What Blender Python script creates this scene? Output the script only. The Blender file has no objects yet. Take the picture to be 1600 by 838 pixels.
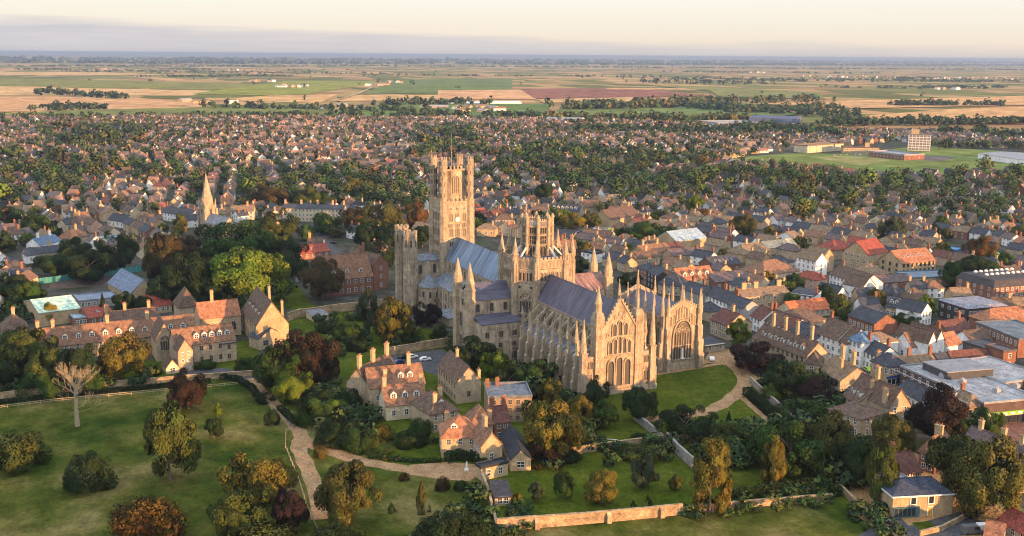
import bpy, math, random
import numpy as np
from mathutils import Vector, Matrix
R = math.radians
rnd = random.Random(11)
SC = bpy.context.scene
COL = SC.collection

# ------------------------------------------------------------------ camera, sky, sun, exposure
cam_d = bpy.data.cameras.new('camera')
cam = bpy.data.objects.new('camera', cam_d); COL.objects.link(cam)
cam_d.sensor_width = 36; cam_d.lens = 36*1691.62859/1600; cam_d.clip_end = 200000; cam_d.clip_start = 1
CAM = Vector((453.36763, -180.65103, 111.69040))
_yaw, _pit, _rol = 0.43591, 0.19430, 0.00765
_fw = Vector((-math.cos(_yaw)*math.cos(_pit), math.sin(_yaw)*math.cos(_pit), -math.sin(_pit)))
_rt = Vector((math.sin(_yaw), math.cos(_yaw), 0)); _up = _rt.cross(_fw)
_r2 = _rt*math.cos(_rol)+_up*math.sin(_rol); _u2 = -_rt*math.sin(_rol)+_up*math.cos(_rol)
cam.matrix_world = Matrix(((_r2.x,_u2.x,-_fw.x,CAM.x),(_r2.y,_u2.y,-_fw.y,CAM.y),(_r2.z,_u2.z,-_fw.z,CAM.z),(0,0,0,1)))
SC.camera = cam
SUN_AZ, SUN_EL = 22.0, 5.6          # degrees north of east, above the horizon
sd = Vector((math.cos(R(SUN_AZ))*math.cos(R(SUN_EL)), math.sin(R(SUN_AZ))*math.cos(R(SUN_EL)), math.sin(R(SUN_EL))))
ld = bpy.data.lights.new('sun', 'SUN'); ld.energy = 5.0; ld.angle = R(0.55); ld.color = (1.0, 0.50, 0.20)
lo = bpy.data.objects.new('sun', ld); COL.objects.link(lo)
lo.rotation_euler = sd.to_track_quat('Z', 'Y').to_euler(); lo.location = (300, 200, 300)
W = bpy.data.worlds.new('World'); SC.world = W; W.use_nodes = True
def world():
    nt = W.node_tree; N = nt.nodes; L = nt.links
    N.clear()
    out = N.new('ShaderNodeOutputWorld'); bg = N.new('ShaderNodeBackground')
    sky = N.new('ShaderNodeTexSky'); sky.sky_type = 'NISHITA'; sky.sun_disc = False
    sky.sun_elevation = R(SUN_EL); sky.sun_rotation = R(90-SUN_AZ); sky.air_density = 1.0; sky.dust_density = 2.0
    tc = N.new('ShaderNodeTexCoord'); sp = N.new('ShaderNodeSeparateXYZ'); L.new(tc.outputs['Generated'], sp.inputs[0])
    def mth(op, a, b=None, clamp=False):
        n = N.new('ShaderNodeMath'); n.operation = op; n.use_clamp = clamp
        for i, v in enumerate((a, b)):
            if v is None: continue
            if isinstance(v, (int, float)): n.inputs[i].default_value = v
            else: L.new(v, n.inputs[i])
        return n.outputs[0]
    def mix(f, a, b):
        n = N.new('ShaderNodeMix'); n.data_type = 'RGBA'
        for s, v in ((0, f), (6, a), (7, b)):
            if isinstance(v, (int, float)): n.inputs[s].default_value = v
            elif isinstance(v, tuple): n.inputs[s].default_value = (*v, 1)
            else: L.new(v, n.inputs[s])
        return n.outputs[2]
    z = sp.outputs['Z']
    # thin high veil: cream overhead, peach low down
    rp = N.new('ShaderNodeValToRGB'); L.new(mth('POWER', mth('MAXIMUM', z, 0.0), .5), rp.inputs[0])
    e = rp.color_ramp.elements
    e[0].position = 0.0; e[0].color = (.64,.56,.51,1); e[1].position = 1.0; e[1].color = (1.40,1.52,1.70,1)
    for p, c in ((.12, (.85,.74,.62,1)), (.21, (.86,.82,.74,1)), (.4, (.98,1.0,1.03,1))):
        k = e.new(p); k.color = c
    def times(c, k):
        n = N.new('ShaderNodeVectorMath'); n.operation = 'SCALE'; L.new(c, n.inputs[0]); n.inputs['Scale'].default_value = k; return n.outputs[0]
    base = mix(.88, sky.outputs[0], times(rp.outputs[0], 5.3))
    # low stratus bank, thicker towards one quarter of the horizon
    mp = N.new('ShaderNodeMapping'); mp.inputs['Scale'].default_value = (5, 5, 90); L.new(tc.outputs['Generated'], mp.inputs[0])
    nz = N.new('ShaderNodeTexNoise'); nz.inputs['Scale'].default_value = 1.0; nz.inputs['Detail'].default_value = 5; L.new(mp.outputs[0], nz.inputs['Vector'])
    az = mth('ADD', mth('MULTIPLY', sp.outputs['X'], -.62), mth('MULTIPLY', sp.outputs['Y'], -.78))
    top = mth('ADD', mth('MULTIPLY', mth('SUBTRACT', nz.outputs[0], .5), .032), mth('ADD', .0145, mth('MULTIPLY', az, .024)))
    f = mth('MULTIPLY', mth('SUBTRACT', top, z), 95.0, True); f = mth('MULTIPLY', f, mth('ADD', .62, mth('MULTIPLY', az, .6), True))
    nz2 = N.new('ShaderNodeTexNoise'); nz2.inputs['Scale'].default_value = 1.6; nz2.inputs['Detail'].default_value = 4; L.new(mp.outputs[0], nz2.inputs['Vector'])
    mp3 = N.new('ShaderNodeMapping'); mp3.inputs['Scale'].default_value = (9, 9, 260); L.new(tc.outputs['Generated'], mp3.inputs[0])
    nz3 = N.new('ShaderNodeTexNoise'); nz3.inputs['Scale'].default_value = 1.3; nz3.inputs['Detail'].default_value = 6; nz3.inputs['Roughness'].default_value = .65; L.new(mp3.outputs[0], nz3.inputs['Vector'])
    cl = mix(nz2.outputs[0], (.43,.43,.48), (.58,.56,.60))
    base = mix(mth('MULTIPLY', f, mth('ADD', .55, mth('MULTIPLY', nz3.outputs[0], .62))), base, times(cl, 5.3))
    L.new(base, bg.inputs[0]); bg.inputs[1].default_value = .1; L.new(bg.outputs[0], out.inputs[0])
world()
SC.view_settings.view_transform = 'Standard'; SC.view_settings.look = 'None'; SC.view_settings.gamma = 1
SC.view_settings.exposure = 1.2
SC.cycles.use_denoising = True; SC.cycles.filter_width = 1.1
SC.cycles.max_bounces = 5; SC.cycles.diffuse_bounces = 2; SC.cycles.glossy_bounces = 2; SC.cycles.volume_bounces = 0
SC.cycles.transparent_max_bounces = 4; SC.cycles.transmission_bounces = 2

# ------------------------------------------------------------------ materials
def nodes(name):
    m = bpy.data.materials.new(name); m.use_nodes = True
    nt = m.node_tree; b = nt.nodes['Principled BSDF']
    b.inputs['Specular IOR Level'].default_value = .25
    return m, nt, b
def surf(name, col=None, dark=.72, light=1.18, scale=.35, fine=3.0, rough=.9, bump=.25, stretch=(1,1,1), src='col', spec=.25, mott=1.0):
    """weathered surface: base colour (fixed, object colour or face attribute) times two noises"""
    m, nt, b = nodes(name); N = nt.nodes; L = nt.links
    tc = N.new('ShaderNodeTexCoord'); mp = N.new('ShaderNodeMapping'); mp.inputs['Scale'].default_value = stretch
    L.new(tc.outputs['Object'], mp.inputs[0])
    oi = N.new('ShaderNodeObjectInfo')
    ad = N.new('ShaderNodeVectorMath'); ad.operation = 'ADD'; L.new(mp.outputs[0], ad.inputs[0])
    mu = N.new('ShaderNodeMath'); mu.operation = 'MULTIPLY'; mu.inputs[1].default_value = 83.0; L.new(oi.outputs['Random'], mu.inputs[0])
    L.new(mu.outputs[0], ad.inputs[1])
    a = N.new('ShaderNodeTexNoise'); a.inputs['Scale'].default_value = scale; a.inputs['Detail'].default_value = 6; a.inputs['Roughness'].default_value = .65
    c = N.new('ShaderNodeTexNoise'); c.inputs['Scale'].default_value = fine; c.inputs['Detail'].default_value = 3
    for n in (a, c): L.new(ad.outputs[0], n.inputs['Vector'])
    mr = N.new('ShaderNodeMapRange'); mr.inputs[1].default_value = .32; mr.inputs[2].default_value = .68; mr.inputs[3].default_value = dark; mr.inputs[4].default_value = light
    L.new(a.outputs[0], mr.inputs[0])
    mr2 = N.new('ShaderNodeMapRange'); mr2.inputs[1].default_value = .3; mr2.inputs[2].default_value = .7; mr2.inputs[3].default_value = 1-.18*mott; mr2.inputs[4].default_value = 1+.16*mott
    L.new(c.outputs[0], mr2.inputs[0])
    q = N.new('ShaderNodeMath'); q.operation = 'MULTIPLY'; L.new(mr.outputs[0], q.inputs[0]); L.new(mr2.outputs[0], q.inputs[1])
    vm = N.new('ShaderNodeVectorMath'); vm.operation = 'SCALE'; L.new(q.outputs[0], vm.inputs['Scale'])
    if src == 'col': vm.inputs[0].default_value = col
    elif src == 'obj': L.new(oi.outputs['Color'], vm.inputs[0])
    else:
        at = N.new('ShaderNodeAttribute'); at.attribute_name = 'Col'; L.new(at.outputs['Color'], vm.inputs[0])
    L.new(vm.outputs[0], b.inputs['Base Color'])
    b.inputs['Roughness'].default_value = rough; b.inputs['Specular IOR Level'].default_value = spec
    if bump:
        bp = N.new('ShaderNodeBump'); bp.inputs['Strength'].default_value = bump; bp.inputs['Distance'].default_value = .25
        L.new(c.outputs[0], bp.inputs['Height']); L.new(bp.outputs[0], b.inputs['Normal'])
    return m
M = {}
M['stone'] = surf('limestone', (.425,.345,.25), .46, 1.18, .24, 1.3, .92, .5, (1,1,.4), mott=1.7)
M['stone2'] = surf('pale_limestone', (.385,.310,.222), .5, 1.14, .4, 1.9, .9, .4, (1,1,.45), mott=1.6)
M['spire'] = surf('pinnacle_stone', (.41,.325,.225), .6, 1.14, .5, 3., .9, .3, mott=1.5)
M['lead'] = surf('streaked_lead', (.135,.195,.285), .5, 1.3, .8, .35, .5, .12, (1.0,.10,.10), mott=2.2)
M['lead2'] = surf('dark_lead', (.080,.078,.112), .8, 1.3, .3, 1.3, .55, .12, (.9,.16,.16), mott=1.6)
M['lead3'] = surf('sun_reddened_lead', (.22,.13,.115), .75, 1.25, .3, .9, .6, .1, (.2,.8,.8), mott=1.6)  # north transept lead, with the low sun's red put into its colour
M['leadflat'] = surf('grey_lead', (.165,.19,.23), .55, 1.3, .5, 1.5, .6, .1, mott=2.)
M['timber'] = surf('lantern_lead', (.065,.072,.095), .7, 1.3, .6, 2., .5, .1)
M['wall'] = surf('wall', None, .7, 1.16, .35, 2.5, .9, .25, (1,1,.6), 'obj', mott=1.4)
M['roof'] = surf('roof', None, .55, 1.38, .7, 2.6, .85, .6, (1,1,1), 'obj', mott=2.2)
M['flat'] = surf('flat_roof', None, .6, 1.3, .25, 1.2, .7, .1, (1,1,1), 'obj', mott=2.)
M['far'] = surf('town_fabric', None, .85, 1.12, .2, 2., .9, .0, (1,1,1), 'attr')
M['chim'] = surf('chimney', None, .75, 1.15, .8, 3., .9, .3, (1,1,1), 'obj')
M['pot'] = surf('chimney_pot', (.36,.16,.08), .8, 1.2, 1., 3.)
M['white'] = surf('white_paint', (.72,.71,.68), .9, 1.05, .6, 3., .5, 0)
M['darkpaint'] = surf('dark_paint', (.03,.035,.05), .9, 1.1, .6, 3., .5, 0)
def glass(name, col, rough):
    m, nt, b = nodes(name); b.inputs['Base Color'].default_value = (*col, 1); b.inputs['Roughness'].default_value = rough
    b.inputs['Specular IOR Level'].default_value = .5
    return m
M['glass'] = glass('window_glass', (.025,.03,.04), .12)
M['lglass'] = glass('leaded_glass', (.05,.045,.045), .35)
M['metal'] = glass('metal', (.3,.3,.32), .4)
def crown_normal(nt, b, extra=()):
    # leaves shade by the way their spray faces, not by each tiny blade
    N = nt.nodes; a = N.new('ShaderNodeAttribute'); a.attribute_name = 'spray'; t = N.new('ShaderNodeVectorTransform'); t.vector_type = 'NORMAL'; t.convert_from = 'OBJECT'; t.convert_to = 'WORLD'
    nt.links.new(a.outputs['Vector'], t.inputs[0])
    for n in (b,)+tuple(extra): nt.links.new(t.outputs[0], n.inputs['Normal'])
def leaf():
    m, nt, b = nodes('foliage'); N = nt.nodes; L = nt.links
    oi = N.new('ShaderNodeObjectInfo'); at = N.new('ShaderNodeAttribute'); at.attribute_name = 'v'
    hs = N.new('ShaderNodeHueSaturation'); L.new(oi.outputs['Color'], hs.inputs['Color'])
    L.new(at.outputs['Fac'], hs.inputs['Value'])
    h = N.new('ShaderNodeAttribute'); h.attribute_name = 'h'; L.new(h.outputs['Fac'], hs.inputs['Hue'])
    L.new(hs.outputs[0], b.inputs['Base Color']); b.inputs['Roughness'].default_value = .75; b.inputs['Specular IOR Level'].default_value = .12
    tr = N.new('ShaderNodeBsdfTranslucent'); L.new(hs.outputs[0], tr.inputs[0])
    mx = N.new('ShaderNodeMixShader'); mx.inputs[0].default_value = .15; crown_normal(nt, b)
    L.new(b.outputs[0], mx.inputs[1]); L.new(tr.outputs[0], mx.inputs[2]); L.new(mx.outputs[0], N['Material Output'].inputs[0])
    return m
M['leaf'] = leaf()
M['fleaf'] = surf('far_foliage', None, .8, 1.2, .15, .8, .85, 0, (1,1,1), 'attr'); crown_normal(M['fleaf'].node_tree, M['fleaf'].node_tree.nodes['Principled BSDF'])
M['bark'] = surf('bark', (.16,.12,.085), .7, 1.2, 1.5, 5., .95, .4)
M['deadwood'] = surf('dead_wood', (.36,.29,.20), .8, 1.15, 1.5, 5., .9, .3)

# ------------------------------------------------------------------ mesh builder
class MB:
    def __init__(s): s.v = []; s.f = []; s.m = []
    def add(s, vs, fs, mi=0):
        o = len(s.v); s.v += [tuple(p) for p in vs]
        for f in fs: s.f.append(tuple(i+o for i in f)); s.m.append(mi)
    def box(s, x0, y0, z0, x1, y1, z1, mi=0):
        s.add([(x0,y0,z0),(x1,y0,z0),(x1,y1,z0),(x0,y1,z0),(x0,y0,z1),(x1,y0,z1),(x1,y1,z1),(x0,y1,z1)],
              [(0,3,2,1),(4,5,6,7),(0,1,5,4),(1,2,6,5),(2,3,7,6),(3,0,4,7)], mi)
    def frus(s, p0, z0, p1, z1, mi=0, cap=True):
        n = len(p0)
        fs = [(i,(i+1)%n,n+(i+1)%n,n+i) for i in range(n)]
        if cap: fs += [tuple(range(n-1,-1,-1)), tuple(range(n,2*n))]
        s.add([(x,y,z0) for x,y in p0]+[(x,y,z1) for x,y in p1], fs, mi)
    def prism(s, p, z0, z1, mi=0): s.frus(p, z0, p, z1, mi)
    def cone(s, cx, cy, z0, z1, r0, r1, n=8, mi=0, rot=.3927):
        a = [(math.cos(rot+i*2*math.pi/n), math.sin(rot+i*2*math.pi/n)) for i in range(n)]
        s.frus([(cx+r0*c,cy+r0*d) for c,d in a], z0, [(cx+r1*c,cy+r1*d) for c,d in a], z1, mi)
    def slab(s, q, t, mi=0):
        q = [Vector(p) for p in q]; n = (q[1]-q[0]).cross(q[2]-q[0]).normalized()*t
        k = len(q)
        s.add(list(q)+[p-n for p in q], [tuple(range(k)), tuple(range(2*k-1,k-1,-1))]+[(i,k+i,k+(i+1)%k,(i+1)%k) for i in range(k)], mi)
    def xz(s, p, y0, y1, mi=0):
        k = len(p)   # polygon in x-z, extruded y0..y1 (y0 = front)
        s.add([(x,y0,z) for x,z in p]+[(x,y1,z) for x,z in p],
              [tuple(range(k)), tuple(range(2*k-1,k-1,-1))]+[(i,k+i,k+(i+1)%k,(i+1)%k) for i in range(k)], mi)
    def bar(s, a, b, w, h=None, mi=0):
        a = Vector(a); b = Vector(b); h = h or w
        d = (b-a).normalized(); u = d.cross(Vector((0,0,1)))
        u = Vector((1,0,0)) if u.length < 1e-4 else u.normalized()
        v = u.cross(d)
        c = [(-w/2,-h/2),(w/2,-h/2),(w/2,h/2),(-w/2,h/2)]
        s.add([a+u*x+v*y for x,y in c]+[b+u*x+v*y for x,y in c], [(3,2,1,0),(4,5,6,7),(0,1,5,4),(1,2,6,5),(2,3,7,6),(3,0,4,7)], mi)
    def tube(s, pts, rad, n=6, mi=0):
        rings = []
        for i, p in enumerate(pts):
            p = Vector(p); d = (Vector(pts[min(i+1,len(pts)-1)])-Vector(pts[max(i-1,0)])).normalized()
            u = d.cross(Vector((0,0,1)));  u = Vector((1,0,0)) if u.length < .05 else u.normalized()
            v = u.cross(d); rings.append([p+(u*math.cos(2*math.pi*k/n)+v*math.sin(2*math.pi*k/n))*rad[i] for k in range(n)])
        fs = []
        for i in range(len(pts)-1):
            for k in range(n): fs.append((i*n+k, i*n+(k+1)%n, (i+1)*n+(k+1)%n, (i+1)*n+k))
        s.add([q for r in rings for q in r], fs, mi)
    def mesh(s, name, mats, smooth=False):
        me = bpy.data.meshes.new(name); me.from_pydata(s.v, [], s.f)
        for m in mats: me.materials.append(M[m] if isinstance(m, str) else m)
        if len(mats) > 1: me.polygons.foreach_set('material_index', s.m)
        if smooth: me.polygons.foreach_set('use_smooth', [True]*len(me.polygons))
        me.update(); return me
def ob(name, me, parent=None, loc=(0,0,0), rz=0.0, col=None, sc=None):
    o = bpy.data.objects.new(name, me); COL.objects.link(o)
    if parent is not None: o.parent = parent
    o.location = loc; o.rotation_euler = (0,0,rz)
    if col is not None: o.color = (*col, 1)
    if sc is not None: o.scale = sc if isinstance(sc, tuple) else (sc,)*3
    return o
def tag(o, label=None, cat=None, group=None, kind=None):
    if label: o['label'] = label
    if cat: o['category'] = cat
    if group: o['group'] = group
    if kind: o['kind'] = kind
    return o
def thing(name, label, cat, loc, rz=0., group=None):
    return tag(ob(name, None, None, loc, rz), label, cat, group)
CACHE = {}
def cached(key, fn):
    if key not in CACHE: CACHE[key] = fn()
    return CACHE[key]
# ------------------------------------------------------------------ windows (local frame: x along the wall, -y outwards, z up, origin at sill centre)
def arch(w, h, kind, n=6):
    hw = w/2
    if kind == 'rect': return [(-hw,0),(hw,0),(hw,h),(-hw,h)]
    p = [(-hw,0),(hw,0)]
    if kind == 'round':
        zc = h-hw
        p += [(hw*math.cos(math.pi*i/n), zc+hw*math.sin(math.pi*i/n)) for i in range(n+1)]
    else:
        rise = min(h*.5, w*.9); zc = h-rise
        p += [(hw*math.cos(math.pi/2*i/n)**.8, zc+rise*math.sin(math.pi/2*i/n)) for i in range(n)] + [(0,h)]
        p += [(-hw*math.cos(math.pi/2*i/n)**.8, zc+rise*math.sin(math.pi/2*i/n)) for i in range(n-1,-1,-1)]
    return p
def win_mesh(w, h, kind, lights=1, trac=False, fw=.22, proud=.28, mats=('stone2','lglass'), trans=0):
    def fn():
        b = MB(); p = arch(w, h, kind)
        cz = h*.45
        o = [((x*(1+2*fw/w)), cz+(z-cz)*(1+2*fw/h)) for x,z in p]
        k = len(p)
        for y in (-proud,):
            vs = [(x,y,z) for x,z in p]+[(x,y,z) for x,z in o]+[(x,.05,z) for x,z in p]+[(x,.05,z) for x,z in o]
            fs = []
            for i in range(k):
                j = (i+1)%k
                fs += [(i,j,k+j,k+i)[::-1], (k+i,k+j,3*k+j,3*k+i)[::-1], (i,2*k+i,2*k+j,j)[::-1]]
            b.add(vs, fs, 0)
        b.add([(x,-.04,z) for x,z in p], [tuple(range(k))], 1)
        t = max(.09, min(.2, w*.05))
        sp = h if kind == 'rect' else h-min(h*.45, w*.55)
        for i in range(1, lights):
            x = -w/2+w*i/lights
            hh = h if kind == 'rect' else sp+(h-sp)*max(0,1-(2*abs(x)/w)**1.6)*.9
            b.box(x-t/2,-proud*.7,0,x+t/2,-.03,hh if not trac else min(hh, sp+.1),0)
        for i in range(1, trans+1):
            z = sp*i/(trans+1); b.box(-w/2,-proud*.66,z-t/2,w/2,-.03,z+t/2,0)
        if trac:
            R0 = (h-sp)
            for cx, cz2, r in ((0, sp+R0*.5, min(w*.24,R0*.34)), (-w*.25, sp+R0*.1, w*.13), (w*.25, sp+R0*.1, w*.13)):
                n = 10
                for i in range(n):
                    a0, a1 = 2*math.pi*i/n, 2*math.pi*(i+1)/n
                    b.bar((cx+r*math.cos(a0),-.12,cz2+r*math.sin(a0)), (cx+r*math.cos(a1),-.12,cz2+r*math.sin(a1)), t, t)
                for i in range(3):
                    a0 = math.pi*i/3+.5
                    b.bar((cx+r*math.cos(a0),-.1,cz2+r*math.sin(a0)), (cx-r*math.cos(a0),-.1,cz2-r*math.sin(a0)), t*.8, t*.8)
            for i in range(lights):
                x = -w/2+w*(i+.5)/lights; q = w/lights/2
                b.bar((x-q,-.12,sp-q*.3), (x,-.12,sp+q*.9), t, t); b.bar((x,-.12,sp+q*.9), (x+q,-.12,sp-q*.3), t, t)
        return b.mesh('window', mats)
    return cached(('win', w, h, kind, lights, trac, mats, trans, proud, fw), fn)
class Face:
    """a wall plane: origin (x,y) at u=0, outward normal angle in degrees (0 = +x / east, -90 = south)"""
    def __init__(s, parent, x, y, ang): s.p = parent; s.o = Vector((x,y)); s.a = R(ang); s.u = Vector((-math.sin(s.a), math.cos(s.a))); s.n = Vector((math.cos(s.a), math.sin(s.a)))
    def put(s, name, me, u, z, out=0., sc=None, col=None):
        q = s.o+s.u*u+s.n*out
        return ob(name, me, s.p, (q.x,q.y,z), s.a+math.pi/2, col, sc)
    def win(s, u, z, w, h, kind='round', name='window', **k): return s.put(name, win_mesh(w, h, kind, **k), u, z)
def spire_mesh(r, hs, hp, n=8, crock=True):
    """octagonal shaft then spire, origin at its foot"""
    def fn():
        b = MB()
        if hs: b.cone(0,0,0,hs,r,r*.96,n); b.cone(0,0,hs*.93,hs,r*1.18,r*1.18,n)
        b.cone(0,0,hs,hs+hp,r*1.02,.06,n)
        if crock:
            for i in range(4):
                a = i*math.pi/2
                for t in (.2,.42,.64): 
                    q = r*(1-t)*.98; b.box(q*math.cos(a)-.12, q*math.sin(a)-.12, hs+hp*t-.14, q*math.cos(a)+.12, q*math.sin(a)+.12, hs+hp*t+.14)
            b.cone(0,0,hs+hp-.5,hs+hp+.1,.22,.22,6); b.cone(0,0,hs+hp+.1,hs+hp+.6,.1,.02,4)
        return b.mesh('pinnacle', ['spire'])
    return cached(('spire',r,hs,hp,n,crock), fn)
def butt_mesh(w, d, h, sets=2):
    """stepped buttress, back on y=0, going out to -y"""
    def fn():
        b = MB(); z = 0
        for i in range(sets+1):
            z1 = h*(i+1)/(sets+1); dd = d*(1-.22*i)
            b.box(-w/2,-dd,z,w/2,0,z1-.5)
            nd = d*(1-.22*(i+1)) if i < sets else .15
            b.add([(-w/2,-dd,z1-.5),(w/2,-dd,z1-.5),(w/2,0,z1-.5),(-w/2,0,z1-.5),(-w/2,-nd,z1),(w/2,-nd,z1),(w/2,0,z1),(-w/2,0,z1)],
                  [(0,1,5,4),(1,2,6,5),(3,0,4,7),(4,5,6,7),(2,3,7,6)])
            z = z1
        return b.mesh('buttress', ['stone'])
    return cached(('butt',w,d,h,sets), fn)
def merlons(b, x0, y0, x1, y1, z, w=1.0, gap=.8, h=1.1, t=.45, mi=0):
    a = Vector((x0,y0)); c = Vector((x1,y1)); L = (c-a).length; d = (c-a)/L; n = Vector((-d.y,d.x))*t/2
    k = max(1, int(L/(w+gap))); st = L/k
    for i in range(k):
        p = a+d*(st*i+gap*st/(w+gap)/2); q = p+d*(st*w/(w+gap))
        b.prism([(p.x-n.x,p.y-n.y),(q.x-n.x,q.y-n.y),(q.x+n.x,q.y+n.y),(p.x+n.x,p.y+n.y)], z, z+h, mi)
def arcade_mesh(L, h, n, t=.22, mats=('stone2',)):
    """row of shafts under a string course, on a wall"""
    def fn():
        b = MB()
        for i in range(n+1): b.box(-L/2+L*i/n-.14,-t,0,-L/2+L*i/n+.14,.02,h-.3)
        b.box(-L/2-.1,-t*1.3,h-.3,L/2+.1,.02,h); b.box(-L/2-.1,-t*1.3,-.25,L/2+.1,.02,0)
        w = L/n
        for i in range(n):
            x = -L/2+w*(i+.5)
            b.bar((x-w/2,-t/2,h-.3-w*.55),(x,-t/2,h-.32),.2,.2); b.bar((x,-t/2,h-.32),(x+w/2,-t/2,h-.3-w*.55),.2,.2)
        return b.mesh('arcade', mats)
    return cached(('arc',L,h,n,t,mats), fn)
def roof2(b, x0, x1, y0, y1, ze, zr, axis='x', t=.3, over=.35):
    if axis == 'x':
        ym = (y0+y1)/2; k = (zr-ze)/(ym-y0)
        b.slab([(x0,y0-over,ze-over*k),(x1,y0-over,ze-over*k),(x1,ym,zr),(x0,ym,zr)], t)
        b.slab([(x1,y1+over,ze-over*k),(x0,y1+over,ze-over*k),(x0,ym,zr),(x1,ym,zr)], t)
    else:
        xm = (x0+x1)/2; k = (zr-ze)/(xm-x0)
        b.slab([(x0-over,y1,ze-over*k),(x0-over,y0,ze-over*k),(xm,y0,zr),(xm,y1,zr)], t)
        b.slab([(x1+over,y0,ze-over*k),(x1+over,y1,ze-over*k),(xm,y1,zr),(xm,y0,zr)], t)

# ------------------------------------------------------------------ the cathedral
def cathedral():
    T = thing('cathedral', 'vast pale limestone cathedral with tall west tower, octagon lantern and lead roofs', 'cathedral', (0,0,0))
    # ---- west tower
    b = MB(); b.box(-7.3,-7.3,0,7.3,7.3,47.4)
    for z in (21.5,30.8,37.9,42.6,46.4): b.box(-7.6,-7.6,z,7.6,7.6,z+.4)
    b.prism([(5.4*x,5.4*y) for x,y in ((1,.42),(.42,1),(-.42,1),(-1,.42),(-1,-.42),(-.42,-1),(.42,-1),(1,-.42))], 47.4, 61.6)
    wt = ob('west_tower', b.mesh('west_tower', ['stone']), T)
    pb = MB()
    for s in (-1,1):
        merlons(pb, -5,s*7.3,5,s*7.3,47.4,.9,.9,1.0); merlons(pb, s*7.3,-5,s*7.3,5,47.4,.9,.9,1.0)
        merlons(pb, -3.4,s*5.5,3.4,s*5.5,61.6,.9,.8,1.3); merlons(pb, s*5.5,-3.4,s*5.5,3.4,61.6,.9,.8,1.3)
    pb.box(-4.9,-5.6,60.9,4.9,5.6,61.6); pb.box(-5.6,-4.9,60.85,5.6,4.9,61.55)
    tag(ob('parapet', pb.mesh('parapet', ['stone2']), wt), kind='stuff')
    def turret():
        b = MB(); b.cone(0,0,0,47.6,2.25,2.1); b.cone(0,0,47.6,62.4,1.75,1.62); b.cone(0,0,62.4,66.0,1.75,1.75)
        for z in (21.5,30.8,37.9,42.6,47.4,52.6,57.6,62.3): b.cone(0,0,z,z+.4,2.4 if z < 48 else 1.95,2.4 if z < 48 else 1.95)
        for i in range(8):
            a = .3927+math.pi/4*i+math.pi/8; b.cone(1.5*math.cos(a),1.5*math.sin(a),66,67.1,.42,.42,4)
            for z in (49.3,54.3,59.,63.5):
                b.box(1.62*math.cos(a)-.2,1.62*math.sin(a)-.2,z,1.62*math.cos(a)+.2,1.62*math.sin(a)+.2,z+1.8,1)
        return b.mesh('turret', ['stone2','lglass'])
    me = turret()
    for sx in (-1,1):
        for sy in (-1,1): ob('turret', me, wt, (sx*6.3,sy*6.3,0))
    fl = MB(); fl.cone(0,0,61,76,.12,.05,6); fl.cone(0,0,76,76.4,.14,.14,6)
    ob('flagpole', fl.mesh('flagpole', ['metal']), wt)
    for ang, (x,y), (xu,yu) in ((0,(7.3,0),(5.4,0)), (-90,(0,-7.3),(0,-5.4)), (90,(0,7.3),(0,5.4))):
        f = Face(wt, x, y, ang); g = Face(wt, xu, yu, ang)
        g.win(0,50.8,2.9,7.6,'round','belfry_window',lights=3,trans=2,proud=.5)
        g.put('panel', cached('wtpanel', lambda: (lambda q: (q.box(-1.9,-.2,0,1.9,.02,.4), q.box(-1.9,-.2,0,-1.6,.02,2.6), q.box(1.6,-.2,0,1.9,.02,2.6), q.mesh('panel',['stone2']))[3])(MB())), 0, 47.7)
        for u in (-3.1,0,3.1):
            f.win(u,38.3,1.5,3.6,'round',lights=2); f.win(u,31.5,1.6,3.6,'round',lights=2)
            f.win(u,43.6,.75,.75,'round',fw=.15)
        for u in (-3.9,-2.9,-.5,.5,2.9,3.9): f.win(u,35.6,.6,1.7,'round',fw=.14)
        for u in (-3.6,-2.4,-1.2,0,1.2,2.4,3.6): f.win(u,27.2,.62,2.0,'round',fw=.14)
        f.put('arcade', arcade_mesh(9.,2.4,12), 0, 22.3)
        for s in (-1,1):
            for z in (32.,38.6): f.win(s*6.3,z,.55,2.6,'round',fw=.14,proud=2.3) if False else None
    ck = MB(); ck.frus([(1.35*math.cos(a*.3927),1.35*math.sin(a*.3927)) for a in range(16)],0,[(1.35*math.cos(a*.3927),1.35*math.sin(a*.3927)) for a in range(16)],.3)
    ck.frus([(1.1*math.cos(a*.3927),1.1*math.sin(a*.3927)) for a in range(16)],.3,[(1.1*math.cos(a*.3927),1.1*math.sin(a*.3927)) for a in range(16)],.36,1)
    ck.box(-.06,-.1,.36,.06,.95,.42,2); ck.box(-.1,-.06,.42,.7,.06,.46,2)
    for a in range(12):
        ck.box(.92*math.cos(a*.5236)-.06,.92*math.sin(a*.5236)-.06,.36,.92*math.cos(a*.5236)+.06,.92*math.sin(a*.5236)+.06,.4,2)
    c = ob('clock_face', ck.mesh('clock_face', ['stone2','white','darkpaint']), wt, (7.35,0,39.2)); c.rotation_euler = (math.pi/2,0,math.pi/2)
    # ---- south-west transept with its two round turrets, and apse chapel
    b = MB(); b.box(-6,-21,0,6,-7.2,21.2)
    for z in (7,14,20.6): b.box(-6.2,-21.2,z,6.2,-7.1,z+.35)
    sw = ob('west_transept', b.mesh('west_transept', ['stone']), T)
    b = MB(); roof2(b,-6,6,-20.5,-7.3,21.4,23.2,'y'); ob('roof', b.mesh('roof',['leadflat']), sw)
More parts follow.
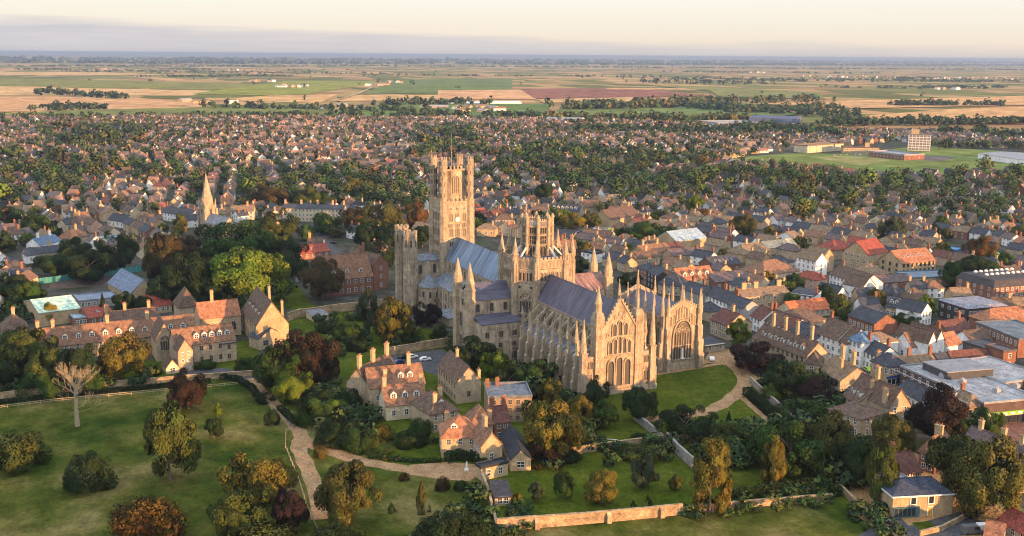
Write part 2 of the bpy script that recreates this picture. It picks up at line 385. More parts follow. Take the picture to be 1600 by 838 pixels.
    def rt():
        b = MB(); b.cone(0,0,0,11,3.15,3.1,16); b.cone(0,0,11,33.6,3.0,2.95,16)
        for z in (4.5,8,11,14,17.5,21,23.2,26.2,32.6): b.cone(0,0,z,z+.35,3.3,3.3,16)
        for z, h, m in ((.6,3.4,0),(5,2.6,0),(8.5,2.2,0),(11.6,2.1,0),(14.6,2.5,0),(18,2.6,0),(21.5,1.6,0),(23.7,2.3,0),(27,4.6,1)):
            for i in range(16):
                a = 2*math.pi*i/16+.3927; x,y = 3.05*math.cos(a), 3.05*math.sin(a)
                b.box(x-.15,y-.15,z,x+.15,y+.15,z+h)
                if m and i%2 == 0:
                    a += math.pi/16; d = Vector((math.cos(a),math.sin(a),0))*2.99; e = Vector((-math.sin(a),math.cos(a),0))*.42
                    b.slab([d-e+Vector((0,0,28)),d+e+Vector((0,0,28)),d+e+Vector((0,0,31)),d-e+Vector((0,0,31))],.1,1)
        for i in range(9):
            a = 2*math.pi*i/9; b.cone(2.75*math.cos(a),2.75*math.sin(a),33.6,35.1,.62,.62,4,0,a+.785)
        b.cone(0,0,33.6,34,2.9,2.9,16)
        return b.mesh('round_turret', ['stone','lglass'])
    me = rt(); ob('round_turret', me, sw, (-5.6,-22,1.)); ob('round_turret', me, sw, (5.6,-22,0))
    f = Face(sw,6,-14,0)
    for u in (-3.4,3.2): f.win(u,15.4,1.5,4.2,'round',lights=1)
    for u in (-2,2): f.win(u,3,1.2,3.2,'round')
    f.put('arcade', arcade_mesh(11,2.6,10), .4, 8.6)
    b = MB(); b.cone(12,-15.2,0,11,4.6,4.6,14); b.box(6,-19.4,0,12,-12.4,11)
    for z in (5.2,10.5): b.cone(12,-15.2,z,z+.4,4.85,4.85,14)
    ch = ob('apse_chapel', b.mesh('apse_chapel', ['stone']), T)
    b = MB(); b.cone(11.8,-15.6,11,16.6,5.1,.1,14); ob('roof', b.mesh('roof', ['leadflat']), ch)
    for k in range(5):
        a = -95+k*38
        for z, h in ((1.6,2.6),(6.4,2.8)):
            Face(ch,12+4.57*math.cos(R(a)),-15.2+4.57*math.sin(R(a)),a).win(0,z,1.0,h,'round')
    # ---- nave
    b = MB(); b.box(7.2,-6,0,77,6,22); b.box(7.2,-12.6,0,77,12.6,11.6)
    for y in (-6.15,): b.box(7.2,y,21,77,6.15,21.6)
    for z in (5.6,11.0): b.box(7.2,-12.85,z,77,12.85,z+.35)
    for k in range(12):
        x = 10.5+k*5.7
        for s in (-1,1): b.box(x-.5,s*12.6-.35,0,x+.5,s*12.6+.35,11.2); b.box(x-.4,s*6-.3,15.5,x+.4,s*6+.3,21.4)
    nv = ob('nave', b.mesh('nave', ['stone']), T)
    b = MB(); roof2(b,7.0,77,-6,6,22,31.2); ob('roof', b.mesh('roof',['lead']), nv)
    b = MB()
    for s in (-1,1): 
        q = [(7.0,s*12.9,11.7),(77,s*12.9,11.7),(77,s*6,15.8),(7.0,s*6,15.8)]
        b = MB(); b.slab(q if s < 0 else q[::-1], .25); ob('aisle_roof', b.mesh('aisle_roof',['leadflat']), nv)
    f = Face(nv,42,-6,-90); g = Face(nv,42,-12.6,-90)
    for k in range(11):
        u = -28.6+k*5.7; f.win(u,16.6,1.35,3.6,'round',lights=1); g.win(u,6.5,1.3,3.4,'round',lights=2); g.win(u,1.6,1.5,3.2,'round')
    b = MB(); b.box(30,-19,0,44,-12.5,3.4); b.slab([(29.6,-19.4,3.4),(44.4,-19.4,3.4),(44.4,-12.4,4.6),(29.6,-12.4,4.6)],.2,1)
    ob('porch', b.mesh('porch',['stone','leadflat']), nv)
    # ---- south transept
    def transept(s, roofm):
        x0,x1,xa,xw = 79.8,92.2,100.2,72.5
        ye = 29.4
        lo_, hi_ = (-ye,-11) if s < 0 else (11,ye)
        b = MB(); b.box(x0,lo_,0,x1,hi_,22.2); b.box(x1,lo_+1,0,xa,hi_,14.6); b.box(xw,lo_+1,0,x0,hi_,13.)
        yo = -ye if s < 0 else ye
        b.box(x0,min(yo,yo+s*.01)-.05,22,x1,max(yo,yo)+.05,25.)
        for z in (7.6,14.2): b.box(xw-.2,lo_+.8,z-(1.5 if z > 8 else 0),xa+.2,hi_,z+.35-(1.5 if z > 8 else 0)+(1.5 if z > 8 else 0))
        b.box(x0-.2,lo_-.2,21.6,x1+.2,hi_,22.1)
        for k in range(4): b.box(xa-.2,lo_+1.2+k*5.6,0,xa+.5,lo_+2.2+k*5.6,13.6)
        for k in range(4): b.box(x1-.1,lo_+1.2+k*5.6,16.5,x1+.35,lo_+1.9+k*5.6,21.6)
        t = ob('transept', b.mesh('transept',['stone']), T)
        b = MB(); roof2(b,x0,x1,lo_+.6,hi_,22.3,27.6,'y'); ob('roof', b.mesh('roof',[roofm]), t)
        b = MB(); b.slab([(xa+.4,lo_+.9,14.7),(xa+.4,hi_,14.7),(x1,hi_,16.6),(x1,lo_+.9,16.6)],.25)
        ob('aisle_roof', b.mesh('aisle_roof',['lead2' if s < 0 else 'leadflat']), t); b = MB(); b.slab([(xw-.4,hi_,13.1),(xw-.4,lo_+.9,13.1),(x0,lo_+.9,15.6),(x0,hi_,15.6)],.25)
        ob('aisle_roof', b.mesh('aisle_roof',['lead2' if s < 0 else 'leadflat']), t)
        f = Face(t,x1,(lo_+hi_)/2,0); g = Face(t,xa,(lo_+hi_)/2,0)
        for u in (-6.2,-.6,5.): f.win(u,17.5,1.5,3.2,'round')
        for u in (-6.2,-.6,5.):
            g.win(u,9.4,2.3,2.2,'rect',lights=3,fw=.2); g.win(u,5.6,1.6,1.6,'rect',lights=2,fw=.18)
        for u in (-.6,5.): g.win(u,.6,2.6,4.4,'lancet',lights=2,trac=True)
        a = -90 if s < 0 else 90
        h = Face(t,(x0+x1)/2,yo,a)
        if s < 0:
            h.win(0,19.2,3.,5.2,'round',lights=2)
            for u in (-2.6,2.6): h.win(u,10.6,2.0,5.6,'round'); h.win(u,2.2,2.0,5.4,'round',lights=2)
            g2 = Face(t,(xa+x1)/2,yo+1,a); g2.win(0,3,1.6,4,'round'); Face(t,(xw+x0)/2,yo+1,a).win(0,3,1.6,4,'round')
            bn = MB(); bn.box(-.9,-.12,0,.9,0,3.4); o = Face(t,x0-2.5,yo+1,a).put('banner', bn.mesh('banner',[surf('blue_cloth',(.05,.33,.55),.9,1.1)]), 0, 3.4)
        b = MB(); b.box(-1.5,-1.5,0,1.5,1.5,26.2); b.box(-1.7,-1.7,21.5,1.7,1.7,22.1); b.box(-1.7,-1.7,26.2,1.7,1.7,26.6)
        b.cone(0,0,26.6,28.4,1.75,1.7,8); b.cone(0,0,28.4,36.6,1.85,.08,8)
        for zz in (23.2,):
            for i in range(4):
                a_ = i*math.pi/2; c_, s_ = math.cos(a_), math.sin(a_)
                b.box(1.5*c_-.35,1.5*s_-.35,zz,1.5*c_+.35,1.5*s_+.35,zz+2.4,1) if False else None
        me = cached('ttur', lambda: b.mesh('corner_turret',['spire']))
        for x in (x0+.3,x1-.3): ob('corner_turret', me, t, (x,yo,0))
        return t
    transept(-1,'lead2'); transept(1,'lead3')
    # ---- octagon
    cx = 88
    P8 = [(6,-12.),(12.,-6),(12.,6),(6,12.),(-6,12.),(-12.,6),(-12.,-6),(-6,-12.)]
    def sc8(k): return [(cx+x*k,y*k) for x,y in P8]
    b = MB(); b.prism(sc8(1.),0,33.2)
    for z in (16,25.4,28.4,33.): b.prism(sc8(1.022),z,z+.4)
    b.prism(sc8(.93),33.2,33.6); oc = ob('octagon', b.mesh('octagon',['stone']), T)
    b = MB(); b.frus(sc8(.92),33.65,sc8(.5),37.2); ob('roof', b.mesh('roof',['timber']), oc)
    for i in range(8):
        a_, c_ = Vector(P8[i]), Vector(P8[(i+1)%8]); mid = (a_+c_)/2; L = (c_-a_).length
        ang = math.degrees(math.atan2(mid.y,mid.x)) if abs(mid.x) > .1 and abs(mid.y) > .1 else (0 if mid.x > 1 else 180 if mid.x < -1 else 90 if mid.y > 1 else -90)
        d = c_-a_; ang = math.degrees(math.atan2(-d.x, d.y))
        f = Face(oc,cx+mid.x,mid.y,ang)
        nn = 6 if L > 10 else 4
        def par(L=L, nn=nn):
            b = MB(); b.box(-L/2+.6,-.2,0,L/2-.6,.25,.5); b.box(-L/2+.6,-.2,3.,L/2-.6,.25,3.5)
            n = nn*3
            for i in range(n+1):
                x = -L/2+.8+(L-1.6)*i/n; b.box(x-.16,-.15,.5,x+.16,.2,3.)
            for i in range(nn): 
                x = -L/2+1.2+(L-2.4)*(i+.5)/nn; b.box(x-.45,-.2,3.5,x+.45,.25,4.3)
            b.box(-L/2+.6,0,.5,L/2-.6,.12,3.,1)
            return b.mesh('parapet',['stone2','stone'])
        f.put('parapet', cached(('op',nn), par), 0, 33.6)
        for k in range(nn):
            if nn == 6 and k in (): continue
            u = -L/2+1.3+(L-2.6)*(k+.5)/nn
            f.win(u,29.,.85,3.2,'lancet',fw=.2,proud=.3)
        for s in (-1,1): f.win(s*L*.27,26.1,.9,.9,'rect',fw=.18)
        if nn == 4:
            f.win(0,12.,5.2,12.4,'lancet','tracery_window',lights=4,trac=True,trans=1,fw=.4,proud=.4)
            f.put('rose', cached('rose', lambda: rose()), 0, 23.8)
            for s in (-1,1): f.win(s*2.9,17.5,1.1,4.2,'lancet'); 
        else:
            f.put('arcade', arcade_mesh(9.5,2.6,8), 0, 25.6) if abs(mid.x) > 1 else None
    me = cached('octp', lambda: (lambda b: (b.cone(0,0,0,35.2,1.45,1.35), b.cone(0,0,35.2,38.8,1.2,1.15), b.cone(0,0,38.6,39,1.5,1.5), b.cone(0,0,39,45.4,1.15,.06),
        [b.cone(1.25*math.cos(i*math.pi/2),1.25*math.sin(i*math.pi/2),36.5,40.2,.3,.04,4) for i in range(4)],
        [b.box(1.4*math.cos(i*math.pi/4+.39)-.09,1.4*math.sin(i*math.pi/4+.39)-.09,20,1.4*math.cos(i*math.pi/4+.39)+.09,1.4*math.sin(i*math.pi/4+.39)+.09,35) for i in range(8)], b.mesh('corner_turret',['stone2']))[-1])(MB()))
    for x,y in P8: ob('corner_turret', me, oc, (cx+x,y,0), math.atan2(y,x))
    # ---- lantern
    def l8(k, z=0): return [(cx+k*math.cos(math.pi/8+i*math.pi/4), k*math.sin(math.pi/8+i*math.pi/4)) for i in range(8)]
    b = MB(); b.prism(l8(5.4),36,48.4)
    for z in (41.2,45.,48.2): b.prism(l8(5.75),z,z+.35,1)
    ln = ob('lantern', b.mesh('lantern',['timber','stone2']), T)
    b = MB(); b.cone(cx,0,48.6,50.2,5.2,.2,8); ob('roof', b.mesh('roof',['leadflat']), ln)
    for i in range(8):
        a = i*45; f = Face(ln,cx+5.4*math.cos(R(22.5))*math.cos(R(a)),5.4*math.cos(R(22.5))*math.sin(R(a)),a)
        f.win(0,37.,2.6,3.9,'lancet',lights=2,mats=('stone2','glass'),fw=.12); f.win(0,41.8,2.6,3.,'rect',lights=3,trans=1,mats=('stone2','glass'),fw=.12); f.win(0,45.7,2.6,2.3,'rect',lights=3,mats=('stone2','glass'),fw=.12)
        f.put('parapet', cached('lpar', lambda: (lambda b: ([b.box(-1.7+.42*k-.09,-.1,0,-1.7+.42*k+.09,.1,1.7) for k in range(9)], b.box(-1.9,-.14,1.7,1.9,.14,2.1), [b.box(-1.6+k*1.,-.14,2.1,-1.1+k*1.,.14,2.7) for k in range(4)], b.mesh('parapet',['stone2']))[-1])(MB())), 0, 48.5)
        x,y = 5.75*math.cos(R(a+22.5)), 5.75*math.sin(R(a+22.5))
        ob('corner_turret', cached('ltur', lambda: (lambda b: (b.cone(0,0,34.8,51.4,.62,.58), b.cone(0,0,51.4,51.9,.8,.8), b.cone(0,0,51.9,52.8,.5,.3),[b.cone(0,0,z,z+.3,.75,.75) for z in (41,45,48.3)], b.mesh('corner_turret',['spire']))[-1])(MB())), ln, (cx+x,y,0))
        d = Vector((math.cos(R(a+22.5)),math.sin(R(a+22.5))))
        fb = MB(); fb.bar((cx+d.x*11.6,d.y*11.6,34.6),(cx+d.x*6.1,d.y*6.1,40.4),.4,.6); ob('flying_buttress', fb.mesh('flying_buttress',['white']), ln)
    # ---- choir / presbytery
    b = MB(); b.box(99.5,-6.1,0,150,6.1,22.4); b.box(98,-12.6,0,149.6,12.6,11.8)
    for z in (4.6,11.3): b.box(98,-12.85,z,149.5,12.85,z+.35)
    b.box(99.5,-6.4,21.7,150,6.4,22.3)
    # east front
    b.box(149.6,-6.4,0,151,6.4,22.6); b.box(149.2,-13.2,0,150.6,13.2,13.6)
    b.add([(149.6,-6.2,22.6),(149.6,6.2,22.6),(149.6,0,32.4),(151,-6.2,22.6),(151,6.2,22.6),(151,0,32.4)],[(0,2,1),(3,4,5),(0,1,4,3),(1,2,5,4),(2,0,3,5)])
    for z in (2.2,12.4,13.2,19.6): b.box(150.9,-5.4,z,151.25,5.4,z+.35)
    b.box(149,-13.4,0,151.5,13.4,1.6)
    cr = ob('choir', b.mesh('choir',['stone2']), T)
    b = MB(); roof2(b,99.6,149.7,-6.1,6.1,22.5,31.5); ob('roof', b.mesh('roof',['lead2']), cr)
    b = MB()
    for s in (-1,1):
        q = [(98,s*12.9,11.9),(149.4,s*12.9,11.9),(149.4,s*6,14.2),(98,s*6,14.2)]; b = MB(); b.slab(q if s < 0 else q[::-1], .25); ob('aisle_roof', b.mesh('aisle_roof',['leadflat']), cr)
    cp = MB()
    for s in (-1,1): cp.bar((151.0,s*6.5,22.6),(151.0,0,32.8),.7,.5)
    for i in range(8):
        for s in (-1,1): cp.box(150.7,s*(6.2-i*.75)-.2,23.6+i*1.18,151.3,s*(6.2-i*.75)+.2,24.2+i*1.18)
    cp.bar((151,0,32.4),(151,0,35),.25); cp.bar((151,-.7,34.2),(151,.7,34.2),.25)
    ob('gable_coping', cp.mesh('gable_coping',['spire']), cr)
    f = Face(cr,151,0,0)
    for u, h in ((-3.2,8.8),(0,9.9),(3.2,8.8)): f.win(u,2.8,2.2,h,'lancet',lights=1,fw=.42,proud=.55)
    for u, h in ((-3.6,4.2),(-1.75,5.),(0,5.7),(1.75,5.),(3.6,4.2)): f.win(u,14.,1.15,h,'lancet',fw=.3,proud=.45)
    for u, h in ((-2.1,4.0),(0,4.8),(2.1,4.0)): f.win(u,20.2,1.4,h,'lancet',fw=.32,proud=.45)
    for u, z in ((0,27.4),(-1.5,26.4),(1.5,26.4),(-4.4,20.6),(4.4,20.6),(-4.9,12.9),(4.9,12.9)): f.put('quatrefoil', cached('quat', lambda: rose(.55)), u, z)
    def gt(n):
        b = MB(); b.box(-1.9,-1.6,0,1.9,1.6,26.4); b.box(-2.1,-1.8,0,2.1,1.8,2.); 
        b.frus([(-1.9,-1.6),(1.9,-1.6),(1.9,1.6),(-1.9,1.6)],26.4,[(-1.3,-1.2),(1.3,-1.2),(1.3,1.2),(-1.3,1.2)],28.4)
        for z in (5,9,12.5,16,20,24): b.box(-2.05,-1.75,z,2.05,1.75,z+.35)
        for z in (5.8,9.8,13.4,17,21):
            for y in (-.7,.7): b.box(1.85,y-.28,z,1.97,y+.28,z+2.2,1)
            for x in (-.8,.8): b.box(x-.28,-1.67,z,x+.28,-1.55,z+2.2,1)
        return b.mesh('gable_turret',['stone2','stone'])
    me = gt(0)
    for s in (-1,1): ob('gable_turret', me, cr, (149.6,s*7.6,0))
    ob('pinnacle', spire_mesh(1.2,3.6,5.6), cr, (149.6,-7.6,28.)); ob('pinnacle', spire_mesh(.55,3.,8.2), cr, (149.6,7.6,28.))
    # east ends of the aisles
    for s in (-1,1):
        g = Face(cr,150.6,s*10.9,0)
        g.win(0,3.2,1.9,4.6,'lancet',lights=3,trac=True,fw=.25)
        for u in (-.65,.65): g.win(u,9.6,.7,2.4,'lancet' if s < 0 else 'rect',fw=.16)
        b = MB(); b.box(-1.3,-1.3,0,1.3,1.3,8.); b.box(-1.05,-1.05,8,1.05,1.05,15.4); b.box(-1.5,-1.5,0,1.5,1.5,1.8); b.box(-1.2,-1.2,11,1.2,1.2,11.4); b.box(-1.25,-1.25,15,1.25,1.25,15.4)
        ob('corner_buttress', cached('cbut', lambda: b.mesh('corner_buttress',['stone2'])), cr, (150.4,s*13.3,0))
        ob('pinnacle', spire_mesh(1.15,1.2,10. if s < 0 else 16.), cr, (150.4,s*13.3,15.3))
    # side bays
    for s in (-1,1):
        f = Face(cr,124.5,s*6.1,-90*(-s) if s > 0 else -90); g = Face(cr,124.5,s*12.6,90 if s > 0 else -90)
        for k in range(8):
            x = 103.6+k*6.0
            u = (x-124.5)*(1 if s < 0 else -1)
            f.win(u+3*(1 if s < 0 else -1),15.2,2.9,5.4,'lancet',lights=3,trac=True) if k < 8 else None
            g.win(u+3*(1 if s < 0 else -1),5.2,3.0,5.4,'lancet',lights=4,trac=True) if k < 7 else None
            if k > 0 or True:
                g.put('buttress', butt_mesh(1.3,2.6,18.6,3), u, 0, 0.)
                if k > 4: g.put('pinnacle', spire_mesh(.72,1.2,6.2), u, 17.6, .8)
                else: g.put('pinnacle', spire_mesh(.6,.8,2.6,4,False), u, 17.9, .7)
                fb = cached('fb', lambda: (lambda b: (b.bar((0,-.6,14.6),(0,6.4,21.),.55,1.), b.bar((0,-.2,11.6),(0,6.3,15.6),.4,.6), b.mesh('flying_buttress',['stone2']))[-1])(MB()))
                g.put('flying_buttress', fb, u, 0)
    # ---- Lady Chapel
    x0,x1,y0,y1 = 103.5,135.2,28.2,43.0; ym = (y0+y1)/2
    b = MB(); b.box(x0,y0,0,x1,y1,19.6)
    b.box(x0-.2,y0-.3,0,x1+.5,y1+.3,1.7); b.box(x0-.1,y0-.15,1.7,x1+.3,y1+.15,3.0); b.box(x0-.2,y0-.2,19,x1+.1,y1+.2,19.5)
    for xx in (x0,x1-1):
        b.add([(xx,y0,19.6),(xx,y1,19.6),(xx,y1,21.6),(xx,ym,25.2),(xx,y0,21.6),(xx+1.1,y0,19.6),(xx+1.1,y1,19.6),(xx+1.1,y1,21.6),(xx+1.1,ym,25.2),(xx+1.1,y0,21.6)],
          [(4,3,2,1,0),(5,6,7,8,9),(0,1,6,5),(1,2,7,6),(2,3,8,7),(3,4,9,8),(4,0,5,9)])
    lc = ob('lady_chapel', b.mesh('lady_chapel',['stone2']), T)
    b = MB(); roof2(b,x0+1,x1-1,y0+.2,y1-.2,19.7,24.,'x',over=.0); ob('roof', b.mesh('roof',['lead2']), lc)
    f = Face(lc,x1+.1,ym,0)
    f.win(0,4.0,7.6,14.2,'lancet','east_window',lights=7,trac=True,trans=1,fw=.45,proud=.5)
    for k in range(11):
        u = -5.6+k*1.12; z = 18.9-abs(u)*.45
        f.win(u,z-.2+(1.0 if abs(u) < 3 else 0),.55,2.6+(1.4-abs(u)*.22),'lancet',fw=.18,proud=.3,mats=('stone2','stone'))
    cp = MB()
    for s in (-1,1):
        cp.bar((x1+.1,ym+s*7.6,21.6),(x1+.1,ym,25.5),.6,.6)
        for k in range(9):
            t_ = (k+.5)/9; cp.box(x1-.2,ym+s*7.6*(1-t_)-.22,21.9+3.8*t_,x1+.4,ym+s*7.6*(1-t_)+.22,22.6+3.8*t_)
    ob('gable_coping', cp.mesh('gable_coping',['spire']), lc); cp = MB()
    for s in (-1,1): cp.bar((x0+.5,ym+s*7.6,21.6),(x0+.5,ym,25.5),.6,.6)
    ob('gable_coping', cp.mesh('gable_coping',['spire']), lc)
    st = MB(); st.cone(x1+.6,ym,4.4,7.4,.5,.42,8); st.cone(x1+.6,ym,7.4,8,.3,.26,8); st.box(x1+.1,ym-.7,4,x1+1.2,ym+.7,4.4)
    ob('statue', st.mesh('statue',['white']), lc)
    for y in (y0,y1):
        s = -1 if y == y0 else 1
        for (dx,dy,a) in ((0,s*.6,-90 if s < 0 else 90),(.6,0,0)):
            g = Face(lc,x1-.6 if a else x1,y if a else y-s*.7,a); g.put('buttress', butt_mesh(1.5,2.6,21.4,3), 0, 0)
            g.put('pinnacle', spire_mesh(.75,2.,6.6), 0, 20.4, .8)
        g = Face(lc,(x0+x1)/2,y,-90 if s < 0 else 90)
        for k in range(5):
            u = (-12.5+k*6.2)*(1 if s < 0 else -1)
            if k < 5: g.win(u+(0.),4.8,3.9,12.6,'lancet',lights=4,trac=True,fw=.35)
            g.put('buttress', butt_mesh(1.3,2.0,20.4,3), u-3.1*(1 if s < 0 else -1), 0)
            g.put('pinnacle', spire_mesh(.62,2.,6.), u-3.1*(1 if s < 0 else -1), 19.8, .6)
    for xx in (x0+.5,x1): ob('pinnacle', spire_mesh(.6,1.2,4.6), lc, (xx,ym,25.))
    return T
def rose(r=1.5):
    b = MB(); n = 12
    for k in range(n):
        a0, a1 = 2*math.pi*k/n, 2*math.pi*(k+1)/n
        b.bar((r*math.cos(a0),-.2,r*math.sin(a0)),(r*math.cos(a1),-.2,r*math.sin(a1)),.26*max(.5,r/1.5),.45)
    for k in range(3 if r > 1 else 2):
        a0 = math.pi*k/3+.26; b.bar((r*math.cos(a0),-.12,r*math.sin(a0)),(-r*math.cos(a0),-.12,-r*math.sin(a0)),.16,.2)
    b.add([(r*math.cos(2*math.pi*k/n),-.05,r*math.sin(2*math.pi*k/n)) for k in range(n)],[tuple(range(n))],1)
    return b.mesh('rose',['stone2','lglass'])
cathedral()
# ------------------------------------------------------------------ houses
RC = dict(slate=(.050,.055,.070), blue=(.10,.16,.25), brown=(.115,.075,.055), tile=(.205,.112,.07), orange=(.30,.135,.075), red=(.24,.06,.04),
          tan=(.20,.14,.09), grey=(.15,.16,.18), mint=(.40,.56,.46), sky=(.27,.36,.43), maroon=(.12,.052,.042), mauve=(.115,.085,.085), pale=(.27,.28,.30), green=(.24,.30,.22))
WC = dict(white=(.80,.795,.785), cream=(.58,.49,.34), stone=(.40,.315,.215), brick=(.22,.105,.07), buff=(.43,.32,.19), dark=(.055,.048,.05), grey=(.33,.33,.33),
          pink=(.50,.33,.25), timber=(.10,.08,.07))
OCC = []      # (x, y, r) taken ground
LM = []       # (phrase, x, y) landmarks for the labels of what is scattered round them
def house_meshes(L, D, ez, rh, kind):
    def fn():
        w = MB(); r = MB(); hl = L/2; ov = .4
        if kind in ('flat','mans'):
            w.box(-hl,0,0,hl,D,ez)
            if kind == 'flat':
                r.box(-hl-.15,-.15,ez,hl+.15,D+.15,ez+.3)
                for q in ((-hl-.2,-.2,hl+.2,.15),(-hl-.2,D-.15,hl+.2,D+.2),(-hl-.2,.15,-hl+.15,D-.15),(hl-.15,.15,hl+.2,D-.15)): r.box(q[0],q[1],ez+.28,q[2],q[3],ez+.28+max(.2,rh),1)
            else:
                i = 1.6; r.frus([(-hl-.3,-.3),(hl+.3,-.3),(hl+.3,D+.3),(-hl-.3,D+.3)],ez,[(-hl+i,i),(hl-i,i),(hl-i,D-i),(-hl+i,D-i)],ez+rh)
        else:
            w.box(-hl,0,0,hl,D,ez)
            if kind == 'gable':
                for x in (-hl,hl-.3): w.add([(x,0,ez),(x,D,ez),(x,D/2,ez+rh-.12),(x+.3,0,ez),(x+.3,D,ez),(x+.3,D/2,ez+rh-.12)],[(0,2,1),(3,4,5),(0,3,5,2),(1,2,5,4)])
                k = rh/(D/2)
                r.slab([(-hl-ov*.6,-ov,ez-ov*k),(hl+ov*.6,-ov,ez-ov*k),(hl+ov*.6,D/2,ez+rh),(-hl-ov*.6,D/2,ez+rh)],.22)
                r.slab([(hl+ov*.6,D+ov,ez-ov*k),(-hl-ov*.6,D+ov,ez-ov*k),(-hl-ov*.6,D/2,ez+rh),(hl+ov*.6,D/2,ez+rh)],.22)
                r.box(-hl-ov*.6,D/2-.14,ez+rh-.1,hl+ov*.6,D/2+.14,ez+rh+.1)
            elif kind == 'x':
                for y in (0,D-.3): w.add([(-hl,y,ez),(hl,y,ez),(0,y,ez+rh-.12),(-hl,y+.3,ez),(hl,y+.3,ez),(0,y+.3,ez+rh-.12)],[(0,1,2),(3,5,4),(0,2,5,3),(1,4,5,2)])
                k = rh/hl
                r.slab([(-hl-ov,D+.25,ez-ov*k),(-hl-ov,-.25,ez-ov*k),(0,-.25,ez+rh),(0,D+.25,ez+rh)],.22)
                r.slab([(hl+ov,-.25,ez-ov*k),(hl+ov,D+.25,ez-ov*k),(0,D+.25,ez+rh),(0,-.25,ez+rh)],.22)
                r.box(-.14,-.25,ez+rh-.1,.14,D+.25,ez+rh+.1)
            elif kind == 'hip':
                o = ov; a,b_,c,d = (-hl-o,-o,ez-.1),(hl+o,-o,ez-.1),(hl+o,D+o,ez-.1),(-hl-o,D+o,ez-.1)
                if L >= D: e,f = (-hl+D/2*.85,D/2,ez+rh),(hl-D/2*.85,D/2,ez+rh)
                else: e,f = (0,L/2*.85,ez+rh),(0,D-L/2*.85,ez+rh)
                lo = [(x,y,z-.22) for x,y,z in (a,b_,c,d)]
                if L >= D: fs = [(0,1,5,4),(1,2,5),(2,3,4,5),(3,0,4)]
                else: fs = [(0,1,4),(1,2,5,4),(2,3,5),(3,0,4,5)]
                r.add([a,b_,c,d,e,f]+lo, fs+[(6,7,1,0),(7,8,2,1),(8,9,3,2),(9,6,0,3),(9,8,7,6)])
                r.bar(e,f,.25,.25)
                for p,q in ((a,e),(d,e if L >= D else f),(b_,f if L >= D else e),(c,f)): r.bar(p,q,.2,.16)
            elif kind == 'pent':
                r.slab([(-hl-.3,-.4,ez-.1),(hl+.3,-.4,ez-.1),(hl+.3,D+.2,ez+rh),(-hl-.3,D+.2,ez+rh)],.22)
                w.add([(-hl,0,ez),(-hl,D,ez),(-hl,D,ez+rh-.3),(hl,0,ez),(hl,D,ez),(hl,D,ez+rh-.3)],[(0,2,1),(3,4,5),(1,2,5,4)])
        flat = kind in ('flat',)
        return w.mesh('wall',['wall']), r.mesh('roof',['flat','wall'] if flat else ['roof'])
    return cached(('house',round(L,1),round(D,1),round(ez,1),round(rh,1),kind), fn)
def hz(L, D, ez, rh, kind, x, y):
    if kind == 'gable': return ez+rh*(1-abs(y-D/2)/(D/2))
    if kind == 'x': return ez+rh*(1-abs(x)/(L/2))
    if kind == 'hip':
        m = min(L,D)/2; d = min(y,D-y,L/2-abs(x)); return ez+rh*min(1,d/m/.9)
    if kind == 'mans': return ez+rh
    return ez+(rh*y/D if kind == 'pent' else 0)
def chim_mesh(w=1.1, d=.8, h=3.2, pots=3):
    def fn():
        b = MB(); b.box(-w/2,-d/2,-2.2,w/2,d/2,h-.35); b.box(-w/2-.12,-d/2-.12,h-.35,w/2+.12,d/2+.12,h)
        b.box(-w/2-.06,-d/2-.06,h-1.,w/2+.06,d/2+.06,h-.85)
        for i in range(pots): b.cone(-w/2+w*(i+.5)/pots,0,h,h+.65,.17,.13,6,1)
        return b.mesh('chimney',['chim','pot'])
    return cached(('chim',w,d,h,pots), fn)
def dormer_mesh(wd=1.9, h=2.2, white=True):
    def fn():
        b = MB(); w = wd/2
        b.box(-w,0,-.4,w,2.6,h*.62,1); b.add([(-w,0,h*.62),(w,0,h*.62),(0,0,h),(-w,2.6,h*.62),(w,2.6,h*.62),(0,2.6,h)],[(0,1,2),(3,5,4)],1)
        b.slab([(-w-.2,2.9,h*.62-.12),(-w-.2,-.2,h*.62-.12),(0,-.2,h+.12),(0,2.9,h+.12)],.12,0); b.slab([(w+.2,-.2,h*.62-.12),(w+.2,2.9,h*.62-.12),(0,2.9,h+.12),(0,-.2,h+.12)],.12,0)
        b.box(-w*.66,-.03,-.05,w*.62,.1,h*.52,2); b.box(-.05,-.06,-.05,.05,.05,h*.52,1); b.box(-w*.62,-.06,h*.22,w*.62,.05,h*.27,1)
        return b.mesh('dormer',['roof','white','glass'])
    return cached(('dorm',wd,h,white), fn)
def skyl_mesh():
    def fn():
        b = MB(); b.box(-.5,-.65,.04,.5,.65,.14,0); b.box(-.4,-.55,.1,.4,.55,.17,1); return b.mesh('skylight',['white','glass'])
    return cached('skyl', fn)
